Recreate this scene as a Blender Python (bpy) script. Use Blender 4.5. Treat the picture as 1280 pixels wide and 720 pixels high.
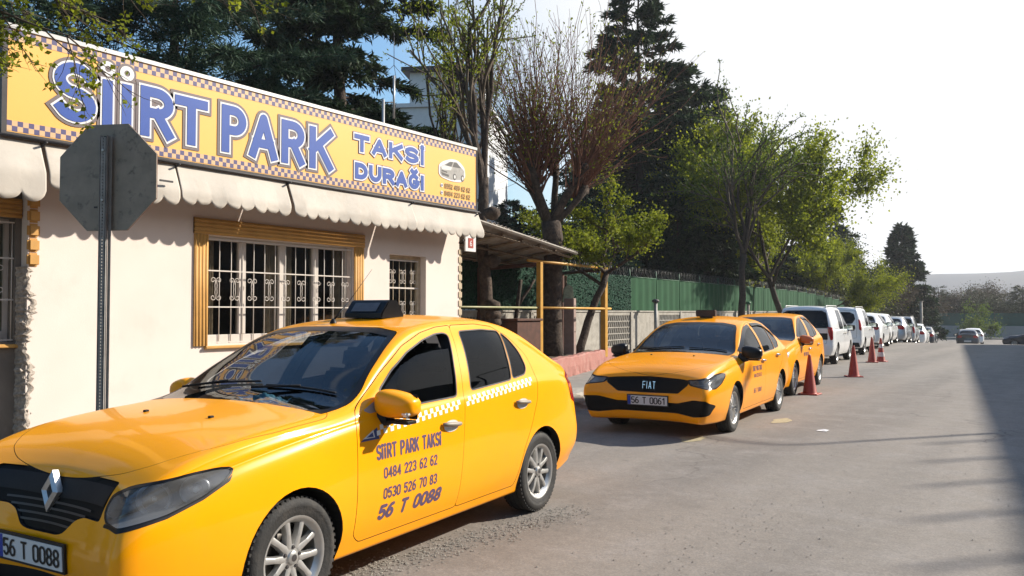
import bpy, bmesh, math, random
import numpy as np
from mathutils import Vector, Matrix, Euler
from mathutils.bvhtree import BVHTree
from mathutils.geometry import delaunay_2d_cdt
S = bpy.context.scene
for o_ in list(bpy.data.objects):
    bpy.data.objects.remove(o_)
C = S.collection
PI = math.pi
R = math.radians
# ---------------------------------------------------------------- camera
cd = bpy.data.cameras.new('camera')
cam = bpy.data.objects.new('camera', cd)
C.objects.link(cam)
cd.sensor_width = 36
cd.lens = 1030 / 1280 * 36
cd.clip_end = 6000
cam.location = (0, 0, 1.556)
cam.rotation_euler = (R(90) + math.atan(30 / 1030), 0, R(35))
S.camera = cam
S.render.resolution_x, S.render.resolution_y = 1024, 576
# ---------------------------------------------------------------- light
TRAVEL = Vector((-1.0, -1.35, -1.02)).normalized()
TO_SUN = -TRAVEL
elev = math.asin(TO_SUN.z)
azim = math.atan2(TO_SUN.x, TO_SUN.y)      # from +Y clockwise
W = bpy.data.worlds.new('World')
S.world = W
W.use_nodes = True
nt = W.node_tree
sky = nt.nodes.new('ShaderNodeTexSky')
sky.sky_type = 'NISHITA'
sky.sun_disc = False
sky.sun_elevation = elev
sky.sun_rotation = azim
sky.air_density = 1.6
sky.dust_density = 0.2
sky.ozone_density = 3.0
bg = nt.nodes['Background']
# bright haze around the sun and thin high cloud, over the clear sky
tcw = nt.nodes.new('ShaderNodeTexCoord')
dt = nt.nodes.new('ShaderNodeVectorMath'); dt.operation = 'DOT_PRODUCT'
dt.inputs[1].default_value = tuple(TO_SUN)
nt.links.new(tcw.outputs['Generated'], dt.inputs[0])
mrw = nt.nodes.new('ShaderNodeMapRange'); mrw.interpolation_type = 'SMOOTHSTEP'
mrw.inputs[1].default_value = .27; mrw.inputs[2].default_value = .52; mrw.inputs[3].default_value = 0; mrw.inputs[4].default_value = 1
nt.links.new(dt.outputs['Value'], mrw.inputs[0])
mpw = nt.nodes.new('ShaderNodeMapping'); mpw.inputs['Scale'].default_value = (1, 1, 2.6)
nt.links.new(tcw.outputs['Generated'], mpw.inputs[0])
nw_ = nt.nodes.new('ShaderNodeTexNoise'); nw_.inputs['Scale'].default_value = 3.2; nw_.inputs['Detail'].default_value = 8; nw_.inputs['Roughness'].default_value = .55
nt.links.new(mpw.outputs[0], nw_.inputs['Vector'])
mrc = nt.nodes.new('ShaderNodeMapRange'); mrc.interpolation_type = 'SMOOTHSTEP'
mrc.inputs[1].default_value = .60; mrc.inputs[2].default_value = .78; mrc.inputs[3].default_value = 0; mrc.inputs[4].default_value = .6
nt.links.new(nw_.outputs[0], mrc.inputs[0])
# the haze glow is dimmed overhead, out of view, to lower ambient light
sxw = nt.nodes.new('ShaderNodeSeparateXYZ')
nt.links.new(tcw.outputs['Generated'], sxw.inputs[0])
mrz = nt.nodes.new('ShaderNodeMapRange'); mrz.interpolation_type = 'SMOOTHSTEP'
mrz.inputs[1].default_value = .38; mrz.inputs[2].default_value = .72; mrz.inputs[3].default_value = 1; mrz.inputs[4].default_value = .12
nt.links.new(sxw.outputs[2], mrz.inputs[0])
mlz = nt.nodes.new('ShaderNodeMath'); mlz.operation = 'MULTIPLY'
nt.links.new(mrw.outputs[0], mlz.inputs[0]); nt.links.new(mrz.outputs[0], mlz.inputs[1])
mxw = nt.nodes.new('ShaderNodeMath'); mxw.operation = 'MAXIMUM'
nt.links.new(mlz.outputs[0], mxw.inputs[0]); nt.links.new(mrc.outputs[0], mxw.inputs[1])
mixw = nt.nodes.new('ShaderNodeMix'); mixw.data_type = 'RGBA'
nt.links.new(mxw.outputs[0], mixw.inputs[0])
tint = nt.nodes.new('ShaderNodeMix'); tint.data_type = 'RGBA'; tint.blend_type = 'MULTIPLY'; tint.inputs[0].default_value = 1
nt.links.new(sky.outputs[0], tint.inputs[6]); tint.inputs[7].default_value = (1.0, 1.4, 1.75, 1)
nt.links.new(tint.outputs[2], mixw.inputs[6])
mixw.inputs[7].default_value = (9.4, 9.55, 9.7, 1)
nt.links.new(mixw.outputs[2], bg.inputs[0])
bg.inputs[1].default_value = 0.055
sl = bpy.data.lights.new('sun', 'SUN')
sl.energy = 5.0
sl.angle = R(1.0)
sl.color = (1, .93, .82)
so = bpy.data.objects.new('sun', sl)
C.objects.link(so)
so.rotation_euler = TRAVEL.to_track_quat('-Z', 'Y').to_euler()
so.location = (10, 20, 30)
S.view_settings.view_transform = 'Standard'
S.view_settings.look = 'None'
S.view_settings.exposure = 0.93
S.view_settings.gamma = 1
S.cycles.max_bounces = 8
S.cycles.transparent_max_bounces = 16
S.cycles.use_denoising = True
S.cycles.sample_clamp_indirect = 6
# ---------------------------------------------------------------- materials
def mat(name, col, rough=.6, metal=0., coat=0., noise=.0, scale=8., bump=0., bscale=60., spec=.4, col2=None, detail=5, emis=None, trans=0., pos='Object', dirt=None):
    m = bpy.data.materials.new(name)
    m.use_nodes = True
    t = m.node_tree
    b = t.nodes['Principled BSDF']
    b.inputs['Roughness'].default_value = rough
    b.inputs['Metallic'].default_value = metal
    b.inputs['Coat Weight'].default_value = coat
    b.inputs['Coat Roughness'].default_value = .05
    b.inputs['Specular IOR Level'].default_value = spec
    tc = t.nodes.new('ShaderNodeTexCoord')
    c = (*col, 1)
    if col2 is None:
        k = 1 - noise
        col2 = tuple(x * k for x in col)
    n = t.nodes.new('ShaderNodeTexNoise')
    n.inputs['Scale'].default_value = scale
    n.inputs['Detail'].default_value = detail
    n.inputs['Roughness'].default_value = .62
    t.links.new(tc.outputs[pos], n.inputs['Vector'])
    r = t.nodes.new('ShaderNodeValToRGB')
    r.color_ramp.elements[0].position = .35
    r.color_ramp.elements[1].position = .65
    r.color_ramp.elements[0].color = (*col2, 1)
    r.color_ramp.elements[1].color = c
    t.links.new(n.outputs[0], r.inputs[0])
    out = r.outputs[0]
    if dirt:
        dcol, dsc, lo, hi, amt = dirt
        n2 = t.nodes.new('ShaderNodeTexNoise')
        n2.inputs['Scale'].default_value = dsc
        n2.inputs['Detail'].default_value = 8
        n2.inputs['Roughness'].default_value = .7
        t.links.new(tc.outputs[pos], n2.inputs['Vector'])
        mr = t.nodes.new('ShaderNodeMapRange')
        mr.inputs[1].default_value = lo
        mr.inputs[2].default_value = hi
        mr.inputs[3].default_value = 0
        mr.inputs[4].default_value = amt
        t.links.new(n2.outputs[0], mr.inputs[0])
        mx = t.nodes.new('ShaderNodeMix')
        mx.data_type = 'RGBA'
        t.links.new(mr.outputs[0], mx.inputs[0])
        t.links.new(out, mx.inputs[6])
        mx.inputs[7].default_value = (*dcol, 1)
        out = mx.outputs[2]
    t.links.new(out, b.inputs['Base Color'])
    if bump:
        n3 = t.nodes.new('ShaderNodeTexNoise')
        n3.inputs['Scale'].default_value = bscale
        n3.inputs['Detail'].default_value = 6
        t.links.new(tc.outputs[pos], n3.inputs['Vector'])
        bp = t.nodes.new('ShaderNodeBump')
        bp.inputs['Strength'].default_value = bump
        bp.inputs['Distance'].default_value = .02
        t.links.new(n3.outputs[0], bp.inputs['Height'])
        t.links.new(bp.outputs[0], b.inputs['Normal'])
    if trans:
        b.inputs['Transmission Weight'].default_value = trans
    return m

def glass_mat(name, tint, rough=.02, ior=1.5, cloudy=0.):
    """thin sheet of tinted glass: mirror reflection by Fresnel over tinted see-through"""
    m = bpy.data.materials.new(name)
    m.use_nodes = True
    t = m.node_tree
    t.nodes.remove(t.nodes['Principled BSDF'])
    o = t.nodes['Material Output']
    mx = t.nodes.new('ShaderNodeMixShader')
    f = t.nodes.new('ShaderNodeFresnel')
    f.inputs[0].default_value = ior
    g = t.nodes.new('ShaderNodeBsdfGlossy')
    g.inputs['Roughness'].default_value = rough
    tr = t.nodes.new('ShaderNodeBsdfTransparent')
    n = t.nodes.new('ShaderNodeTexNoise')
    n.inputs['Scale'].default_value = 3
    r = t.nodes.new('ShaderNodeValToRGB')
    r.color_ramp.elements[0].color = (*[x * .94 for x in tint], 1)
    r.color_ramp.elements[1].color = (*tint, 1)
    t.links.new(n.outputs[0], r.inputs[0])
    t.links.new(r.outputs[0], tr.inputs[0])
    geo = t.nodes.new('ShaderNodeNewGeometry')
    ml = t.nodes.new('ShaderNodeMath'); ml.operation = 'SUBTRACT'
    ml.inputs[0].default_value = 1
    t.links.new(geo.outputs['Backfacing'], ml.inputs[1])
    mm = t.nodes.new('ShaderNodeMath'); mm.operation = 'MULTIPLY'
    t.links.new(f.outputs[0], mm.inputs[0])
    t.links.new(ml.outputs[0], mm.inputs[1])
    t.links.new(mm.outputs[0], mx.inputs[0])
    if cloudy:
        df = t.nodes.new('ShaderNodeBsdfDiffuse'); df.inputs[0].default_value = (.42, .42, .42, 1)
        m2 = t.nodes.new('ShaderNodeMixShader')
        n5 = t.nodes.new('ShaderNodeTexNoise'); n5.inputs['Scale'].default_value = 2.5
        r5 = t.nodes.new('ShaderNodeMapRange'); r5.inputs[1].default_value = .35; r5.inputs[2].default_value = .65; r5.inputs[3].default_value = cloudy * .55; r5.inputs[4].default_value = cloudy * 1.4
        t.links.new(n5.outputs[0], r5.inputs[0]); t.links.new(r5.outputs[0], m2.inputs[0])
        t.links.new(tr.outputs[0], m2.inputs[1]); t.links.new(df.outputs[0], m2.inputs[2])
        tr = m2
    t.links.new(tr.outputs[0], mx.inputs[1])
    t.links.new(g.outputs[0], mx.inputs[2])
    t.links.new(mx.outputs[0], o.inputs[0])
    return m

def leaf_mat(name, c1, c2, trans=.35, scale=3.):
    m = bpy.data.materials.new(name)
    m.use_nodes = True
    t = m.node_tree
    b = t.nodes['Principled BSDF']
    o = t.nodes['Material Output']
    b.inputs['Roughness'].default_value = .6
    b.inputs['Specular IOR Level'].default_value = .12
    tc = t.nodes.new('ShaderNodeTexCoord')
    n = t.nodes.new('ShaderNodeTexNoise')
    n.inputs['Scale'].default_value = scale
    n.inputs['Detail'].default_value = 6
    t.links.new(tc.outputs['Object'], n.inputs['Vector'])
    r = t.nodes.new('ShaderNodeValToRGB')
    r.color_ramp.elements[0].position = .38
    r.color_ramp.elements[1].position = .62
    r.color_ramp.elements[0].color = (*c1, 1)
    r.color_ramp.elements[1].color = (*c2, 1)
    t.links.new(n.outputs[0], r.inputs[0])
    t.links.new(r.outputs[0], b.inputs['Base Color'])
    if trans:
        tl = t.nodes.new('ShaderNodeBsdfTranslucent')
        t.links.new(r.outputs[0], tl.inputs[0])
        mx = t.nodes.new('ShaderNodeMixShader')
        mx.inputs[0].default_value = trans
        t.links.new(b.outputs[0], mx.inputs[1])
        t.links.new(tl.outputs[0], mx.inputs[2])
        t.links.new(mx.outputs[0], o.inputs[0])
    return m
M = {}
M['taxi'] = mat('taxi_paint', (.90, .345, .0008), .32, 0, .45, spec=.12, col2=(.88, .33, .0008), scale=2, dirt=((.45, .26, .08), 3.0, .55, .8, .12))
M['taxi2'] = mat('taxi_paint_deep', (.89, .325, .0008), .32, 0, .45, spec=.12, col2=(.87, .31, .0008), scale=2, dirt=((.45, .26, .08), 3.0, .55, .8, .12))
M['white_paint'] = mat('white_car_paint', (.74, .74, .73), .35, 0, .8, scale=2, col2=(.71, .71, .70), dirt=((.4, .37, .33), 3, .55, .8, .2))
M['silver_paint'] = mat('silver_car_paint', (.42, .43, .45), .3, .5, .8, scale=2, col2=(.4, .41, .43))
M['dark_paint'] = mat('dark_car_paint', (.025, .027, .035), .3, 0, .9, scale=2, col2=(.02, .02, .03))
M['red_paint'] = mat('dark_red_car_paint', (.09, .015, .02), .3, 0, .9, scale=2)
M['black'] = mat('black_plastic', (.010, .010, .011), .5, spec=.25, noise=.3, scale=30)
M['gloss_black'] = mat('gloss_black', (.006, .006, .007), .3, coat=.05, noise=.2, spec=.25)
M['grille_black'] = mat('grille_black', (.005, .005, .005), .55, noise=.2, spec=.15)
M['gap'] = mat('gap_black', (.004, .004, .004), .9)
M['interior'] = mat('interior_trim', (.03, .03, .034), .8, noise=.3, scale=20)
M['seat'] = mat('seat_fabric', (.045, .047, .055), .9, noise=.3, scale=40)
M['rubber'] = mat('tyre_rubber', (.022, .021, .02), .75, noise=.25, scale=20, dirt=((.12, .1, .08), 9, .5, .75, .35), bump=.2, bscale=90)
M['alloy'] = mat('alloy', (.55, .54, .52), .34, .75, noise=.12, scale=12, dirt=((.2, .17, .13), 14, .5, .8, .3))
M['chrome'] = mat('chrome', (.75, .75, .76), .12, 1, noise=.03)
M['disc'] = mat('brake_disc', (.12, .11, .10), .5, .8, noise=.3)
M['lamp_silver'] = mat('lamp_reflector', (.30, .30, .31), .3, .35, noise=.25, scale=9)
M['lamp_grey'] = mat('lamp_housing', (.15, .15, .16), .4, .4, noise=.3, scale=9)
M['glass'] = glass_mat('car_glass', (.36, .42, .46), .012, 1.8)
M['tint_glass'] = glass_mat('tinted_car_glass', (.09, .10, .115), .015, 1.32)
M['lens'] = glass_mat('lamp_lens', (.80, .82, .84), .05, 1.5, .20)
M['window_glass'] = glass_mat('window_glass', (.75, .76, .74), .03, 1.6)
M['red_lens'] = mat('red_lens', (.42, .008, .012), .15, coat=.8, noise=.3, scale=20)
M['clear_lens'] = mat('clear_lens', (.7, .7, .68), .15, coat=.8, noise=.2, scale=30)
M['orange_lens'] = mat('orange_lens', (.7, .18, .01), .2, coat=.6)
M['plate'] = mat('plate_white', (.62, .61, .6), .4, noise=.05)
M['plate_blue'] = mat('plate_blue', (.01, .04, .3), .4)
M['ink'] = mat('ink_black', (.012, .012, .012), .5)
M['door_ink'] = mat('door_lettering_violet', (.105, .07, .13), .45, noise=.3, scale=50)
M['white_ink'] = mat('sticker_white', (.78, .78, .74), .4, noise=.05)
M['navy_ink'] = mat('sticker_navy', (.03, .05, .16), .4)
M['grey_ink'] = mat('sticker_grey', (.28, .23, .2), .4)
# building
M['plaster'] = mat('cream_plaster', (.67, .575, .51), .85, col2=(.635, .54, .475), scale=1.3, bump=.05, bscale=60, dirt=((.43, .35, .29), 1.7, .55, .8, .35))
M['shade_plaster'] = mat('shade_toned_plaster', (.17, .145, .12), .9, noise=.25, scale=3, bump=.3, bscale=30)  # plaster colour darkened to carry the shade on the recessed left wall
M['mortar'] = mat('broken_mortar', (.42, .36, .30), .95, noise=.5, scale=25, bump=.6, bscale=40)
M['ochre'] = mat('ochre_moulding', (.52, .27, .065), .6, noise=.16, scale=5, dirt=((.3, .17, .07), 6, .55, .8, .3))
M['awning'] = mat('awning_canvas', (.46, .415, .355), .8, noise=.12, scale=1.6, dirt=((.30, .25, .19), 2.4, .5, .75, .5), bump=.1, bscale=15)
M['sign_yellow'] = mat('sign_yellow', (.76, .40, .085), .5, col2=(.74, .385, .078), scale=1)
M['sign_blue'] = mat('sign_blue', (.010, .058, .29), .5, col2=(.009, .053, .27))
M['sign_grey'] = mat('sign_grey', (.13, .10, .10), .5)
M['sign_white'] = mat('sign_white', (.62, .61, .60), .5, noise=.03)
M['sign_purple'] = mat('sign_purple', (.065, .055, .14), .5)
M['sign_brown'] = mat('sign_brown', (.20, .12, .035), .5)
M['alu'] = mat('aluminium', (.42, .41, .40), .4, .5, noise=.1)
M['dark_metal'] = mat('dark_metal', (.05, .045, .045), .6, .2, noise=.3)
M['grey_metal'] = mat('sign_back_grey', (.27, .235, .19), .6, .2, noise=.22, scale=6, dirt=((.055, .05, .045), 14, .55, .7, .7))
M['post_metal'] = mat('post_galvanised', (.26, .25, .235), .6, .2, noise=.25, scale=12)
M['white_frame'] = mat('white_window_frame', (.52, .465, .41), .5, noise=.06)
M['iron_white'] = mat('white_ironwork', (.55, .49, .43), .5, noise=.1, scale=20)
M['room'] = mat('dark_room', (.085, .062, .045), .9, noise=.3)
M['curtain'] = mat('pale_curtain', (.48, .39, .30), .9, noise=.2, scale=12)
M['yellow_steel'] = mat('yellow_steel', (.50, .26, .035), .5, noise=.2, scale=7, dirt=((.2, .09, .04), 10, .58, .75, .6))
M['rail_steel'] = mat('dull_rail_steel', (.30, .29, .14), .5, noise=.3, scale=7)
M['roof_sheet'] = mat('shelter_roof_sheet', (.30, .27, .23), .6, .1, noise=.3, scale=4, dirt=((.14, .08, .05), 5, .5, .7, .6))
M['wood'] = mat('grey_timber', (.20, .15, .10), .8, noise=.35, scale=12)
M['pink_wall'] = mat('pink_painted_concrete', (.36, .155, .125), .85, noise=.18, scale=5, dirt=((.25, .2, .17), 5, .52, .7, .7), bump=.4, bscale=30)
M['concrete'] = mat('concrete', (.36, .33, .28), .9, noise=.3, scale=4, bump=.4, bscale=40, dirt=((.14, .12, .1), 5, .5, .75, .6))
M['pave'] = mat('pavement', (.25, .235, .21), .9, noise=.3, scale=6, bump=.4, bscale=40, dirt=((.1, .09, .08), 3, .5, .75, .5))
M['soil'] = mat('soil', (.10, .075, .05), .95, noise=.5, scale=5, bump=.6, bscale=20)
M['rust'] = mat('rust_brown', (.09, .035, .02), .8, noise=.4, scale=8)
M['green_net'] = mat('green_hedge_panel', (.008, .05, .025), .8, spec=.15, col2=(.004, .022, .012), scale=18, bump=1, bscale=50)
M['green_sheet'] = mat('green_fence_sheet', (.014, .068, .026), .75, spec=.15, noise=.2, scale=2)
M['green_paint'] = mat('green_paint', (.02, .10, .04), .6, noise=.3)
M['orange_face'] = mat('orange_mirror_face', (.45, .12, .03), .4)
M['cone'] = mat('cone_red', (.34, .03, .012), .5, noise=.2, scale=9, dirt=((.2, .06, .04), 9, .5, .8, .4))
M['cone_white'] = mat('cone_white_band', (.62, .58, .54), .5, noise=.15)
M['far_white'] = mat('far_building_render', (.55, .56, .57), .8, noise=.08)
M['far_wall'] = mat('far_pale_wall', (.30, .29, .28), .9, noise=.2, scale=.3)
M['paper'] = mat('paper_white', (.75, .74, .72), .8)
M['yellow_mark'] = mat('worn_yellow_mark', (.38, .33, .2), .9, noise=.3, scale=20)
M['cloth'] = mat('turquoise_cloth', (.12, .5, .6), .85, col2=(.5, .7, .75), scale=14)
M['hill'] = mat('hill_slope', (.028, .038, .055), .95, col2=(.045, .048, .05), scale=.01, pos='Object')
M['bark'] = mat('bark', (.085, .058, .040), .95, noise=.7, scale=9, bump=1, bscale=16, dirt=((.03, .02, .015), 20, .48, .6, .8))
M['bark_dark'] = mat('dark_bark', (.06, .042, .03), .95, noise=.5, scale=12, bump=1, bscale=25)
M['twig_red'] = mat('reddish_twigs', (.19, .085, .052), .85, noise=.4, scale=4)
M['twig'] = mat('twigs', (.10, .075, .05), .9, noise=.4, scale=6)
M['mortar_light'] = mat('quoin_beige', (.50, .40, .27), .8, noise=.25, scale=10)
M['slat_grey'] = mat('slat_grey', (.035, .035, .037), .35)
M['roof_box'] = mat('dark_brown_box', (.045, .026, .02), .6, noise=.3)
M['pink_pale'] = mat('pinkish_concrete', (.36, .26, .22), .9, noise=.25, scale=8)
M['moss'] = mat('mossy_board', (.30, .34, .24), .9, noise=.4, scale=14)
M['alu_dark'] = mat('razor_wire_steel', (.16, .16, .15), .5, .5)
M['far_fence_m'] = mat('far_green_fence', (.012, .07, .05), .7, noise=.3, scale=1)
M['plaster_dull'] = mat('grey_render', (.30, .27, .24), .9, noise=.15, scale=1)
M['leaf_spring'] = leaf_mat('spring_leaves', (.10, .13, .010), (.26, .29, .022), .45)
M['leaf_bright'] = leaf_mat('bright_leaves', (.09, .12, .008), (.30, .33, .018), .55)
M['leaf_mid'] = leaf_mat('mid_leaves', (.05, .085, .01), (.13, .18, .025), .45)
M['needle_dark'] = leaf_mat('dark_needles', (.011, .024, .012), (.040, .066, .026), .18)
M['needle_blue'] = leaf_mat('bluish_needles', (.014, .032, .020), (.050, .085, .050), .18)
M['needle_olive'] = leaf_mat('olive_foliage', (.035, .05, .016), (.09, .10, .035), .25)
M['far_green'] = leaf_mat('far_green', (.035, .042, .02), (.07, .075, .035), .2, .4)
M['far_brown'] = leaf_mat('far_brown', (.055, .045, .03), (.11, .085, .055), .2, .4)
# ---------------------------------------------------------------- objects
def tag(o, label=None, cat=None, group=None, kind=None):
    if label: o['label'] = label
    if cat: o['category'] = cat
    if group: o['group'] = group
    if kind: o['kind'] = kind
    return o
def link(name, me, parent=None):
    o = bpy.data.objects.new(name, me)
    C.objects.link(o)
    if parent is not None: o.parent = parent
    return o
def thing(name, label, cat, loc=(0, 0, 0), rz=0., group=None):
    o = link(name, None)
    o.empty_display_size = .2
    o.location = loc
    o.rotation_euler = (0, 0, rz)
    return tag(o, label, cat, group)
def copy_tree(o, parent=None):
    c = o.copy()
    C.objects.link(c)
    c.parent = parent
    for ch in list(o.children):
        copy_tree(ch, c)
    return c
def lettered(o):
    o['kind'] = 'stuff'
    return o
def new_mesh(name, verts, faces, mats=(), mi=None, smooth=False):
    me = bpy.data.meshes.new(name)
    me.from_pydata([tuple(v) for v in verts], [], faces)
    for m in mats: me.materials.append(m)
    if mi is not None: me.polygons.foreach_set('material_index', mi)
    if smooth: me.polygons.foreach_set('use_smooth', [True] * len(faces))
    me.update()
    return me

class MB:
    """collects shapes into one mesh"""
    def __init__(self):
        self.v, self.f, self.m, self.s = [], [], [], []
        self.mats = []
    def _mi(self, m):
        if m is None: return 0
        if m not in self.mats: self.mats.append(m)
        return self.mats.index(m)
    def add(self, verts, faces, m=None, smooth=False, T=None):
        b = len(self.v)
        if T is not None: verts = [T @ Vector(v) for v in verts]
        self.v += [tuple(v) for v in verts]
        self.f += [tuple(i + b for i in f) for f in faces]
        k = self._mi(m)
        self.m += [k] * len(faces)
        self.s += [smooth] * len(faces)
        return self
    def box(self, c, s, m=None, rz=0., T=None, rx=0., ry=0.):
        x, y, z = s[0] / 2, s[1] / 2, s[2] / 2
        vs = [(a, b, d) for a in (-x, x) for b in (-y, y) for d in (-z, z)]
        fs = [(0, 1, 3, 2), (4, 6, 7, 5), (0, 4, 5, 1), (2, 3, 7, 6), (0, 2, 6, 4), (1, 5, 7, 3)]
        Q = Matrix.Translation(c) @ Euler((rx, ry, rz)).to_matrix().to_4x4()
        if T is not None: Q = T @ Q
        return self.add(vs, fs, m, False, Q)
    def box2(self, a, b, m=None):
        return self.box([(a[i] + b[i]) / 2 for i in range(3)], [abs(b[i] - a[i]) for i in range(3)], m)
    def tube(self, pts, r, n=8, m=None, caps=True, smooth=True, T=None, closed=False):
        pts = [Vector(p) for p in pts]
        if not hasattr(r, '__len__'): r = [r] * len(pts)
        N = len(pts)
        vs, fs = [], []
        up = None
        for i, p in enumerate(pts):
            if closed:
                d = pts[(i + 1) % N] - pts[i - 1]
            else:
                d = pts[min(i + 1, N - 1)] - pts[max(i - 1, 0)]
            if d.length < 1e-9: d = Vector((0, 0, 1))
            d.normalize()
            if up is None:
                up = Vector((0, 0, 1)) if abs(d.z) < .9 else Vector((1, 0, 0))
            a = d.cross(up)
            if a.length < 1e-6:
                a = d.cross(Vector((0, 1, 0)))
            a.normalize()
            b = d.cross(a)
            up = -b if False else a.cross(d)
            for k in range(n):
                t = 2 * PI * k / n
                vs.append(p + (a * math.cos(t) + b * math.sin(t)) * r[i])
        for i in range(N if closed else N - 1):
            j = (i + 1) % N
            for k in range(n):
                l = (k + 1) % n
                fs.append((i * n + k, j * n + k, j * n + l, i * n + l))
        if caps and not closed:
            fs.append(tuple(range(n)))
            fs.append(tuple((N - 1) * n + k for k in reversed(range(n))))
        return self.add(vs, fs, m, smooth, T)
    def lathe(self, prof, n=32, m=None, smooth=True, T=None, closed=False):
        """prof: (radius, height) about local z"""
        vs, fs = [], []
        N = len(prof)
        for (r, h) in prof:
            for k in range(n):
                t = 2 * PI * k / n
                vs.append((r * math.cos(t), r * math.sin(t), h))
        for i in range(N if closed else N - 1):
            j = (i + 1) % N
            for k in range(n):
                l = (k + 1) % n
                fs.append((i * n + k, i * n + l, j * n + l, j * n + k))
        return self.add(vs, fs, m, smooth, T)
    def disc(self, r, n=24, m=None, T=None):
        return self.add([(r * math.cos(2 * PI * k / n), r * math.sin(2 * PI * k / n), 0) for k in range(n)], [tuple(range(n))], m, False, T)
    def prism(self, outline, lo, hi, m=None, T=None, smooth=False):
        """outline in local xy, extruded lo..hi on z (counter-clockwise outline)"""
        n = len(outline)
        vs = [(x, y, lo) for x, y in outline] + [(x, y, hi) for x, y in outline]
        fs = [tuple(reversed(range(n))), tuple(range(n, 2 * n))]
        self.add(vs, fs, m, False, T)
        b = len(self.v) - 2 * n
        k = self._mi(m)
        for i in range(n):
            j = (i + 1) % n
            self.f.append((b + i, b + j, b + n + j, b + n + i))
            self.m.append(k)
            self.s.append(smooth)
        return self
    def mesh(self, name, m=None):
        mats = self.mats if self.mats else [m]
        me = new_mesh(name, self.v, self.f, mats, self.m)
        me.polygons.foreach_set('use_smooth', self.s)
        return me
    def build(self, name, m=None, parent=None, bevel=0., seg=1, sharp=None):
        me = self.mesh(name, m)
        if sharp is not None: me.set_sharp_from_angle(angle=R(sharp))
        if bevel:
            bm = bmesh.new(); bm.from_mesh(me)
            bmesh.ops.remove_doubles(bm, verts=bm.verts, dist=1e-5)
            es = [e for e in bm.edges if len(e.link_faces) == 2 and e.calc_face_angle(0) > R(35)]
            bmesh.ops.bevel(bm, geom=es, offset=bevel, segments=seg, affect='EDGES', clamp_overlap=True)
            bm.to_mesh(me); bm.free()
        return link(name, me, parent)

def yaw(pts):
    return pts
# ---------------------------------------------------------------- stroke lettering
def _arc(cx, cy, rx, ry, a0, a1, n=10):
    return [(cx + rx * math.cos(R(a0 + (a1 - a0) * i / n)), cy + ry * math.sin(R(a0 + (a1 - a0) * i / n))) for i in range(n + 1)]
def _glyph(ch, w):
    m = w / 2
    g = {
        'I': [[(0, 0), (0, 1)]], 'ı': [[(0, 0), (0, .72)]],
        'T': [[(0, 1), (w, 1)], [(m, 1), (m, 0)]],
        'F': [[(0, 0), (0, 1), (w, 1)], [(0, .52), (w * .85, .52)]],
        'P': [[(0, 0), (0, 1), (m, 1)] + _arc(m, .74, m, .26, 90, -90) + [(0, .48)]],
        'R': [[(0, 0), (0, 1), (m, 1)] + _arc(m, .74, m, .26, 90, -90) + [(0, .48)], [(m, .48), (w, 0)]],
        'A': [[(0, 0), (m, 1), (w, 0)], [(w * .17, .3), (w * .83, .3)]],
        'K': [[(0, 0), (0, 1)], [(w, 1), (0, .42)], [(w * .36, .6), (w, 0)]],
        'D': [[(0, 0), (0, 1), (w * .4, 1)] + _arc(w * .4, .5, w * .6, .5, 90, -90, 14) + [(0, 0)]],
        'U': [[(0, 1), (0, m * .9)] + _arc(m, m * .9, m, m * .9, 180, 360, 12) + [(w, 1)]],
        'G': [_arc(m, .5, m, .5, 50, 340, 20) + [(w, .45), (m * 1.1, .45)]],
        'S': [_arc(m, .745, m, .255, 25, 270, 12) + _arc(m, .245, m, .245, 90, -155, 12)],
        '0': [_arc(m, 1 - m, m, m, 0, 180, 10) + _arc(m, m, m, m, 180, 360, 10) + [(w, 1 - m)]],
        '1': [[(w * .15, .78), (w * .6, 1), (w * .6, 0)]],
        '2': [_arc(m, 1 - m, m, m, 165, -25, 10) + [(0, 0), (w, 0)]],
        '3': [_arc(m, .75, m, .25, 150, -90, 12) + _arc(m, .25, m, .25, 90, -150, 12)],
        '4': [[(w * .8, 0), (w * .8, 1), (0, .28), (w, .28)]],
        '5': [[(w * .95, 1), (w * .08, 1), (w * .04, .55)] + _arc(m, .31, m, .31, 125, -150, 14)],
        '6': [[(w * .85, 1)] + _arc(m * 1.7, .33, m * 1.7, .7, 112, 180, 6) + _arc(m, .29, m, .29, 180, -180, 18)],
        '7': [[(0, 1), (w, 1), (w * .35, 0)]],
        '8': [_arc(m, .75, m * .9, .25, -90, 270, 18), _arc(m, .25, m, .25, 90, 450, 18)],
        '9': [[(w * .15, 0)] + _arc(w - m * 1.7, .67, m * 1.7, .7, -68, 0, 6) + _arc(m, .71, m, .29, 0, 360, 18)],
    }
    if ch == 'i': return [[(0, 0), (0, .72)]]
    if ch == 'İ': return g['I']
    if ch == 'Ğ': return g['G']
    return g[ch]
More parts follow.
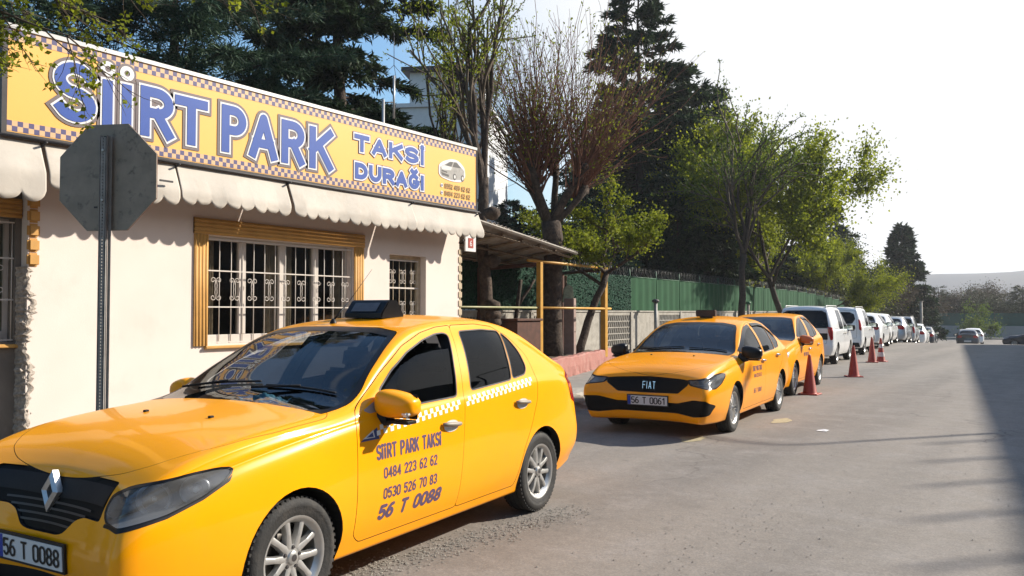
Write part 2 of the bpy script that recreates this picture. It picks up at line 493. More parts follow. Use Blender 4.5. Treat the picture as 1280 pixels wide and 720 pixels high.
def stroke_poly(strokes, t, square=False):
    """2D union of capsules of width t -> (verts, faces)"""
    vs, fs = [], []
    r = t / 2
    def addf(p):
        b = len(vs); vs.extend(Vector(q) for q in p); fs.append(list(range(b, b + len(p))))
    if square:
        boxes = []
        for st in strokes:
            st = [Vector(p) for i, p in enumerate(st) if i == 0 or (Vector(p) - Vector(st[i - 1])).length > 1e-5]
            n = len(st)
            closed = (st[0] - st[-1]).length < 1e-4
            for i in range(n - 1):
                a, b = st[i], st[i + 1]
                d = (b - a).normalized(); q = Vector((-d.y, d.x)) * r
                def ext(prev, cur):
                    if prev is None: return r
                    an_ = prev.angle(cur)
                    return r if R(40) < an_ < R(110) else 0
                pa = (st[i] - st[i - 1]) if i > 0 else ((st[-1] - st[-2]) if closed else None)
                nb_ = (st[i + 2] - st[i + 1]) if i < n - 2 else ((st[1] - st[0]) if closed else None)
                ea, eb = ext(pa, d), ext(nb_, d)
                A, B_ = a - d * ea, b + d * eb
                P4 = [A + q, A - q, B_ - q, B_ + q]
                addf([tuple(p) for p in P4]); boxes.append((A, B_, ea, eb))
                if nb_ is not None: addf([(b.x + r * math.cos(2 * PI * k / 14), b.y + r * math.sin(2 * PI * k / 14)) for k in range(14)]); boxes.append((b, b, 1, 1))
        res = delaunay_2d_cdt(vs, [], fs, 1, 1e-6)
        V = [tuple(v) for v in res[0]]; F = []
        for f in res[2]:
            c = sum((Vector(V[i]) for i in f), Vector((0, 0))) / len(f)
            for a, b, ea, eb in boxes:
                d = b - a; L_ = d.length
                if L_ < 1e-6:
                    if (c - a).length < r * .999: F.append(tuple(f)); break
                    continue
                d /= L_; w = c - a; u_ = w.dot(d); v_ = abs(w.x * d.y - w.y * d.x)
                if -1e-6 < u_ < L_ + 1e-6 and v_ < r * .9995: F.append(tuple(f)); break
        return V, F
    for st in strokes:
        for a, b in zip(st[:-1], st[1:]):
            d = Vector(b) - Vector(a)
            if d.length < 1e-6: continue
            an = math.atan2(d.y, d.x)
            p = [(b[0] + r * math.cos(an + q), b[1] + r * math.sin(an + q)) for q in (-PI / 2, -PI / 4, 0, PI / 4, PI / 2)]
            p += [(a[0] + r * math.cos(an + q), a[1] + r * math.sin(an + q)) for q in (PI / 2, PI * .75, PI, PI * 1.25, PI * 1.5)]
            addf(p)
    res = delaunay_2d_cdt(vs, [], fs, 1, 1e-6)
    V = [tuple(v) for v in res[0]]
    segs = [(Vector(a), Vector(b)) for st in strokes for a, b in zip(st[:-1], st[1:])]
    F = []
    for f in res[2]:
        c = sum((Vector(V[i]) for i in f), Vector((0, 0))) / len(f)
        for a, b in segs:
            d = b - a
            q = a + d * max(0, min(1, (c - a).dot(d) / max(1e-12, d.length_squared)))
            if (q - c).length < r * .999:
                F.append(tuple(f)); break
    return V, F
def lettering(text, h, cw, gap, t, slant=0., space=None, widths=None):
    """flat lettering in xz-like plane (u, v): cap height h, glyph width cw, centreline; returns verts (u,v), faces, total width"""
    V, F = [], []
    x = 0.
    for i, ch in enumerate(text):
        if ch == ' ':
            x += (space if space is not None else cw * .9)
            continue
        w = cw / h * (widths.get(ch, 1) if widths else 1)
        if ch in 'Iİıi': w = 0
        st = _glyph(ch, w)
        st = [[(a * h, b * h) for a, b in s] for s in st]
        if ch in 'İi':
            yy = 1.22 if ch == 'İ' else .98
            st = st + [_arc(0, yy * h, .05 * h, .05 * h, 0, 360, 8)]
        if ch == 'Ğ':
            st = st + [[(a * h, b * h) for a, b in _arc(w / 2, 1.3, w * .3, .12, 200, 340, 6)]]
        st = [[(a + x + slant * b, b) for a, b in s] for s in st]
        v, f = stroke_poly(st, t)
        b = len(V)
        V += v
        F += [tuple(k + b for k in q) for q in f]
        x += w * h + gap * (1.0 if w else 1.0) + (t * .45 if w == 0 else 0)
    return V, F, x - gap

# ================================================================ cars
def pchip(tab, x):
    tab = sorted(tab)
    X = np.array([t[0] for t in tab], float); Y = np.array([t[1] for t in tab], float)
    h = np.diff(X); d = np.diff(Y) / h
    m = np.zeros(len(X))
    m[0], m[-1] = d[0], d[-1]
    for i in range(1, len(X) - 1):
        if d[i - 1] * d[i] > 0:
            w1, w2 = 2 * h[i] + h[i - 1], h[i] + 2 * h[i - 1]
            m[i] = (w1 + w2) / (w1 / d[i - 1] + w2 / d[i])
    x = np.clip(np.asarray(x, float), X[0], X[-1])
    i = np.clip(np.searchsorted(X, x) - 1, 0, len(X) - 2)
    t = (x - X[i]) / h[i]
    return (2 * t**3 - 3 * t**2 + 1) * Y[i] + (t**3 - 2 * t**2 + t) * h[i] * m[i] + (-2 * t**3 + 3 * t**2) * Y[i + 1] + (t**3 - t**2) * h[i] * m[i + 1]
def chaikin(P, it):
    for _ in range(it):
        a = P[:, :-1] * .75 + P[:, 1:] * .25
        b = P[:, :-1] * .25 + P[:, 1:] * .75
        q = np.empty((P.shape[0], 2 * a.shape[1] + 2, P.shape[2]))
        q[:, 0] = P[:, 0]; q[:, -1] = P[:, -1]
        q[:, 1:-1:2] = a; q[:, 2:-1:2] = b
        P = q
    return P
def smooth_tab(tab, x, w):
    """pchip then a short moving average, so kinks are rounded"""
    return (pchip(tab, x - w) + 2 * pchip(tab, x - w / 2) + 2 * pchip(tab, x) + 2 * pchip(tab, x + w / 2) + pchip(tab, x + w)) / 8
def car_shell(sp, nx, it, inset=0., x0=None, x1=None, zfloor=None):
    """closed body as one lofted surface"""
    xf, xr = sp['xf'], sp['xr']
    a, b = (xf, xr) if x0 is None else (x0, x1)
    Rn = .10 if x0 is None else .02
    nend = 7
    ph = np.linspace(0, PI / 2, nend)
    xs, sc = [], []
    if x0 is None:
        for p in (0.,): xs += [a] * 3; sc += [.02, .45, .8]
        for p in ph[:-1]: xs.append(a - Rn * (1 - math.cos(p))); sc.append(1 - .08 * (1 - math.sin(p)))
        mid = np.linspace(a - Rn, b + Rn, nx)
        xs += list(mid); sc += [1] * nx
        for p in ph[:-1][::-1]: xs.append(b + Rn * (1 - math.cos(p))); sc.append(1 - .08 * (1 - math.sin(p)))
        xs += [b] * 3; sc += [.8, .45, .02]
    else:
        mid = np.linspace(a, b, nx)
        xs = [a] + list(mid) + [b]; sc = [.02] + [1] * nx + [.02]
    X = np.array(xs, float); sc = np.array(sc)
    w = .05
    T = {k: smooth_tab(sp[k], X, w) for k in ('zc', 'ze', 'ye', 'zb', 'yb', 'ym', 'zl', 'yl')}
    zc, ze, ye, zb, yb, ym, zl, yl = [T[k] for k in ('zc', 'ze', 'ye', 'zb', 'yb', 'ym', 'zl', 'yl')]
    i_ = inset
    if inset:
        zc = zc - i_; ze = ze - i_; ye = ye - i_; yb = yb - i_; ym = ym - i_; yl = yl - i_ * 1.2
        zl = np.full_like(zl, zfloor); 
    zmid = np.minimum(.62, zb - .10)
    o = np.zeros_like(X)
    gap = np.clip(ze - zb, .02, None)
    bul = sp.get('bulge', .02) * np.clip((gap - .05) / .3, 0, 1)
    pts = [
        (o, zl), (yl * .5, zl), (yl - .10, zl), (yl - .012, zl + .005), (yl + .006, zl + .06),
        (ym - .018, zl + .17 + o), (ym, (zmid + zl + .17) / 2), (ym + .004, zmid), (ym * .5 + yb * .5 + .004, zb - .055),
        (yb, zb), (yb - .012, zb + .015 * np.clip(gap * 4, 0, 1)), 
        (yb * .66 + ye * .34 + bul, zb + gap * .34), (yb * .33 + ye * .67 + bul * .8, zb + gap * .68),
        (ye + .012, ze - .035 * np.clip(gap * 6, .3, 1)), (ye - .004, ze - .002), (ye - .04, ze + .010 + .1 * (zc - ze)), (ye * .72, ze + (zc - ze) * .62), (ye * .38, ze + (zc - ze) * .92), (o, zc)]
    P = np.stack([np.stack([p[0] + o, p[1] + o], -1) for p in pts], 1)   # stations x pts x 2
    P = chaikin(P, it)
    n, k, _ = P.shape
    cz = (zc + zl) / 2
    Y = P[:, :, 0] * sc[:, None]
    Z = cz[:, None] + (P[:, :, 1] - cz[:, None]) * sc[:, None]
    XX = np.repeat(X[:, None], k, 1)
    if x0 is None:
        # nose and tail rounding in plan and profile
        wf = np.clip((X - (xf - .75)) / .75, 0, 1)[:, None] ** 1.6
        yn = np.abs(Y) / sp['nose_w']
        XX = XX - wf * (sp['nose_c'] * yn ** 2.4 + 0) + wf * pchip(sp['nose_z'], Z.ravel()).reshape(Z.shape)
        wr = np.clip(((xr + .6) - X) / .6, 0, 1)[:, None] ** 1.6
        yn = np.abs(Y) / sp['nose_w']
        XX = XX + wr * (sp['tail_c'] * yn ** 2.6) - wr * pchip(sp['tail_z'], Z.ravel()).reshape(Z.shape)
    # mirror: y from +side bottom..top..-side
    full = np.concatenate([np.stack([XX, Y, Z], -1), np.stack([XX, -Y, Z], -1)[:, ::-1][:, 1:-1]], 1)
    n, k, _ = full.shape
    V = full.reshape(-1, 3)
    I = np.arange(n * k).reshape(n, k)
    J = np.roll(I, -1, 1)
    q = np.stack([I[:-1], J[:-1], J[1:], I[1:]], -1).reshape(-1, 4)
    # station order runs to -x, ring runs bottom->+y->top: orient outward
    faces = [tuple(f) for f in q[:, ::-1].tolist()]
    caps = [tuple(I[0].tolist()), tuple(I[-1][::-1].tolist())]
    me = new_mesh('shell', V, faces + caps)
    bm = bmesh.new(); bm.from_mesh(me)
    bmesh.ops.triangulate(bm, faces=[f for f in bm.faces if len(f.verts) > 4])
    bmesh.ops.recalc_face_normals(bm, faces=bm.faces)
    bm.to_mesh(me); bm.free()
    return me
def csg(A, B, op):
    """A, B meshes -> new mesh"""
    a = link('tmp_a', A); b = link('tmp_b', B)
    md = a.modifiers.new('x', 'BOOLEAN'); md.solver = 'MANIFOLD'; md.operation = op; md.object = b
    dg = bpy.context.evaluated_depsgraph_get()
    me = bpy.data.meshes.new_from_object(a.evaluated_get(dg))
    bpy.data.objects.remove(a); bpy.data.objects.remove(b)
    return me
def setmats(me, mats, idx):
    me.materials.clear()
    for m in mats: me.materials.append(m)
    me.polygons.foreach_set('material_index', [idx] * len(me.polygons))
def cutter(pts3, d, lo, hi, mats, idx, grow=0.):
    """prism whose outline passes through 3-D points, extruded along unit direction d from lo to hi (distance along d)"""
    d = Vector(d).normalized()
    e2 = Vector((0, 0, 1)) if abs(d.z) < .9 else Vector((1, 0, 0))
    e1 = e2.cross(d).normalized(); e2 = d.cross(e1)
    P = [(Vector(p).dot(e1), Vector(p).dot(e2)) for p in pts3]
    ar = sum(P[i - 1][0] * P[i][1] - P[i][0] * P[i - 1][1] for i in range(len(P)))
    if ar < 0: P.reverse()
    if grow:
        n = len(P); Q = []
        for i in range(n):
            a, b, c = Vector(P[i - 1]), Vector(P[i]), Vector(P[(i + 1) % n])
            n1 = Vector(((b - a).y, -(b - a).x)).normalized(); n2 = Vector(((c - b).y, -(c - b).x)).normalized()
            nn = n1 + n2
            if nn.length < .2: nn = n1
            nn.normalize()
            Q.append(tuple(b + nn * grow / max(.5, nn.dot(n1))))
        P = Q
    T = Matrix((e1, e2, d)).transposed().to_4x4()
    mb = MB().prism(P, lo, hi, None, T)
    me = mb.mesh('cutter')
    bm = bmesh.new(); bm.from_mesh(me)
    bmesh.ops.triangulate(bm, faces=bm.faces)
    bmesh.ops.recalc_face_normals(bm, faces=bm.faces)
    bm.to_mesh(me); bm.free()
    setmats(me, mats, idx)
    return me
def rounded(pts, r=.03, n=4):
    """round the corners of an outline of 2-D or 3-D points; r may be per point via a trailing dict"""
    out = []
    N = len(pts)
    for i in range(N):
        a, b, c = Vector(pts[i - 1]), Vector(pts[i]), Vector(pts[(i + 1) % N])
        u, v = a - b, c - b
        rr = min(r, u.length * .45, v.length * .45)
        p, q = b + u.normalized() * rr, b + v.normalized() * rr
        for k in range(n + 1):
            t = k / n
            out.append(tuple(p * (1 - t)**2 + b * 2 * t * (1 - t) + q * t**2))
    return out
class Body:
    def __init__(self, sp, nx=90, it=3, paint=None):
        self.sp = sp
        self.mats = [paint, M['gap'], M['interior'], M['black'], M['lamp_silver'], M['lamp_grey']]
        self.shell = car_shell(sp, nx, it)
        setmats(self.shell, self.mats, 0)
        self.orig = self.shell.copy()
        bm = bmesh.new(); bm.from_mesh(self.orig)
        bm.normal_update()
        self.vn = [v.normal.copy() for v in bm.verts]
        self.tris = [[v.index for v in f.verts] for f in bm.faces]
        self.vc = [v.co.copy() for v in bm.verts]
        self.bvh = BVHTree.FromBMesh(bm)
        bm.free()
        inner = car_shell(sp, 50, 2, inset=.055, x0=sp['cab'][0], x1=sp['cab'][1], zfloor=.36)
        setmats(inner, self.mats, 2)
        self.body = csg(self.shell, inner, 'DIFFERENCE')
        self.inner = inner
    def cut(self, c):
        self.body = csg(self.body, c, 'DIFFERENCE')
    def fixn(self, me, sharpen=True):
        """true surface normals wherever a face lies on the lofted skin"""
        nl = [None] * len(me.loops)
        cache = {}
        me.update()
        for p in me.polygons:
            pn = p.normal.copy()
            cos_ = 0
            for li in p.loop_indices:
                vi = me.loops[li].vertex_index
                if vi not in cache:
                    co, no, fi, di = self.bvh.find_nearest(me.vertices[vi].co)
                    if di is not None and di < .0012:
                        t = self.tris[fi]
                        ws = [1 / max(1e-9, (self.vc[k] - co).length) ** 2 for k in t]
                        n = sum((self.vn[k] * w for k, w in zip(t, ws)), Vector()) / sum(ws)
                        cache[vi] = n.normalized()
                    else: cache[vi] = None
                n = cache[vi]
                nl[li] = n if (n is not None and n.dot(pn) > .75) else pn
        me.polygons.foreach_set('use_smooth', [True] * len(me.polygons))
        me.normals_split_custom_set([tuple(n) for n in nl])
        return me
    def skin(self, c, keep=0):
        """the piece of the lofted skin inside cutter c, as an open sheet"""
        me = csg(self.orig, c, 'INTERSECT')
        bm = bmesh.new(); bm.from_mesh(me)
        bmesh.ops.delete(bm, geom=[f for f in bm.faces if f.material_index != keep], context='FACES')
        bm.to_mesh(me); bm.free()
        return me
    def solid(self, c):
        return csg(self.body, c, 'INTERSECT')
    def hit(self, x, z, side=1):
        co, n, i, d = self.bvh.ray_cast(Vector((x, 2 * side, z)), Vector((0, -side, 0)))
        return (co, n) if co is not None else (Vector((x, .8 * side, z)), Vector((0, side, 0)))
    def hitd(self, o, d):
        co, n, i, dd = self.bvh.ray_cast(Vector(o), Vector(d))
        return co, n
def flat_mat(me, m):
    me.materials.clear(); me.materials.append(m)
    me.polygons.foreach_set('material_index', [0] * len(me.polygons))
    return me
def offset_mesh(me, v):
    for p in me.vertices: p.co += Vector(v)
    return me
def side_decal(b, name, V, F, m, x0, z0, parent, side=1, off=.0015, sx=1):
    """flat lettering (u to the right as seen from outside) laid on the car side"""
    vs = []
    for u, v in V:
        x = x0 - u * side * sx
        co, n = b.hit(x, z0 + v, side)
        vs.append(co + n * off)
    fs = [tuple(f) for f in F]
    if side < 0 or True:
        # orient outward
        out = []
        for f in fs:
            a, b_, c = vs[f[0]], vs[f[1]], vs[f[2]]
            out.append(f if (b_ - a).cross(c - a).y * side > 0 else tuple(reversed(f)))
        fs = out
    return lettered(link(name, new_mesh(name, vs, fs, [m]), parent))

def wheel_meshes(rad=.311, wid=.19, rim=.2, kind='alloy5'):
    """tyre, rim meshes about local y axis (outer face +y)"""
    T = Matrix.Rotation(-PI / 2, 4, 'X')     # z -> y
    ty = MB()
    h = wid / 2
    prof = [(rim - .012, -h + .02), (rim + .006, -h + .004), (rim + .03, -h), (rad - .05, -h - .006), (rad - .022, -h + .003), (rad - .008, -h + .018), (rad, -h + .032)]
    for g in (-.045, 0, .045):
        prof += [(rad, g - .007), (rad - .007, g - .005), (rad - .007, g + .005), (rad, g + .007)]
    prof += [(rad, h - .032), (rad - .008, h - .018), (rad - .022, h - .003), (rad - .05, h + .006), (rad - .055, h + .004), (rim + .03, h), (rim + .006, h - .004), (rim - .012, h - .02)]
    ty.lathe(prof[::-1], 56, M['rubber'], True, T, closed=True)
    # tread blocks: shallow lateral bars at the shoulders
    for i in range(56):
        a = 2 * PI * i / 56
        for s in (-1, 1):
            Tm = Matrix.Rotation(a, 4, 'Y') @ Matrix.Translation((rad - .0145, s * (h - .020), 0))
            ty.box((0, 0, 0), (.020, .022, .016), M['rubber'], T=Tm)
    tyre = ty.mesh('tyre'); tyre.set_sharp_from_angle(angle=R(40))
    rm = MB()
    al = M['alloy']
    rm.lathe([(rim - .014, h - .012), (rim - .004, h - .004), (rim + .006, h - .002), (rim + .008, h - .012), (rim - .01, h - .03), (rim - .022, -h + .03), (rim - .01, -h + .01), (rim - .004, -h + .012), (rim - .018, -h + .035), (rim - .03, h - .035)][::-1], 48, al, True, T, closed=True)
    yo = h - .018
    if kind == 'alloy5':
        for i in range(5):
            for s in (-1, 1):
                a = 2 * PI * i / 5 + s * .20 + .3
                b = 2 * PI * i / 5 + s * .34 + .3
                # tapered spoke from hub to rim, bowed outward
                p0 = Vector((math.cos(a - s * .02) * .05, 0, math.sin(a - s * .02) * .05)); p1 = Vector((math.cos(b) * (rim - .012), 0, math.sin(b) * (rim - .012)))
                d = (p1 - p0).normalized(); q = Vector((-d.z, 0, d.x))
                for (t0, t1, w0, w1, y0, y1) in ((0, .5, .024, .017, yo - .004, yo + .001), (.5, 1, .017, .021, yo + .001, yo - .004)):
                    A, B_ = p0.lerp(p1, t0), p0.lerp(p1, t1)
                    vs = []
                    for (P, wd, yy) in ((A, w0, y0), (B_, w1, y1)):
                        vs += [P + q * wd + Vector((0, yy - .035, 0)), P + q * wd * .8 + Vector((0, yy - .004, 0)), P + q * wd * .35 + Vector((0, yy, 0)), P - q * wd * .35 + Vector((0, yy, 0)), P - q * wd * .8 + Vector((0, yy - .004, 0)), P - q * wd + Vector((0, yy - .035, 0))]
                    rm.add(vs, [(k, k + 1, k + 7, k + 6) for k in range(5)] + [(0, 6, 11, 5)], al, False)
        for i in range(5):
            a = 2 * PI * i / 5 + .3 + PI / 5
            rm.lathe([(.0, .012), (.009, .01), (.011, 0)], 8, M['dark_metal'], True, Matrix.Translation((math.cos(a) * .052, yo - .01, math.sin(a) * .052)) @ T)
    else:
        n = 10
        for i in range(n):
            for s in (-1, 1):
                a = 2 * PI * i / n + s * .06; b = 2 * PI * i / n + s * .17
                p0 = Vector((math.cos(a) * .05, 0, math.sin(a) * .05)); p1 = Vector((math.cos(b) * (rim - .012), 0, math.sin(b) * (rim - .012)))
                d = (p1 - p0).normalized(); q = Vector((-d.z, 0, d.x))
                vs = []
                for (P, wd, yy) in ((p0, .008, yo), (p1, .012, yo - .003)):
                    vs += [P + q * wd + Vector((0, yy - .02, 0)), P + q * wd * .6 + Vector((0, yy, 0)), P - q * wd * .6 + Vector((0, yy, 0)), P - q * wd + Vector((0, yy - .02, 0))]
                rm.add(vs, [(k, k + 1, k + 5, k + 4) for k in range(3)] + [(0, 4, 7, 3)], al, False)
    rm.lathe([(.0, yo + .010), (.022, yo + .009), (.032, yo + .004), (.036, yo - .004), (.066, yo - .008), (.070, yo - .03)], 24, al, True, T)
    rm.lathe([(.0, yo + .0115), (.018, yo + .0105)], 20, M['dark_metal'], True, T)
    rimm = rm.mesh('rim')
    bm = bmesh.new(); bm.from_mesh(rimm); bmesh.ops.recalc_face_normals(bm, faces=bm.faces); bm.to_mesh(rimm); bm.free()
    rimm.set_sharp_from_angle(angle=R(35))
    dk = MB().lathe([(.0, -.02), (.06, -.02), (.065, 0.01), (.135, 0.012), (.137, -.004), (.0, -.006)], 32, M['disc'], True, T)
    dk.lathe([(.0, -.03), (rim - .03, -.03)], 32, M['gap'], True, T)
    disc = dk.mesh('brake_disc')
    return tyre, rimm, disc
WHEELS = {}
def add_wheels(root, sp, kind, rot=0.):
    key = (kind, round(sp['wr'], 3))
    if key not in WHEELS: WHEELS[key] = wheel_meshes(sp['wr'], .19, sp.get('rim', .2), kind)
    ty, rm, dk = WHEELS[key]
    for x in (0., -sp['wb']):
        for s in (1, -1):
            w = link('wheel', ty, root)
            w.location = (x, s * (sp['track'] - .095), sp['wr'])
            w.rotation_euler = (0, rot * (1 + x), 0 if s > 0 else PI)
            link('rim', rm, w); link('brake_disc', dk, w)
def plate(root, text, loc, rot, w=.52, h=.112):
    """registration plate; local: faces +x"""
    P = MB()
    P.box((0, 0, 0), (.012, w + .026, h + .026), M['ink'])
    P.box((.0075, 0, 0), (.004, w, h), M['plate'])
    P.box((.0101, -w / 2 + .02, 0), (.002, .040, h - .002), M['plate_blue'])
    o = P.build('licence_plate', None, root)
    o.location = loc; o.rotation_euler = rot
    V, F, tw = lettering(text, .074, .030, .013, .0115, space=.035)
    sx = (w - .075) / tw
    vs = [(.0125, (u * sx) - w / 2 + .052, v - .037) for u, v in V]
    lettered(link('plate_lettering', new_mesh('plate_lettering', vs, F, [M['ink']]), o))
    return o
def seat_mesh():
    s = MB()
    s.box((0, 0, .12), (.50, .50, .16), M['seat'])
    s.box((-.27, 0, .46), (.13, .48, .62), M['seat'], ry=-.28)
    s.box((-.40, 0, .84), (.09, .26, .17), M['seat'], ry=-.2)
    s.tube([(-.36, .06, .70), (-.39, .06, .80)], .008, 6, M['dark_metal'])
    s.tube([(-.36, -.06, .70), (-.39, -.06, .80)], .008, 6, M['dark_metal'])
    me = s.mesh('seat')
    bm = bmesh.new(); bm.from_mesh(me)
    bmesh.ops.bevel(bm, geom=[e for e in bm.edges if len(e.link_faces) == 2 and e.calc_face_angle(0) > 1.2], offset=.035, segments=3, affect='EDGES')
    bm.to_mesh(me); bm.free()
    me.polygons.foreach_set('use_smooth', [True] * len(me.polygons))
    return me
SEAT = None
def interior(root, sp, wheel=True):
    global SEAT
    if SEAT is None: SEAT = seat_mesh()
    for (x, y) in ((-1.45, .36), (-1.45, -.36)):
        link('seat', SEAT, root).location = (x + sp.get('seatx', 0), y, .36)
    for y in (.33, -.33):
        o = link('seat', SEAT, root); o.location = (-2.35 + sp.get('seatx', 0), y, .36)
    xc = sp['dash'][0]; zd = sp['dash'][1]; yw = sp['dash'][2]
    n = 20
    prof = [(xc + .34, zd - .09), (xc + .30, zd - .03), (xc + .1, zd + .0), (xc, zd - .02), (xc - .06, zd - .09), (xc - .04, zd - .25), (xc + .1, zd - .35)]
    vs, fs = [], []
    for k in range(n + 1):
        y = -yw + 2 * yw * k / n
        bump_ = .045 * math.exp(-((y - .36) / .16) ** 2)
        for i, (x, z) in enumerate(prof):
            vs.append((x - .10 * (y / yw) ** 2 * (i < 3), y, z + (bump_ if i in (2, 3) else 0)))
    m = len(prof)
    for k in range(n):
        for i in range(m - 1):
            fs.append((k * m + i, (k + 1) * m + i, (k + 1) * m + i + 1, k * m + i + 1))
    link('dashboard', new_mesh('dashboard', vs, fs, [M['interior']], smooth=True), root)
    if wheel:
        st = MB()
        T = Matrix.Translation((xc - .20, .36, zd - .04)) @ Matrix.Rotation(-.40 * PI + .15, 4, 'Y')
        st.tube([(.18 * math.cos(a), .18 * math.sin(a), 0) for a in [2 * PI * k / 24 for k in range(24)]], .014, 8, M['black'], T=T, closed=True)
        st.box((0, 0, -.02), (.34, .035, .02), M['black'], T=T)
        st.box((0.05, 0, -.02), (.12, .12, .04), M['black'], T=T)
        st.build('steering_wheel', None, root)
def mirror(root, loc, side, paint, black_arm=True, scale=1., ind=True):
    """door mirror; loc: foot on the door"""
    m = MB()
    o = link('door_mirror', None, root)
    # shell: superellipsoid, flat towards the rear
    vs, fs = [], []
    nu, nv = 14, 20
    L, Hh, D = .125 * scale, .078 * scale, .085 * scale
    for i in range(nu + 1):
        a = -PI / 2 + PI * i / nu
        for j in range(nv):
            b = 2 * PI * j / nv
            def se(v, p): return math.copysign(abs(v) ** p, v)
            x = D * se(math.cos(a), .5) * se(math.cos(b), .75)
            z = Hh * se(math.cos(a), .5) * se(math.sin(b), .62)
            y = L * se(math.sin(a), .85)
            if x < -.028 * scale: x = -.028 * scale
            z *= 1 - .16 * (y / L)
            z += .012 * (1 - y / L)
            x += -.025 * (y / L)
            vs.append((x, y * 1, z))
    for i in range(nu):
        for j in range(nv):
            k = (j + 1) % nv
            fs.append((i * nv + j, i * nv + k, (i + 1) * nv + k, (i + 1) * nv + j))
    T = Matrix.Translation((0, side * .16, .035)) @ Matrix.Scale(side, 4, (0, 1, 0))
    pm = MB()
    pm.add(vs, fs, paint, True, T)
    me = pm.mesh('mirror_shell'); 
    bm = bmesh.new(); bm.from_mesh(me); bmesh.ops.recalc_face_normals(bm, faces=bm.faces); bm.to_mesh(me); bm.free()
    me.set_sharp_from_angle(angle=R(50))
    o.data = None
    bpy.data.objects.remove(o)
    o = link('door_mirror', me, root)
    o.location = loc
    a = MB()
    a.tube([(.0, 0, -.035), (.01, side * .05, -.03), (.012, side * .11, -.03)], [.075, .06, .045], 10, M['black'])
    a.box((.0, side * .165, -.052), (.09, .19, .02), M['black'], rz=0)
    a.box((-.034, side * .16, .035), (.008, .225 * scale, .145 * scale), M['black'])
    a.build('mirror_mount', None, o, bevel=.006)
    g = MB().box((-.040, side * .16, .035), (.003, .20 * scale, .12 * scale), M['chrome'])
    g.build('mirror_glass', None, o)
    if ind:
        i_ = MB().box((.035, side * .243, .0), (.05, .05, .035), M['clear_lens'])
        i_.build('indicator', None, o, bevel=.012, seg=2)
    return o
def handle(b, root, x, z, side, chrome=True, dark=True):
    co, n = b.hit(x, z, side)
    h = MB()
    L = .20
    T = Matrix.Translation(co)
    h.tube([(L / 2 * math.cos(t) * 1.0, side * (.006 + .026 * math.sin(t)), .008 * math.cos(t)) for t in [PI * k / 8 for k in range(9)]], [.008, .012, .014, .015, .015, .015, .014, .012, .008], 8, M['grey_metal'] if dark else M['chrome'], T=T)
    o = h.build('door_handle', None, root)
    return o, co

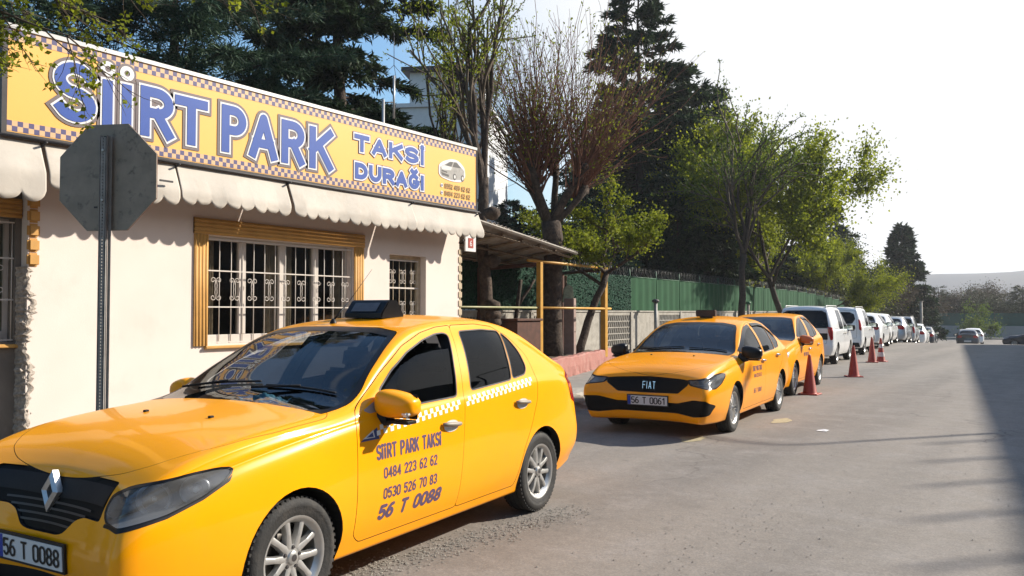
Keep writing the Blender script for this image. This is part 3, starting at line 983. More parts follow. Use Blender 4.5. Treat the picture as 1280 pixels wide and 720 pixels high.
# ================================================================ ground, road, kerbs
def gz(y):
    t = max(0., min(1., (y - 42) / 43))
    return -1.45 * t * t * (3 - 2 * t)
def sheet(name, xs_of, ys, m, zoff=0., nx=8, rough=0., seed=1, kind='structure', parent=None, zfun=None):
    """ground strip: xs_of(y) -> (x0, x1)"""
    rnd = random.Random(seed)
    V, F = [], []
    for y in ys:
        a, b = xs_of(y)
        for i in range(nx + 1):
            x = a + (b - a) * i / nx
            V.append((x, y, (zfun(x, y) if zfun else gz(y)) + zoff + rough * (rnd.random() - .5)))
    n = nx + 1
    for j in range(len(ys) - 1):
        for i in range(nx):
            F.append((j * n + i, j * n + i + 1, (j + 1) * n + i + 1, (j + 1) * n + i))
    o = link(name, new_mesh(name, V, F, [m], smooth=True), parent)
    return tag(o, kind=kind) if kind else o
def asphalt():
    m = bpy.data.materials.new('asphalt')
    m.use_nodes = True
    t = m.node_tree
    b = t.nodes['Principled BSDF']
    b.inputs['Specular IOR Level'].default_value = .25
    tc = t.nodes.new('ShaderNodeTexCoord')
    def noise(sc, det=6, rough=.6, vec=None, dim=None):
        n = t.nodes.new('ShaderNodeTexNoise')
        n.inputs['Scale'].default_value = sc; n.inputs['Detail'].default_value = det; n.inputs['Roughness'].default_value = rough
        t.links.new(vec or tc.outputs['Object'], n.inputs['Vector'])
        return n.outputs[0]
    def ramp(i, a, ca, b_, cb):
        r = t.nodes.new('ShaderNodeValToRGB')
        r.color_ramp.elements[0].position = a; r.color_ramp.elements[0].color = (*ca, 1)
        r.color_ramp.elements[1].position = b_; r.color_ramp.elements[1].color = (*cb, 1)
        t.links.new(i, r.inputs[0]); return r.outputs[0]
    def mix(f, a, c, mode='MIX', fac=1.):
        x = t.nodes.new('ShaderNodeMix'); x.data_type = 'RGBA'; x.blend_type = mode
        if f is None: x.inputs[0].default_value = fac
        else: t.links.new(f, x.inputs[0])
        for k, v in ((6, a), (7, c)):
            if isinstance(v, tuple): x.inputs[k].default_value = (*v, 1)
            else: t.links.new(v, x.inputs[k])
        return x.outputs[2]
    base = ramp(noise(.35, 6), .3, (.203, .181, .158), .7, (.228, .204, .180))
    # stretched tyre-worn bands along the street
    mp = t.nodes.new('ShaderNodeMapping'); mp.inputs['Scale'].default_value = (1.0, .05, 1); mp.inputs['Rotation'].default_value = (0, 0, R(-5))
    t.links.new(tc.outputs['Object'], mp.inputs[0])
    bands = ramp(noise(.9, 3, .5, mp.outputs[0]), .38, (.80, .80, .80), .65, (1.08, 1.07, 1.05))
    c = mix(None, base, bands, 'MULTIPLY')
    dust = ramp(noise(1.7, 8, .7), .48, (0, 0, 0), .75, (1, 1, 1))
    c = mix(dust, c, (.245, .222, .200))
    # stone aggregate
    vo = t.nodes.new('ShaderNodeTexVoronoi'); vo.inputs['Scale'].default_value = 95
    t.links.new(tc.outputs['Object'], vo.inputs['Vector'])
    agg = ramp(vo.outputs['Color'], .25, (.62, .62, .62), .95, (1.3, 1.28, 1.25))
    c = mix(None, c, agg, 'MULTIPLY', .4)
    grit = ramp(noise(9, 10, .85), .42, (.9, .9, .9), .62, (1.07, 1.07, 1.07))
    c = mix(None, c, grit, 'MULTIPLY')
    # dark oil spots
    oil = ramp(noise(2.6, 5, .6), .66, (0, 0, 0), .74, (1, 1, 1))
    c = mix(oil, c, (.14, .125, .11))
    # cracks
    v2 = t.nodes.new('ShaderNodeTexVoronoi'); v2.feature = 'DISTANCE_TO_EDGE'; v2.inputs['Scale'].default_value = .22; v2.inputs['Randomness'].default_value = 1
    n2 = t.nodes.new('ShaderNodeTexNoise'); n2.inputs['Scale'].default_value = 1.3; n2.inputs['Detail'].default_value = 6
    t.links.new(tc.outputs['Object'], n2.inputs['Vector'])
    va = t.nodes.new('ShaderNodeVectorMath'); va.operation = 'MULTIPLY_ADD'
    t.links.new(n2.outputs['Color'], va.inputs[0]); va.inputs[1].default_value = (1.6, 1.6, 0); t.links.new(tc.outputs['Object'], va.inputs[2])
    t.links.new(va.outputs[0], v2.inputs['Vector'])
    cr = ramp(v2.outputs['Distance'], .0015, (1, 1, 1), .0045, (0, 0, 0))
    gate = ramp(noise(.3, 2), .5, (0, 0, 0), .56, (1, 1, 1))
    crf = mix(None, cr, gate, 'MULTIPLY')
    c = mix(crf, c, (.12, .105, .092))
    t.links.new(c, b.inputs['Base Color'])
    rr = ramp(noise(3, 5), .3, (.72, .72, .72), .7, (.92, .92, .92))
    t.links.new(rr, b.inputs['Roughness'])
    bp = t.nodes.new('ShaderNodeBump'); bp.inputs['Strength'].default_value = .09; bp.inputs['Distance'].default_value = .006
    t.links.new(vo.outputs['Distance'], bp.inputs['Height'])
    bp2 = t.nodes.new('ShaderNodeBump'); bp2.inputs['Strength'].default_value = .15; bp2.inputs['Distance'].default_value = .012
    t.links.new(noise(6, 8, .7), bp2.inputs['Height']); t.links.new(bp.outputs[0], bp2.inputs['Normal'])
    t.links.new(bp2.outputs[0], b.inputs['Normal'])
    return m
M['asphalt'] = asphalt()
def kerbx(y):
    return -6.75 if y < 10.8 else -6.75 - (y - 10.8) * .105 - max(0, (y - 10.8)) ** 2 * .0003 if y < 60 else kerbx(59.99)
ysf = list(np.linspace(-30, 130, 161))
def terr(x, y):
    r = math.hypot(x, y)
    return gz(y) - .03 + (0 if r < 200 else 0)
sheet('ground', lambda y: (-1500, 1500), [-300, -100, -30] + list(np.linspace(-10, 130, 60)) + [200, 400, 900, 2500], M['soil'], -.05, 40)
sheet('road', lambda y: (kerbx(y), 14.), list(np.linspace(-30, 80, 111)), M['asphalt'], 0., 12)
sheet('cross_road', lambda y: (-70, 90.), list(np.linspace(80, 104, 13)), M['asphalt'], .0, 20)
def walk_in(y):
    return -8.9 if y < 11.4 else (fence_x(y) + .1)
def fence_x(y):
    return -11.76 + (y - 14.96) * (-.59 / 6.9) if y < 21.9 else -12.35 + (y - 21.9) * -.0375
SW = .13
sheet('sidewalk', lambda y: (walk_in(y), kerbx(y) - .14), list(np.linspace(-12, 76, 110)), M['pave'], SW, 8, .006)
# kerb stones, one by one
kerb = tag(link('kerb', None), kind='structure')
kerb.empty_display_size = .1
y = -3.0
rk = random.Random(5)
kerb_mesh = MB().box((0, 0, 0), (.14, .985, .28), M['concrete'])
km = kerb_mesh.mesh('kerb_stone')
bm = bmesh.new(); bm.from_mesh(km); bmesh.ops.remove_doubles(bm, verts=bm.verts, dist=1e-5)
bmesh.ops.bevel(bm, geom=list(bm.edges), offset=.018, segments=2, affect='EDGES'); bm.to_mesh(km); bm.free()
while y < 70:
    x = (kerbx(y) + kerbx(y + 1)) / 2
    o = link('kerb_stone', km, kerb)
    an = math.atan2(kerbx(y) - kerbx(y + 1), 1)
    o.location = (x - .07 + rk.uniform(-.008, .008), y + .5, gz(y + .5) + SW - .135 + rk.uniform(-.008, .008))
    o.rotation_euler = (rk.uniform(-.008, .008), rk.uniform(-.02, .02), an + rk.uniform(-.008, .008))
    y += 1.0
# broken concrete block at the kerb behind the near taxi
bb = MB()
rb = random.Random(8)
bmx = bmesh.new(); bmesh.ops.create_cube(bmx, size=1)
bmesh.ops.subdivide_edges(bmx, edges=bmx.edges, cuts=5, use_grid_fill=True)
for v in bmx.verts:
    v.co = Vector((v.co.x * .85, v.co.y * 1.5, v.co.z * .34)) + Vector((rb.uniform(-.03, .03), rb.uniform(-.03, .03), rb.uniform(-.02, .025)))
me = bpy.data.meshes.new('concrete_block'); bmx.to_mesh(me); bmx.free(); me.materials.append(M['concrete'])
o = link('concrete_block', me); o.location = (-7.05, 11.35, .10); o.rotation_euler = (0, .0, .12)
tag(o, 'broken grey concrete block at the kerb behind the nearest taxi', 'concrete block')
dg_ = MB().box((-6.86, 12.15, .135), (.30, .20, .03), M['gap'], rz=.3)
dg_.box((-6.95, 12.2, .19), (.22, .30, .05), M['dark_metal'], rz=.5, ry=.3)
tag(dg_.build('drain_cover', None, None), 'dark loose metal plate tipped beside the broken concrete block', 'metal plate')
# gravel crumbs against the tyre and along the road
def crumbs(name, n, fn, seed, s0=.006, s1=.018):
    rr_ = random.Random(seed)
    V, F = [], []
    for i in range(n):
        x, y, s = fn(rr_)
        s *= rr_.uniform(s0, s1)
        z = gz(y) + s * .3
        k = len(V)
        V += [(x + s * rr_.uniform(.6, 1), y, z), (x - s * rr_.uniform(.6, 1), y + s * .3, z), (x, y + s * rr_.uniform(.6, 1), z), (x, y - s, z), (x, y, z + s * .8), (x, y, z - s * .5)]
        F += [(k, k + 2, k + 4), (k + 2, k + 1, k + 4), (k + 1, k + 3, k + 4), (k + 3, k, k + 4)]
    return tag(link(name, new_mesh(name, V, F, [M['concrete']])), kind='stuff')
def g1(r):
    t = r.random()
    return (-3.32 + r.gauss(0, .10) - .35 * t, 5.6 - 2.6 * t + r.gauss(0, .12), 1)
def g2(r): return (r.uniform(-6, 0), r.uniform(2.5, 22), .9)
def g3(r): return (-2.1 + r.gauss(0, .35), 5.6 + r.gauss(0, .9), .8)
def g4(r):
    y_ = r.uniform(10, 30); return (kerbx(y_) + abs(r.gauss(0, .2)), y_, 1)
crumbs('gravel', 1500, g1, 1, .004, .012)
crumbs('gravel', 260, g2, 2, .004, .012)
crumbs('gravel', 240, g3, 3, .004, .011)
crumbs('gravel', 500, g4, 4, .005, .016)
# litter on the asphalt
tag(link('litter', new_mesh('litter', [(-.07, -.03, .004), (.06, -.045, .004), (.08, .03, .016), (.0, .05, .02), (-.06, .035, .006)], [(0, 1, 2, 3, 4)], [M['paper']])), 'small white scrap of paper lying on the open asphalt', 'litter').location = (-2.88, 11.18, 0.003)
for k, (x, y, s) in enumerate(((-4.0, 9.6, 1.0), (-3.62, 11.9, 1.1))):
    rr_ = random.Random(k + 3)
    V = [(x + s * .16 * math.cos(a) * rr_.uniform(.5, 1.2), y + s * .30 * math.sin(a) * rr_.uniform(.5, 1.2), .004) for a in [2 * PI * i / 11 for i in range(11)]]
    tag(link('road_marking', new_mesh('road_marking', V, [tuple(range(11))], [M['yellow_mark']])), kind='structure')
# ---------------------------------------------------------------- traffic cones
def cone_thing(x, y, label, tall=.75, band=False, group='traffic cones beside the parked row', rz=0.):
    t = thing('traffic_cone', label, 'traffic cone', (x, y, gz(y)), rz, group)
    b = MB()
    b.box((0, 0, .0125), (.36, .36, .025), M['cone'])
    b.build('base', None, t, bevel=.008)
    c = MB()
    prof = [(.135, .025), (.125, .04)]
    c.lathe(prof + [(.028, tall - .02), (.022, tall), (.0, tall)], 28, M['cone'], True)
    c.build('cone_body', None, t)
    if band:
        for z0, z1 in ((tall * .22, tall * .40), (tall * .58, tall * .74)):
            r0 = .125 - (.125 - .028) * (z0 - .04) / (tall - .06); r1 = .125 - (.125 - .028) * (z1 - .04) / (tall - .06)
            MB().lathe([(r0 + .002, z0), (r1 + .002, z1)], 28, M['cone_white']).build('white_band', None, t)
    return t
cone_thing(-4.35, 16.02, 'largest plain red cone, beside the third yellow taxi')
cone_thing(-4.66, 20.97, 'plain red cone on open asphalt between the taxi and the white van', rz=.5)
cone_thing(-5.52, 27.27, 'far plain red cone close to the side of the white van', .78, rz=.2)
cone_thing(-5.38, 27.87, 'far red cone with white bands', .74, True)
# ================================================================ stop sign seen from behind
def stop_sign():
    t = thing('traffic_sign', 'blank grey back of an octagonal road sign on a perforated post', 'road sign', (-6.45, 3.52, SW), R(25.6), None)
    # local: sign plane across x, viewer towards -y
    r = .43 / math.cos(PI / 8)
    oc = [(r * math.cos(PI / 8 + k * PI / 4), r * math.sin(PI / 8 + k * PI / 4)) for k in range(8)]
    T = Matrix.Translation((0.0, .035, 2.64 - SW)) @ Matrix.Rotation(PI / 2, 4, 'X')
    pl = MB().prism(oc, -.006, .006, M['grey_metal'], T)
    pl.build('sign_plate', None, t, bevel=.002)
    f = MB().prism([(x * 1.0, y) for x, y in oc], .0, .001, M['cone'], Matrix.Translation((0.0, .044, 2.64 - SW)) @ Matrix.Rotation(PI / 2, 4, 'X'))
    f.build('sign_face', None, t)
    # U channel post, perforated web
    z0, z1 = -.12, 2.97 - SW
    p = MB()
    w, dpt, th_ = .045, .035, .004
    hz = []
    z = z0
    web = []
    step = .0254
    n = int((z1 - z0) / step)
    hr = .0048
    V, F = [], []
    for i in range(n):
        a = z0 + i * step; b_ = a + step; c = (a + b_) / 2
        k = len(V)
        W2 = .022
        V += [(-W2, -.028, a), (W2, -.028, a), (W2, -.028, b_), (-W2, -.028, b_), (-hr, -.028, c - hr), (hr, -.028, c - hr), (hr, -.028, c + hr), (-hr, -.028, c + hr)]
        F += [(k, k + 1, k + 5, k + 4), (k + 1, k + 2, k + 6, k + 5), (k + 2, k + 3, k + 7, k + 6), (k + 3, k, k + 4, k + 7)]
    p.add(V, F, M['post_metal'])
    H_ = z1 - z0; zc = (z0 + z1) / 2
    for s in (1, -1):
        p.box((s * .026, -.012, zc), (.004, .036, H_), M['post_metal'], rz=s * .25)
        p.box((s * .041, .006, zc), (.026, .004, H_), M['post_metal'])
    p.box((0, -.0, zc), (.03, .002, H_), M['gap'])
    p.build('post', None, t)
    for z in (2.45 - SW, 2.85 - SW):
        q = MB().lathe([(.011, 0), (.011, .008), (.0, .009)], 6, M['alu'], False, Matrix.Translation((0, -.029, z)) @ Matrix.Rotation(PI / 2, 4, 'X'))
        q.build('bolt', None, t)
    s_ = MB().box((.0, .0, 0), (.03, .002, .014), M['dark_metal'])
    o = s_.build('sticker', None, t); o.location = (-.10, .027, 2.40 - SW)
stop_sign()

sl_ = thing('street_lamp', 'slim steel street lamp across the street, leaning arm over the road', 'street lamp', (2.7, 17.3, 0))
H_ = 5.75
MB().tube([(0, 0, 0), (0, 0, H_ - .2)], [.06, .04], 10, M['post_metal']).build('pole', None, sl_)
MB().tube([(0, 0, H_ - .2), (-.12, .02, H_), (-.5, .18, H_ + .12), (-1.15, .5, H_ + .15)], .032, 8, M['post_metal']).build('arm', None, sl_)
MB().box((-1.35, .6, H_ + .14), (.45, .16, .09), M['grey_metal'], rz=-.45).build('lamp_head', None, sl_, bevel=.02)
MB().box((0, 0, .04), (.3, .3, .08), M['concrete']).build('base', None, sl_)

# ================================================================ taxi office
BX = -8.9
Y0, Y1 = 4.06, 11.12
def frame_boxes(mb, holes, y0, y1, z0, z1, x0, x1, m):
    """wall slab between x0..x1 with rectangular holes (ya, yb, za, zb)"""
    ys = sorted({y0, y1} | {h[0] for h in holes} | {h[1] for h in holes})
    zs = sorted({z0, z1} | {h[2] for h in holes} | {h[3] for h in holes})
    solid = {}
    for i in range(len(ys) - 1):
        for j in range(len(zs) - 1):
            cy, cz = (ys[i] + ys[i + 1]) / 2, (zs[j] + zs[j + 1]) / 2
            solid[i, j] = not any(h[0] < cy < h[1] and h[2] < cz < h[3] for h in holes)
    def quad(a, b, c, d): mb.add([a, b, c, d], [(0, 1, 2, 3)], m)
    for (i, j), s in solid.items():
        if not s: continue
        a, b, c, d = ys[i], ys[i + 1], zs[j], zs[j + 1]
        quad((x1, a, c), (x1, b, c), (x1, b, d), (x1, a, d))
        quad((x0, a, d), (x0, b, d), (x0, b, c), (x0, a, c))
        for (di, dj, q) in ((-1, 0, [(x0, a, c), (x1, a, c), (x1, a, d), (x0, a, d)]), (1, 0, [(x1, b, c), (x0, b, c), (x0, b, d), (x1, b, d)]), (0, -1, [(x0, a, c), (x0, b, c), (x1, b, c), (x1, a, c)]), (0, 1, [(x1, a, d), (x1, b, d), (x0, b, d), (x0, a, d)])):
            if not solid.get((i + di, j + dj), False): quad(*q)
off = thing('taxi_office', 'small cream-plastered taxi office with barred windows, under the yellow sign', 'building', (0, 0, 0))
holes = [(6.17, 8.62, 1.16, 2.51), (9.39, 10.25, SW, 2.46)]
mb = MB()
frame_boxes(mb, holes, Y0, Y1, 0, 3.32, BX - .22, BX, M['plaster'])
mb.box2((BX - .22, Y0 - .0, 0), (-12.2, Y0 + .2, 3.32), M['plaster'])
mb.box2((BX - .22, Y1 - .2, 0), (-12.2, Y1, 3.32), M['plaster'])
mb.box2((-12.2, Y0 - 8, 0), (-12.0, Y1, 3.32), M['plaster'])
mb.build('wall', None, off)
# recessed part on the left, shade painted into its wall colour
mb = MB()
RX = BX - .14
frame_boxes(mb, [(2.0, 4.0, 1.25, 2.52)], -4.0, Y0, 0, 3.32, RX - .22, RX, M['shade_plaster'])
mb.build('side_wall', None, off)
MB().box2((BX - .02, Y0 - 8.05, 3.32), (-12.3, Y1 + .05, 3.42), M['shade_plaster']).build('roof', None, off)
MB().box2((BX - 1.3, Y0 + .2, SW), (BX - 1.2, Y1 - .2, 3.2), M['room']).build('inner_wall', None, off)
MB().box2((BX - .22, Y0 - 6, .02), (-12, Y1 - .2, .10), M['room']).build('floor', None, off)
# broken plaster edge at the left corner
rb = random.Random(11)
V, F = [], []
nz, nr = 90, 5
for i in range(nz + 1):
    z = 2.02 * i / nz
    j1 = rb.uniform(.0, .07) + .03 * math.sin(z * 9)
    for k in range(nr + 1):
        t = k / nr
        V.append((BX - .16 * max(0, 1 - 2.2 * t) + (rb.uniform(.004, .016) if k < nr else .0035), Y0 - .05 + t * (.06 + j1) + rb.uniform(-.012, .012), z))
for i in range(nz):
    for k in range(nr):
        a = i * (nr + 1) + k
        F.append((a, a + 1, a + nr + 2, a + nr + 1))
link('broken_edge', new_mesh('broken_edge', V, F, [M['mortar']]), off)
for i in range(70):
    z = rb.uniform(.1, 2.05); s = rb.uniform(.012, .035)
    if i % 2: continue
    q = MB().box((BX + rb.uniform(-.06, .004), Y0 + rb.uniform(-.04, .05), z), (s, s * 1.4, s), M['mortar'], rz=rb.random() * 3, rx=rb.random() * 3)
    q.build('plaster_chip', None, off)
def quoins(y, x, z0, z1, m, wdt=.16, first=0.):
    z = z0
    while z < z1 - .02:
        h_ = min(.15, z1 - z)
        MB().box((x + .012, y, z + h_ / 2), (.06, wdt, h_ - .01), m).build('quoin_stone', None, off, bevel=.022, seg=2)
        z += .15
quoins(Y0 + .05, BX - .012, 2.02, 3.12, M['ochre'], .12)
quoins(Y1 + .02, BX - .03, SW, 2.66, M['mortar_light'] if 'mortar_light' in M else M['awning'], .13)
# ---- windows
def fluted(y0, y1, z0, z1, x, m, horiz, n=4, parent=None):
    """strip of rounded ridges standing on the wall"""
    mb = MB()
    for k in range(n):
        if horiz:
            c = z0 + (z1 - z0) * (k + .5) / n; r = (z1 - z0) / n / 2 * .86
            mb.tube([(x, y0, c), (x, y1, c)], r, 10, m)
        else:
            c = y0 + (y1 - y0) * (k + .5) / n; r = (y1 - y0) / n / 2 * .86
            mb.tube([(x, c, z0), (x, c, z1)], r, 10, m)
    if horiz: mb.box2((x - .03, y0, z0), (x + .012, y1, z1), m)
    else: mb.box2((x - .03, y0, z0), (x + .012, y1, z1), m)
    return mb.build('moulding', None, parent)
def scroll(mb, yc, zc, x, h=.115, m=None):
    """pair of C scrolls back to back"""
    for s in (1, -1):
        pts = []
        for k in range(0, 15):   # upper curl
            a = R(-200 + k * 27)
            r = .014 + .0016 * k
            pts.append((x, yc + s * (.042 + r * math.cos(a) * 1.0), zc + h * .62 + r * math.sin(a)))
        mb.tube(pts, .0048, 5, m)
        low = [(p[0], p[1], 2 * zc - p[2]) for p in pts]
        mb.tube(low, .0048, 5, m)
        mb.tube([pts[-1], (x, yc + s * .016, zc + h * .25), (x, yc + s * .012, zc), (x, yc + s * .016, zc - h * .25), low[-1]], .0048, 5, m)
def barred_window(y0, y1, z0, z1, x, parent, mould=True, mulls=(.245, .51, .75), nb=14, name='window', scrolls=9, hz=(.325, .66)):
    w = link(name, None, parent)
    fr = MB()
    t_ = .05
    fx = x - .16
    fr.box2((fx - .03, y0, z0), (fx + .03, y0 + t_, z1), M['white_frame'])
    fr.box2((fx - .03, y1 - t_, z0), (fx + .03, y1, z1), M['white_frame'])
    fr.box2((fx - .03, y0 + t_, z1 - t_), (fx + .03, y1 - t_, z1), M['white_frame'])
    fr.box2((fx - .03, y0 + t_, z0), (fx + .03, y1 - t_, z0 + .11), M['white_frame'])
    ms = [y0 + (y1 - y0) * q for q in mulls]
    for q in ms:
        fr.box2((fx - .035, q - .055, z0 + .11), (fx + .035, q + .055, z1 - t_), M['white_frame'])
    fro = fr.build('frame', None, w, bevel=.006)
    edges = [y0 + t_] + [v for q in ms for v in (q - .055, q + .055)] + [y1 - t_]
    for i in range(0, len(edges), 2):
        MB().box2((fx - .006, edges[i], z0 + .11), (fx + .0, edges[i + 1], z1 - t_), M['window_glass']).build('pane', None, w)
        # pale curtain behind each pane
        cw_ = (edges[i + 1] - edges[i])
        V, F = [], []
        nn = 24
        for k in range(nn + 1):
            yy = edges[i] + cw_ * (k / nn * .36 + (.64 if i % 4 else 0))
            for z in (z0 + .1, z1 - .05): V.append((fx - .05 + .02 * math.sin(k * 1.3), yy, z))
        for k in range(nn): F.append((2 * k, 2 * k + 2, 2 * k + 3, 2 * k + 1))
        link('curtain', new_mesh('curtain', V, F, [M['curtain']], smooth=True), w)
    gx = x - .035
    for i in range(nb + 1):
        yy = y0 + .015 + (y1 - y0 - .03) * i / nb
        MB().tube([(gx, yy, z0 + .01), (gx, yy, z1 - .04)], .0062, 6, M['iron_white']).build('grille_bar', None, w)
    zr = [z0 + (z1 - z0) * (1 - q) for q in hz]
    for z in [z1 - .045] + zr + [z0 + .02]:
        MB().box2((gx + .004, y0, z - .008), (gx + .012, y1, z + .008), M['iron_white']).build('grille_rail', None, w)
    zc_ = sum(zr) / 2
    for k in range(scrolls):
        sb = MB()
        scroll(sb, y0 + (y1 - y0) * (k + .5) / scrolls, zc_, gx + .004, .175, M['iron_white'])
        sb.build('scroll', None, w)
    if mould:
        mw = .20
        fluted(y0 - mw - .0, y0 - .01, z0 - .02, z1 + .0, x + .01, M['ochre'], False, 4, w)
        if y1 > 5: fluted(y1 + .01, y1 + mw, z0 - .02, z1 + .0, x + .01, M['ochre'], False, 4, w)
        fluted(y0 - mw - .01, (y1 + mw + .01) if y1 > 5 else y1 + .05, z1 + .004, z1 + .20, x + .014, M['ochre'], True, 4, w)
        MB().box2((x - .02, y0 - .05, z0 - .06), (x + .05, y1 + .05, z0 - .022), M['ochre']).build('sill', None, w, bevel=.008)
    return w
wn = barred_window(6.17, 8.62, 1.16, 2.51, BX, off)
wl = barred_window(2.0, 4.0, 1.25, 2.52, RX, off, nb=11, scrolls=6, mulls=(.33, .66))
# door with ironwork, set back in its reveal
d = link('door', None, off)
dx = BX - .17
f = MB()
f.box2((dx - .03, 9.39, SW), (dx + .05, 9.44, 2.46), M['mortar_light']); f.box2((dx - .03, 10.17, SW), (dx + .05, 10.25, 2.46), M['mortar_light'])
f.box2((dx - .03, 9.45, 2.40), (dx + .05, 10.19, 2.46), M['mortar_light']); f.box2((dx - .03, 9.45, SW), (dx + .03, 10.19, .95), M['white_frame'])
f.build('frame', None, d, bevel=.005)
MB().box2((dx - .006, 9.45, .95), (dx, 10.19, 2.40), M['window_glass']).build('pane', None, d)
for i in range(6):
    yy = 9.47 + .70 * i / 5
    MB().tube([(dx + .04, yy, .96), (dx + .04, yy, 2.39)], .006, 6, M['mortar_light']).build('grille_bar', None, d)  # shade of the reveal put into the bars' darker colour
for z in (1.94, 1.42, 2.38, 1.0):
    MB().box2((dx + .045, 9.45, z - .012), (dx + .055, 10.19, z + .012), M['iron_white']).build('grille_rail', None, d)
for zc_ in (2.12, 1.62):
    for k in range(3):
        sb = MB(); scroll(sb, 9.58 + .24 * k, zc_, dx + .05, .12, M['iron_white']); sb.build('scroll', None, d)
MB().box((dx + .05, 10.14, 1.35), (.03, .02, .14), M['alu']).build('handle', None, d)
# house number plate at the corner
npn = thing('number_plate', 'small red number plate on a white board by the awning end', 'number plate', (BX + .05, 11.36, 2.76))
MB().box((0, 0, 0), (.03, .30, .30), M['sign_white']).build('board', None, npn, bevel=.004)
MB().box((.017, .0, .0), (.008, .14, .17), M['cone']).build('plate', None, npn)
V, F, tw = lettering('6', .085, .045, 0, .014)
lettered(link('number', new_mesh('number', [(.0225, u - tw / 2, v - .05) for u, v in V], F, [M['sign_white']]), npn))
MB().box((-.02, -.12, .04), (.04, .14, .03), M['dark_metal']).build('bracket', None, npn)
# ---- awning: four canvas panels with scalloped hems
aw = thing('awning', 'cream canvas awning with scalloped hem along the office front', 'awning')
def awning_panel(ya, yb, zb, seed, sag=.03, scal=.19, depth=.10, xo=0., ztop=3.30):
    r = random.Random(seed)
    n = max(8, int((yb - ya) / .016))
    ns = max(1, round((yb - ya) / scal))
    rows = 12
    V, F = [], []
    ph = [r.uniform(0, 6.28) for _ in range(4)]
    for i in range(n + 1):
        y = ya + (yb - ya) * i / n
        u = (y - ya) / (yb - ya)
        fr = (u * ns) % 1
        hem = zb + depth - depth * (1 - abs(2 * fr - 1) ** 2.4) ** .6 - sag * math.sin(PI * u)
        hem += .012 * math.sin(u * 31 + ph[0])
        for j in range(rows + 1):
            t = j / rows
            z = ztop + (hem - ztop) * t
            x = -8.62 + xo + (.15 * min(1, (ztop - z) / .36)) + (.016 * math.sin(u * (yb - ya) * 5 + ph[1]) + .006 * math.sin(u * (yb - ya) * 14 + ph[2] + t * 3)) * t
            
            V.append((x, y, z))
    m_ = rows + 1
    for i in range(n):
        for j in range(rows):
            F.append((i * m_ + j, i * m_ + j + 1, (i + 1) * m_ + j + 1, (i + 1) * m_ + j))
    me = new_mesh('awning_panel', V, F, [M['awning']], smooth=True)
    o = link('awning_panel', me, aw)
    so_ = o.modifiers.new('s', 'SOLIDIFY'); so_.thickness = .004
    return o
awning_panel(2.2, 4.02, 2.66, 1, .04, .23, .09)
awning_panel(4.06, 5.50, 2.78, 2, .02, .21, .08)
awning_panel(5.52, 7.10, 2.80, 3, .0, .20, .075, .01)
awning_panel(7.13, 9.52, 2.80, 4, .015, .20, .075, .02)
awning_panel(9.53, 11.24, 2.80, 5, .0, .20, .075, .01)
# torn fold / hook on the second panel
MB().box((-8.43, 5.30, 3.02), (.02, .16, .02), M['dark_metal']).build('awning_hook', None, aw)
fm = MB()
fm.tube([(-8.56, 2.2, 3.27), (-8.56, 11.24, 3.27)], .016, 8, M['dark_metal'])
for y in (2.3, 4.04, 5.51, 7.115, 9.52, 11.2):
    fm.tube([(-8.50, y, 3.25), (BX, y, 3.12)], .012, 6, M['dark_metal'])
fm.build('awning_frame', None, aw)
MB().box2((BX + .001, 2.2, 3.285), (-8.66, 11.2, 3.30), M['dark_metal']).build('soffit', None, aw)
# ================================================================ the big sign
SX = -8.6
sg = thing('shop_sign', 'long yellow sign reading SiiRT PARK TAKSİ DURAĞI above the awning', 'sign')
SY0, SY1, SZ0, SZ1 = 3.70, 11.20, 3.315, 4.335
MB().box2((SX - .16, SY0, SZ0 - .03), (SX, SY1, SZ1 + .02), M['dark_metal']).build('sign_box', None, sg)
MB().box2((SX, SY0, SZ0), (SX + .004, SY1, SZ1), M['sign_yellow']).build('sign_face', None, sg)
MB().box2((SX - .17, SY0 - .012, SZ1 + .0), (SX + .02, SY1 + .012, SZ1 + .045), M['alu']).build('top_trim', None, sg)
MB().box2((SX - .16, SY1, SZ0 - .03), (SX + .015, SY1 + .018, SZ1), M['dark_metal']).build('side_trim', None, sg)
MB().box2((SX - .16, SY0 - .05, SZ0 - .05), (SX + .02, SY0, SZ1), M['dark_metal']).build('side_trim', None, sg)
MB().box2((SX - .0, SY0, SZ0 - .05), (SX + .02, SY1, SZ0 - .002), M['dark_metal']).build('bottom_trim', None, sg)
def checks(z, name):
    V, F, V2, F2 = [], [], [], []
    sq = .052
    n = int((SY1 - SY0) / sq)
    for i in range(n):
        for r in (0, 1):
            y = SY0 + i * sq; zz = z + r * sq
            q = [(SX + .0065, y, zz), (SX + .0065, y + sq, zz), (SX + .0065, y + sq, zz + sq), (SX + .0065, y, zz + sq)]
            A, B_ = (V, F) if (i + r) % 2 else (V2, F2)
            k = len(A); A += q; B_.append((k, k + 1, k + 2, k + 3))
    lettered(link(name, new_mesh(name, V, F, [M['sign_purple']]), sg))
    lettered(link(name, new_mesh(name, V2, F2, [M['checker_pale']]), sg))
M['checker_pale'] = mat('checker_pale', (.56, .36, .19), .5, noise=.03)
checks(SZ0 + .01, 'checker_strip')
checks(SZ1 - .114, 'checker_strip')
def sign_layer(strokes_list, t, dx, m, name):
    V, F = [], []
    for st in strokes_list:
        v, f = stroke_poly(st, t, True)
        b = len(V)
        V += [(SX + dx, a, b_) for a, b_ in v]
        F += [tuple(k + b for k in q) for q in f]
    return lettered(link(name, new_mesh(name, V, F, [m]), sg))
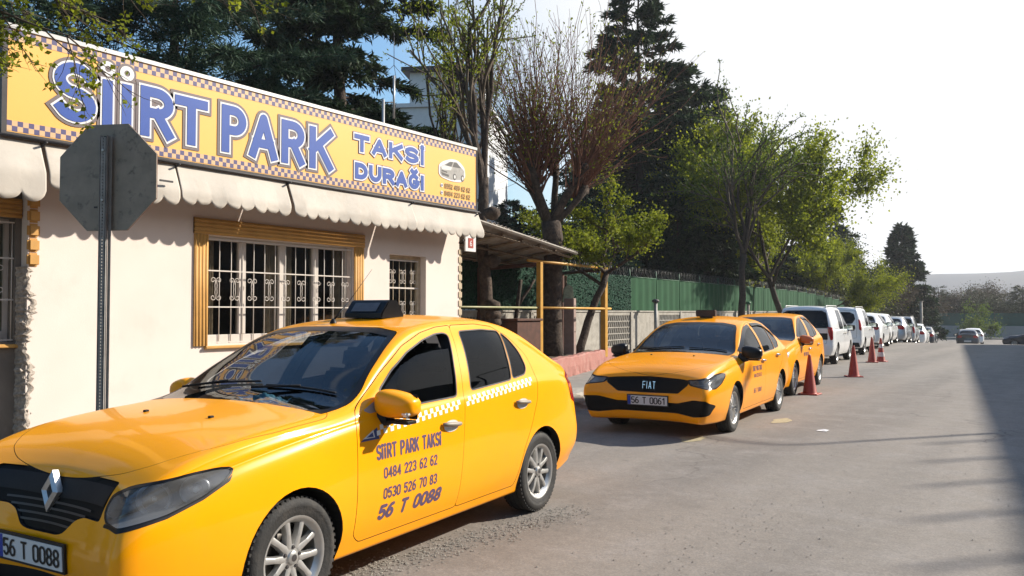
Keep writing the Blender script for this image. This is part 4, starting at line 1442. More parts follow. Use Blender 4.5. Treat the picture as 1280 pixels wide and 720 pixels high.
# big letters: centre-line boxes (y0, y1) at cap height
big = [('S', 4.20, 4.52, 3.585, 4.09), ('|', 4.70, 4.70, 3.565, 3.99), ('|', 4.915, 4.915, 3.565, 3.99), ('R', 5.13, 5.42, 3.575, 4.025), ('T', 5.55, 5.87, 3.565, 4.01),
       ('P', 6.175, 6.42, 3.56, 4.03), ('A', 6.58, 6.90, 3.56, 4.02), ('R', 7.08, 7.35, 3.56, 4.02), ('K', 7.55, 7.86, 3.56, 4.02)]
SL = []
for ch, ya, yb, za, zb in big:
    h_ = zb - za
    g_ = [[(0, 0), (0, 1)]] if ch == '|' else _glyph(ch, (yb - ya) / h_)
    SL.append([[(ya + a * h_, za + b * h_) for a, b in s] for s in g_])
dots = [[_arc(y_, 4.165, .058, .058, 0, 360, 16)] for y_ in (4.70, 4.915)]
sign_layer(SL, .222, .010, M['sign_grey'], 'letter_rim'); sign_layer([[[(a, b) for a, b in s] for s in d_] for d_ in dots], .105, .0105, M['sign_grey'], 'letter_rim')  # printed dark rim behind the white outline
sign_layer(SL, .155, .014, M['sign_white'], 'letter_outline'); sign_layer(dots, .048, .0155, M['sign_white'], 'letter_outline')
sign_layer(SL, .112, .018, M['sign_blue'], 'letter')
def word(text, y0, y1, z0, z1, t, outline, m):
    h_ = z1 - z0
    n = len(text)
    W_ = (y1 - y0)
    # equal pitch
    widths = [.03 if c in 'Iİ' else 1 for c in text]
    sp_ = .55
    unit = W_ / (sum(widths) + sp_ * (n - 1))
    L = []
    y_ = y0
    for c, w_ in zip(text, widths):
        st = _glyph(c, unit * (w_ if w_ == 1 else .0) / h_)
        st = [[(y_ + a * h_, z0 + b * h_) for a, b in s] for s in st]
        if c == 'İ': st = st + [_arc(y_, z1 + .062, .006, .006, 0, 360, 8)]
        if c == 'Ğ': st = st + [_arc(y_ + unit / 2, z1 + .085, unit * .28, .03, 200, 340, 6)]
        L.append(st); y_ += unit * (w_ + sp_)
    if outline: sign_layer(L, t + .06, .011, M['sign_purple'], 'letter_rim'); sign_layer(L, t + .042, .0125, M['sign_white'], 'letter_outline')
    sign_layer(L, t, .016, m, 'letter')
word('TAKSİ', 8.36, 9.80, 3.905, 4.085, .066, True, M['sign_blue'])
word('DURAĞI', 8.375, 9.80, 3.505, 3.675, .068, True, M['sign_blue'])
for txt, z in (('0552 489 62 62', 3.585), ('0484 223 62 62', 3.465)):
    V, F, tw = lettering(txt, .070, .032, .022, .016, space=.03)
    f_ = .66 / tw
    lettered(link('phone_number', new_mesh('phone_number', [(SX + .012, 10.36 + u * f_, z + v) for u, v in V], F, [M['sign_brown']]), sg))
    dc = [(SX + .012, 10.28 + .032 * math.cos(2 * PI * k / 14), z + .034 + .032 * math.sin(2 * PI * k / 14)) for k in range(14)]
    link('phone_mark', new_mesh('phone_mark', dc, [tuple(range(14))], [M['sign_white']]), sg)
    dc = [(SX + .0135, 10.28 + .018 * math.cos(2 * PI * k / 10), z + .034 + .018 * math.sin(2 * PI * k / 10)) for k in range(10)]
    link('phone_mark', new_mesh('phone_mark', dc, [tuple(range(10))], [M['sign_purple']]), sg)
# printed picture of a small grey hatchback in a white halo
def pic(pts, dx, m, name='car_picture'):
    P = [(SX + dx, 10.20 + x * .70, 3.725 + z * .36) for x, z in pts]
    link(name, new_mesh(name, P, [tuple(range(len(P)))], [m]), sg)
M['pic_body'] = mat('picture_body', (.34, .32, .29), .5, noise=.3, scale=12)
M['pic_dark'] = mat('picture_dark', (.06, .055, .05), .5)
M['pic_light'] = mat('picture_light', (.55, .53, .50), .5)
pic(rounded([(.0, .20), (.0, .62), (.14, .80), (.45, 1.0), (.72, 1.0), (.96, .72), (1.0, .30), (.85, .0), (.45, -.04), (.1, .06)], .12, 3), .010, M['sign_white'])
pic(rounded([(.05, .24), (.06, .55), (.20, .66), (.40, .86), (.66, .90), (.84, .68), (.95, .56), (.93, .24), (.80, .12), (.45, .04), (.12, .12)], .04, 2), .012, M['pic_body'])
pic([(.22, .64), (.40, .84), (.52, .87), (.46, .64)], .0135, M['pic_dark']); pic([(.50, .64), (.56, .86), (.66, .87), (.82, .66)], .0135, M['pic_dark'])
pic(rounded([(.07, .54), (.20, .64), (.48, .62), (.44, .46), (.12, .42)], .02, 2), .0135, M['pic_light'])
pic([(.08, .30), (.36, .24), (.36, .14), (.12, .18)], .0135, M['pic_dark']); pic([(.10, .40), (.30, .37), (.30, .31), (.10, .34)], .0137, M['pic_dark'])
for cx in (.58, .88):
    pic([(cx + .075 * math.cos(2 * PI * k / 16) * .8, .20 + .15 * math.sin(2 * PI * k / 16)) for k in range(16)], .0145, M['pic_dark'])
    pic([(cx + .045 * math.cos(2 * PI * k / 16) * .8, .20 + .09 * math.sin(2 * PI * k / 16)) for k in range(16)], .016, M['pic_light'])
# ================================================================ aerials on the roof
ant = thing('aerial_mast', 'thin white aerial mast rising behind the sign', 'aerial', (-10.6, 11.0, 3.42))
MB().tube([(0, 0, 0), (0, 0, 2.05)], .028, 10, M['alu']).build('pole', None, ant)
a2_ = MB(); a2_.tube([(0, 0, 2.0), (.03, .25, 2.05)], .012, 6, M['dark_metal']); a2_.tube([(.03, .25, 1.75), (.03, .25, 2.55)], .022, 10, M['alu'])
a2_.tube([(.03, .25, 2.75), (.03, .25, 3.35)], .006, 5, M['dark_metal'])
for a in range(3): a2_.tube([(.03, .25, 2.75), (.03 + .28 * math.cos(a * 2.1), .25 + .28 * math.sin(a * 2.1), 2.45)], .005, 5, M['dark_metal'])
a2_.build('aerial', None, ant)
# ================================================================ lean-to shelter with sheet roof
sh = thing('shelter', 'lean-to shelter of yellow steel posts with a corrugated sheet roof', 'shelter')
def post(x, y, z0, z1, m, w=.10): MB().box2((x - w / 2, y - w / 2, z0), (x + w / 2, y + w / 2, z1), m).build('post', None, sh, bevel=.006)
GZ = .48
P1, P2 = (-9.95, 15.28), (-10.45, 19.15)
post(*P1, GZ - .1, 2.66, M['yellow_steel'], .11); post(*P2, GZ - .1, 2.73, M['yellow_steel'], .14)
post(-11.7, 15.4, GZ - .1, 2.6, M['rust']); post(-11.9, 19.4, GZ - .1, 2.66, M['rust'])
b_ = MB().tube([(-10.15, 15.1, 2.70), (-10.5, 19.3, 2.72)], .035, 6, M['yellow_steel']); b_.build('beam', None, sh)
MB().tube([(-11.75, 15.4, 2.56), (-9.9, 15.28, 2.62)], .05, 6, M['rust']).build('beam', None, sh)
MB().tube([(-11.9, 19.4, 2.62), (-10.45, 19.15, 2.68)], .05, 6, M['rust']).build('beam', None, sh)
MB().tube([(-9.93, 15.30, 1.65), (-10.47, 19.55, 1.645)], .028, 8, M['yellow_steel']).build('rail', None, sh)
MB().tube([(-9.95, 15.28, 1.65), (-10.35, 11.3, 1.66)], .022, 8, M['rail_steel']).build('rail', None, sh)
MB().tube([(-9.95, 15.25, 1.05), (-10.35, 11.3, 1.05)], .018, 8, M['rail_steel']).build('rail', None, sh)
# roof: rafters, purlins and corrugated sheets
A_ = Vector((-8.98, 11.15, 3.16)); B__ = Vector((-10.25, 17.25, 2.93)); Cc = Vector((-12.3, 17.6, 2.66)); D__ = Vector((-12.2, 11.15, 2.72))
def rp(u, v):  # u along the street, v towards the back
    return A_.lerp(B__, u).lerp(D__.lerp(Cc, u), v)
ns = 6
for s in range(ns):
    V, F = [], []
    nn = 26
    u0, u1 = s / ns, (s + 1) / ns + .012
    zz = .012 * (s % 2) + .01
    for i in range(nn + 1):
        u = u0 + (u1 - u0) * i / nn
        w = .018 * math.sin(i / nn * 2 * PI * 6)
        for v in (-.04 - .015 * (s % 2), .5, 1.02):
            p = rp(u, v); V.append((p.x, p.y, p.z + w + zz + .05))
    for i in range(nn):
        for j in (0, 1): F.append((3 * i + j, 3 * i + j + 1, 3 * i + j + 4, 3 * i + j + 3))
    o = link('roof_sheet', new_mesh('roof_sheet', V, F, [M['roof_sheet']], smooth=True), sh)
    so_ = o.modifiers.new('s', 'SOLIDIFY'); so_.thickness = .004
for u in (0.01, .16, .32, .48, .64, .80, .98):
    MB().tube([rp(u, 0), rp(u, 1)], .032, 4, M['wood'], smooth=False).build('rafter', None, sh)
for v in (.02, .33, .66, .98):
    MB().tube([rp(0, v) - Vector((0, 0, .05)), rp(1, v) - Vector((0, 0, .05))], .028, 4, M['wood'], smooth=False).build('purlin', None, sh)
fa = MB()
fa.tube([rp(-.005, -.05) + Vector((0, 0, .03)), rp(1.0, -.05) + Vector((0, 0, .03))], .035, 4, M['roof_sheet'], smooth=False)
fa.build('fascia', None, sh)
# raised bed and pink wall in front of it
sheet('garden_bed', lambda y: (fence_x(y) + .1, redx(y) - .1) if True else 0, list(np.linspace(11.4, 20.0, 12)), M['soil'], GZ, 8, .05, kind='structure') if False else None
def redx(y): return -9.36 - (y - 15.6) * .294 if y > 11.4 else -9.0
V, F = [], []
rw = random.Random(3)
ys_ = np.linspace(11.5, 20.25, 60)
for i, y in enumerate(ys_):
    x = redx(max(y, 12.6)) if y > 12.6 else redx(12.6)
    top = GZ + .10 + .012 * math.sin(y * 3) + rw.uniform(-.012, .012)
    prof = [(x - .22, .0), (x - .22, top - .02), (x - .18, top), (x - .03, top + rw.uniform(-.015, .004)), (x, top - .03), (x + rw.uniform(-.008, .008), top - .22), (x + rw.uniform(-.03, .0), SW + .07 + rw.uniform(-.03, .03)), (x - rw.uniform(.0, .05), SW - .02)]
    V += [(a, y, b) for a, b in prof]
for i in range(len(ys_) - 1):
    for j in range(7): F.append((8 * i + j, 8 * i + j + 1, 8 * i + j + 9, 8 * i + j + 8))
n_ = len(V)
F.append(tuple(range(n_ - 8, n_))); F.append(tuple(reversed(range(8))))
o = link('low_wall', new_mesh('low_wall', V, F, [M['pink_wall']]))
tag(o, 'low chipped pink-painted garden wall beside the sidewalk', 'garden wall')
V, F = [], []
for i, y in enumerate(ys_):
    x = redx(max(y, 12.6)) - .1
    for k in range(9):
        t = k / 8
        V.append((x + (fence_x(y) + .05 - x) * t, y, GZ + rw.uniform(-.03, .03)))
for i in range(len(ys_) - 1):
    for k in range(8): F.append((9 * i + k, 9 * i + k + 1, 9 * i + k + 10, 9 * i + k + 9))
tag(link('garden_bed', new_mesh('garden_bed', V, F, [M['soil']], smooth=True)), kind='structure')
# things kept under the shelter
t = thing('storage_box', 'brown rusty metal box standing under the shelter by the first post', 'storage box', (-10.05, 14.6, GZ - .02))
MB().box((0, 0, .45), (.55, .9, .9), M['rust']).build('box_body', None, t, bevel=.01)
MB().box((0, 0, .93), (.62, .98, .05), M['rust']).build('lid', None, t, bevel=.008)
t = thing('concrete_post', 'pinkish concrete post with bolt holes, behind the pollarded tree', 'post', (-10.75, 17.9, GZ - .02))
pb = MB(); pb.box((0, 0, .72), (.30, .13, 1.44), M['pink_pale'] if 'pink_pale' in M else M['mortar']); pb.build('post_body', None, t, bevel=.012)
for z in (1.25, .95, .6): MB().box((.152, 0, z), (.006, .03, .03), M['gap']).build('bolt_hole', None, t)
t = thing('nesting_board', 'mossy pale board fixed to a stake beside the pollarded tree', 'board', (-10.9, 17.95, GZ))
nb_ = MB().box((0, 0, 1.0), (.05, .05, 2.0), M['wood']); nb_.build('stake', None, t)
MB().prism([(-.14, 0), (.16, .06), (.12, .38), (.02, .46), (-.10, .36)], -.04, .04, M['moss'] if 'moss' in M else M['concrete'], Matrix.Translation((.06, 0, 1.32)) @ Matrix.Rotation(PI / 2, 4, 'X') @ Matrix.Rotation(.9, 4, 'Y')).build('board', None, t)

# ================================================================ precast wall with green fence on it
fw = thing('fence_wall', 'precast concrete lattice wall below the long green fence', 'wall')
ZT = 1.556
def fence_run(y0, y1, step, top_dz):
    y = y0
    k = 0
    while y < y1 - .1:
        ya, yb = y, min(y + step, y1)
        xa, xb = fence_x(ya), fence_x(yb)
        yield k, Vector((xa, ya, 0)), Vector((xb, yb, 0))
        y += step; k += 1
rf = random.Random(9)
gf = thing('green_fence', 'long green fence of hedge mesh and sheet standing on the lattice wall', 'fence')
Ylast = 74
for k, a, b in fence_run(11.4, Ylast, 2.2, 1.2):
    d = (b - a); L = d.length; d.normalize()
    nrm = Vector((d.y, -d.x, 0))
    if nrm.x < 0: nrm = -nrm
    za = gz(a.y)
    ang = math.atan2(d.y, d.x)
    # post
    MB().box((0, 0, 0), (.16, .14, 1.25 + .15), M['concrete']).build('wall_post', None, fw, bevel=.01).matrix_world = Matrix.Translation((a.x, a.y, .90 + za)) @ Matrix.Rotation(ang, 4, 'Z')
    near = a.y < 34
    T = Matrix.Translation((a + d * (L / 2)) + Vector((0, 0, za))) @ Matrix.Rotation(ang, 4, 'Z')
    lattice = near and k % 2 == 1 or (near and 19 < a.y < 23 and k % 2)
    ph = ZT - .33
    if lattice:
        # pierced panel: rows of slanted openings between ribs
        pn = MB()
        pn.box((0, 0, .40), (L - .14, .06, .14), M['concrete']); pn.box((0, 0, ZT - .05), (L - .14, .07, .10), M['concrete'])
        nx_, nz_ = 15, 5
        w_ = (L - .16) / nx_; h_ = (ZT - .10 - .47) / nz_
        for j in range(nz_ + 1):
            z = .47 + h_ * j
            pn.box((0, 0, z), (L - .16, .055, .028), M['concrete'])
        for i in range(nx_ + 1):
            for j in range(nz_):
                x = -(L - .16) / 2 + w_ * i
                pn.box((x, 0, .47 + h_ * (j + .5)), (.034, .05, h_ * 1.06), M['concrete'], ry=.38 if True else 0)
        pn.box((0, .045, .9), (L - .2, .01, 1.0), M['soil'])
        o = pn.build('lattice_panel', None, fw); o.matrix_world = T
    else:
        pn = MB(); pn.box((0, 0, .33 + ph / 2 + .0), (L - .14, .06, ph), M['concrete'])
        o = pn.build('wall_panel', None, fw, bevel=.008); o.matrix_world = T
    MB().box((0, 0, ZT + .02), (L, .12, .05), M['concrete']).build('coping', None, fw, bevel=.008).matrix_world = T
    # fence panel
    if a.y < 24.5:
        V, F = [], []
        nu, nv = 60, 34
        for i in range(nu + 1):
            for j in range(nv + 1):
                V.append((-L / 2 + L * i / nu, -.02 - abs(rf.gauss(0, .02)), ZT + .06 + 1.12 * j / nv + rf.uniform(-.012, .012)))
        for i in range(nu):
            for j in range(nv):
                q = i * (nv + 1) + j; F.append((q, q + nv + 1, q + nv + 2, q + 1))
        o = link('hedge_panel', new_mesh('hedge_panel', V, F, [M['green_net']]), gf)
        o['kind'] = 'stuff'
        o.matrix_world = T
    else:
        V, F = [], []
        nu = 24
        for i in range(nu + 1):
            for z in (ZT + .05, ZT + 1.15):
                V.append((-L / 2 + L * i / nu, .015 * math.sin(i * PI / 3), z))
        for i in range(nu): F.append((2 * i, 2 * i + 2, 2 * i + 3, 2 * i + 1))
        o = link('sheet_panel', new_mesh('sheet_panel', V, F, [M['green_sheet']]), gf); o.matrix_world = T
    MB().tube([(a.x, a.y, ZT + .02 + za), (a.x, a.y, ZT + 1.18 + za), (a.x + nrm.x * -.02, a.y, ZT + 1.42 + za)], .025, 6, M['green_paint']).build('fence_post', None, gf)
    MB().tube([a + Vector((0, 0, ZT + 1.17 + za)), b + Vector((0, 0, ZT + 1.17 + za))], .016, 6, M['green_paint']).build('fence_rail', None, gf)
    # coiled razor wire
    cw = MB()
    n = int(L / .022) if near else int(L / .04)
    for rr_, ph_ in ((.17, 0), (.15, 2.1)):
        pts = []
        for i in range(n + 1):
            t = i / n
            p = a + d * (L * t)
            an = t * L / .30 * 2 * PI + ph_
            pts.append((p.x + nrm.x * rr_ * math.cos(an) * .5, p.y + d.y * .06 * math.sin(an), ZT + 1.33 + rr_ * math.sin(an) + za))
        cw.tube(pts, .003, 3, M['alu_dark'] if 'alu_dark' in M else M['dark_metal'], caps=False)
    cw.build('razor_wire', None, gf)
# small lamp posts and a topiary along the wall
def stub_post(x, y, z0, h_, label, m, cap, g='short posts along the lattice wall', green=False):
    t = thing('short_post', label, 'post', (x, y, z0), 0, g)
    MB().tube([(0, 0, 0), (0, 0, h_)], .06, 10, m).build('pole', None, t)
    MB().lathe([(.0, h_ - .02), (.11, h_), (.13, h_ + .05), (.09, h_ + .10), (.0, h_ + .12)], 14, cap).build('cap', None, t)
    return t
stub_post(-12.0, 25.6, SW, 1.75, 'dark grey capped post in front of the green fence, nearest of the short posts', M['post_metal'], M['dark_metal'])
stub_post(-12.4, 36.0, SW, 1.78, 'pale post with green top behind the second taxi', M['mortar'], M['green_paint'])
stub_post(-12.6, 41.0, SW, 1.78, 'farthest short post with green top, before the white van', M['mortar'], M['green_paint'])
# ================================================================ far end of the street
fy = 110
wl_ = MB(); wl_.box2((-60, fy, gz(fy) - .2), (90, fy + .3, -.05), M['far_wall']); 
tag(wl_.build('boundary_wall', None, None), 'long low pale wall across the far end of the street', 'wall')
ff = thing('far_fence', 'dark green fence on top of the far pale wall', 'fence')
k = -60
while k < 90:
    MB().box2((k + .03, fy + .12, -.05), (k + 2.97, fy + .16, 1.42), M['far_fence_m'] if 'far_fence_m' in M else M['green_paint']).build('fence_panel', None, ff)
    MB().box2((k - .03, fy + .10, -.05), (k + .03, fy + .18, 1.5), M['dark_metal']).build('fence_post', None, ff)
    k += 3
vk = MB(); vk.box2((-60, 104, gz(104) - .1), (90, 106, gz(104) + .14), M['pave'])
tag(vk.build('far_sidewalk', None, None), kind='structure')
tag(sheet('verge', lambda y: (-60, 90), [106, 108, 110], M['soil'], .02, 10), kind='structure')
# pale signboard posts near the far corner
for i, (px, y, h_) in enumerate(((-11.5, 76, 3.7), (-14.5, 72, 2.6))):
    t = thing('pole', ['tall pale concrete pole behind the last parked cars', 'short pale pole with a box among the dark trees'][i], 'pole', (px, y, gz(y)))
    MB().tube([(0, 0, 0), (0, 0, h_)], .12 if i == 0 else .08, 8, M['concrete']).build('shaft', None, t)
    MB().box((0, 0, h_ - .3), (.5, .3, .35), M['far_white']).build('box', None, t) if i else MB().box((0, 0, h_ + .03), (.3, .3, .06), M['concrete']).build('cap', None, t)
# hills
V, F = [], []
nx_, ny_ = 90, 8
rh = random.Random(2)
for j in range(ny_ + 1):
    for i in range(nx_ + 1):
        x = -1400 + 2800 * i / nx_; t = j / ny_
        ang_ = x / 300.
        z = (43 + 14 * math.sin(x * .0043 + 1.1) + 8 * math.sin(x * .011) + 3 * math.sin(x * .031)) * math.sin(t * PI / 2) ** 1.3
        V.append((x, 620 + 400 * t + 30 * math.sin(x * .01), z - 3))
for j in range(ny_):
    for i in range(nx_):
        q = j * (nx_ + 1) + i; F.append((q, q + 1, q + nx_ + 2, q + nx_ + 1))
tag(link('hills', new_mesh('hills', V, F, [M['hill']], smooth=True)), kind='structure')
# ================================================================ distant white building behind the office
fb = thing('distant_building', 'white flat-roofed apartment block behind the trees', 'building', (0, 0, 0))
T = Matrix.Translation((-33.2, 37.3, 0)) @ Matrix.Rotation(R(28), 4, 'Z')
def fbx(nm, c, s, m):
    q = MB(); q.box(c, s, m, T=T); return q.build(nm, None, fb)
fbx('block', (0, 0, 6.4), (10, 9, 12.8), M['far_white'])
fbx('parapet', (0, 0, 12.9), (10.3, 9.3, .22), M['far_white'])
fbx('roof_room', (2.6, -2, 13.9), (4.0, 4, 2.0), M['far_white'])
fbx('roof_slab', (2.6, -2, 15.0), (4.8, 4.8, .22), M['dark_metal'])
fbx('chimney', (3.0, -1.0, 15.6), (.5, .5, 1.1), M['far_white'])
for z in (10.6, 7.6, 4.6):
    fbx('ledge', (0, -4.6, z), (10.1, .2, .14), M['dark_metal'])
    for i in range(3): fbx('window', (-3.2 + 3.2 * i, -4.52, z - 1.3), (1.3, .08, 1.3), M['room'])
# ================================================================ building across the street (its shade lies on the road)
rbx = thing('apartment_building', 'plain rendered building across the street whose shadow falls on the road', 'building', (0, 0, 0))
an5 = R(5.8)
H5 = 7.0
# shade edge on the ground: (-0.53, 7.5) -> (-5.1, 45.4); wall line is H5*(tx/tz, ty/tz) up-sun of it
lx, ly = TRAVEL.x / TRAVEL.z * -1, TRAVEL.y / TRAVEL.z * -1    # ground shift per metre of drop is (TRAVEL.xy/-TRAVEL.z)
sx_, sy_ = -TRAVEL.x / -TRAVEL.z * H5, -TRAVEL.y / -TRAVEL.z * H5
P0 = Vector((.38 + sx_, 0 + sy_, 0)); dirb = Vector((-math.sin(R(6.9)), math.cos(R(6.9)), 0))
s0 = P0 + dirb * (-42); s1 = P0 + dirb * (45.5)
nb5 = Vector((dirb.y, -dirb.x, 0))
ang_ = math.atan2(dirb.y, dirb.x)
L5 = (s1 - s0).length
T = Matrix.Translation((s0 + s1) / 2 + nb5 * 5) @ Matrix.Rotation(ang_, 4, 'Z')
q = MB(); q.box((0, 0, H5 / 2), (L5, 10, H5), M['plaster_dull'] if 'plaster_dull' in M else M['shade_plaster'], T=T); q.build('block', None, rbx)
for i in range(20):
    for z in (1.6, 4.6):
        q = MB(); q.box((-L5 / 2 + 3 + i * (L5 - 6) / 19, 5.02, z), (1.4, .1, 1.4), M['room'], T=T); q.build('window', None, rbx)
        q = MB(); q.box((-L5 / 2 + 3 + i * (L5 - 6) / 19, 5.08, z - .75), (1.7, .2, .08), M['concrete'], T=T); q.build('sill', None, rbx)

for k in range(5):
    q = MB(); p_ = P0 + dirb * (6.4 + 1.35 * k) + nb5 * .14
    q.box((p_.x, p_.y, H5 + .35), (.055, .055, .7), M['concrete'], rz=R(6.9)); q.build('shadow_post', None, rbx)  # unseen posts without a rail, added to cast streaks at the shade edge

# ================================================================ trees
def at_px(px, py, X):
    """world point on the plane x = X seen at pixel (px, py) of the photograph: used only to read positions off the photo"""
    th = R(35); pt = math.atan(30 / 1030)
    u = (px - 640) / 1030; v = (360 - py) / 1030
    fw = math.cos(pt) - v * math.sin(pt); up = math.sin(pt) + v * math.cos(pt)
    r = Vector((u * math.cos(th) - fw * math.sin(th), u * math.sin(th) + fw * math.cos(th), up))
    return Vector((0, 0, 1.556)) + r * (X / r.x)
def leaf_cloud(pts, dirs, length, width, rng, spread=.7, fold=.25, jitter=.3):
    """one small pointed leaf / needle spray per point: numpy arrays of verts and quads"""
    n = len(pts)
    d = dirs + rng.normal(0, spread, (n, 3))
    d /= np.linalg.norm(d, axis=1, keepdims=True) + 1e-9
    r = rng.normal(0, 1, (n, 3))
    s = np.cross(d, r); s /= np.linalg.norm(s, axis=1, keepdims=True) + 1e-9
    u = np.cross(s, d)
    L = length * rng.uniform(1 - jitter, 1 + jitter, (n, 1)); Wd = width * rng.uniform(1 - jitter, 1 + jitter, (n, 1))
    a = pts; b = pts + d * L * .45 + s * Wd * .5 + u * Wd * fold; c = pts + d * L; e = pts + d * L * .45 - s * Wd * .5 + u * Wd * fold
    V = np.stack([a, b, c, e], 1).reshape(-1, 3)
    return V
def quads_mesh(name, V, m):
    n = len(V) // 4
    me = bpy.data.meshes.new(name)
    me.vertices.add(n * 4); me.vertices.foreach_set('co', V.astype(np.float32).ravel())
    me.loops.add(n * 4); me.loops.foreach_set('vertex_index', np.arange(n * 4, dtype=np.int32))
    me.polygons.add(n); me.polygons.foreach_set('loop_start', np.arange(0, n * 4, 4, dtype=np.int32)); me.polygons.foreach_set('loop_total', np.full(n, 4, np.int32))
    me.materials.append(m)
    me.update(calc_edges=True)
    return me
def wob(p0, p1, n, amp, rnd, sag=0.):
    out = []
    L = (p1 - p0).length
    off = Vector((0, 0, 0))
    for i in range(n + 1):
        t = i / n
        off += Vector((rnd.gauss(0, 1), rnd.gauss(0, 1), rnd.gauss(0, .6))) * amp * L / n
        out.append(p0.lerp(p1, t) + off * (1 if i else 0) + Vector((0, 0, -sag * math.sin(PI * t) * L)))
    return out
def conifer_meshes(seed, h, rad, nb=70, dens=1., z0=.12, leafm='needle_dark', droop=.25, nl=.30, nw=.05, shape=.8, spread=.55):
    rnd = random.Random(seed); rng = np.random.default_rng(seed)
    tr = MB()
    trunk = wob(Vector((0, 0, 0)), Vector((rnd.uniform(-.2, .2), rnd.uniform(-.2, .2), h)), 10, .03, rnd)
    tr.tube(trunk, [h * .016 * (1 - .93 * i / 10) + .01 for i in range(11)], 9, M['bark_dark'])
    P, D = [], []
    for k in range(nb):
        t = z0 + (1 - z0) * (k + rnd.random()) / nb
        z = h * t
        a = rnd.uniform(0, 2 * PI)
        L = rad * (1 - t) ** shape * rnd.uniform(.65, 1.15) + .25
        c = trunk[min(10, int(t * 10))]
        o = Vector((c.x, c.y, z))
        up = .25 - droop * (1 - t) * 1.4
        e = o + Vector((math.cos(a) * L, math.sin(a) * L, L * up))
        br = wob(o, e, 5, .06, rnd, -.06)
        tr.tube(br, [.012 * h / 10 * (1 - t) + .018 - .003 * i for i in range(6)], 4, M['bark_dark'], caps=False)
        nt_ = max(4, int(L * 9))
        for i in range(nt_):
            s = rnd.random() ** .7
            j = min(4, int(s * 5))
            q = br[j].lerp(br[j + 1], s * 5 - j)
            side = rnd.choice((-1, 1))
            dirv = (e - o).normalized()
            lat = Vector((-dirv.y, dirv.x, 0)) * side * rnd.uniform(.2, 1)
            tl = (.25 + .28 * L * (1.05 - s)) * rnd.uniform(.5, 1.1)
            td = (dirv * .8 + lat + Vector((0, 0, rnd.uniform(-.3, .15)))).normalized()
            P.append((*q, *td, tl, 7 * dens * (.6 + tl)))
    A = np.array(P)
    idx = np.repeat(np.arange(len(A)), A[:, 7].astype(int))
    A = A[idx]
    w = rng.random((len(A), 1))
    P = A[:, 0:3] + A[:, 3:6] * A[:, 6:7] * w + rng.normal(0, .05, (len(A), 3)) - np.array([[0, 0, .08]]) * w
    D = A[:, 3:6] + np.array([[0, 0, -.15]])
    V = leaf_cloud(P, D, nl, nw, rng, spread)
    return tr.mesh('trunk'), quads_mesh('crown', V, M[leafm])
def put_tree(name, label, meshes, loc, rz=0., sc=1., group=None, cat='tree', z=None):
    t = thing(name, label, cat, (loc[0], loc[1], (gz(loc[1]) if z is None else z) - .05), rz, group)
    t.scale = (sc, sc, sc) if not hasattr(sc, '__len__') else sc
    for me, nm in zip(meshes, ('trunk', 'crown')):
        if me is not None: link(nm, me, t)
    return t
def broad_meshes(seed, h, rad, base=None, fork=.35, leafm='leaf_mid', nleaf=9000, leaf=.07, bark='bark', lean=(0, 0), levels=3, trunk_r=.14, crown_c=None, up=.5, twig_r=.006, n1=9, spread=1., barkt=None, clump=.22, nw=.7):
    rnd = random.Random(seed); rng = np.random.default_rng(seed)
    tr = MB()
    bk, tw = M[bark], M[barkt or 'twig']
    top = Vector((lean[0], lean[1], h * fork))
    tk = wob(Vector((0, 0, 0)), top, 7, .07, rnd)
    tr.tube(tk, [trunk_r * (1.15 - .35 * i / 7) * (1.25 if i == 0 else 1) for i in range(8)], 10, bk)
    tips = []
    def grow(p, d, L, r, lev):
        e = p + d * L
        pts = wob(p, e, 4, .10, rnd)
        tr.tube(pts, [r * (1 - .11 * i) for i in range(5)], 6 if lev < 2 else 4, bk if lev < 2 else tw, caps=False)
        if lev >= levels:
            for q in pts[1:]: tips.append((q, d))
            return
        n = rnd.randint(3, 5) if lev else n1
        for k in range(n):
            t = rnd.uniform(.35, 1)
            j = min(3, int(t * 4)); q = pts[j].lerp(pts[j + 1], t * 4 - j)
            v = (d + Vector((rnd.gauss(0, .6), rnd.gauss(0, .6), rnd.gauss(0, .45) + up * .25)) * spread).normalized()
            grow(q, v, L * rnd.uniform(.45, .75), max(twig_r, r * .52), lev + 1)
    n0 = rnd.randint(4, 5)
    for k in range(n0):
        a = 2 * PI * k / n0 + rnd.uniform(-.4, .4)
        el = rnd.uniform(.35, 1.25)
        d = Vector((math.cos(a) * math.cos(el) * rad / (h * .5), math.sin(a) * math.cos(el) * rad / (h * .5), math.sin(el) * up * 2)).normalized()
        grow(tk[-1 - (k % 3 == 2)], d, h * (1 - fork) * rnd.uniform(.42, .6), trunk_r * .55, 1)
    grow(tk[-1], Vector((rnd.uniform(-.2, .2), rnd.uniform(-.2, .2), 1)).normalized(), h * (1 - fork) * .6, trunk_r * .6, 1)
    if nleaf:
        idx = rng.integers(0, len(tips), nleaf)
        P = np.array([tuple(p) for p, d in tips]); D = np.array([tuple(d) for p, d in tips])
        pts = P[idx] + rng.normal(0, clump, (nleaf, 3)) * rng.random((nleaf, 1))
        V = leaf_cloud(pts, D[idx], leaf, leaf * nw, rng, 1.0)
        cr = quads_mesh('crown', V, M[leafm])
    else: cr = None
    return tr.mesh('trunk'), cr
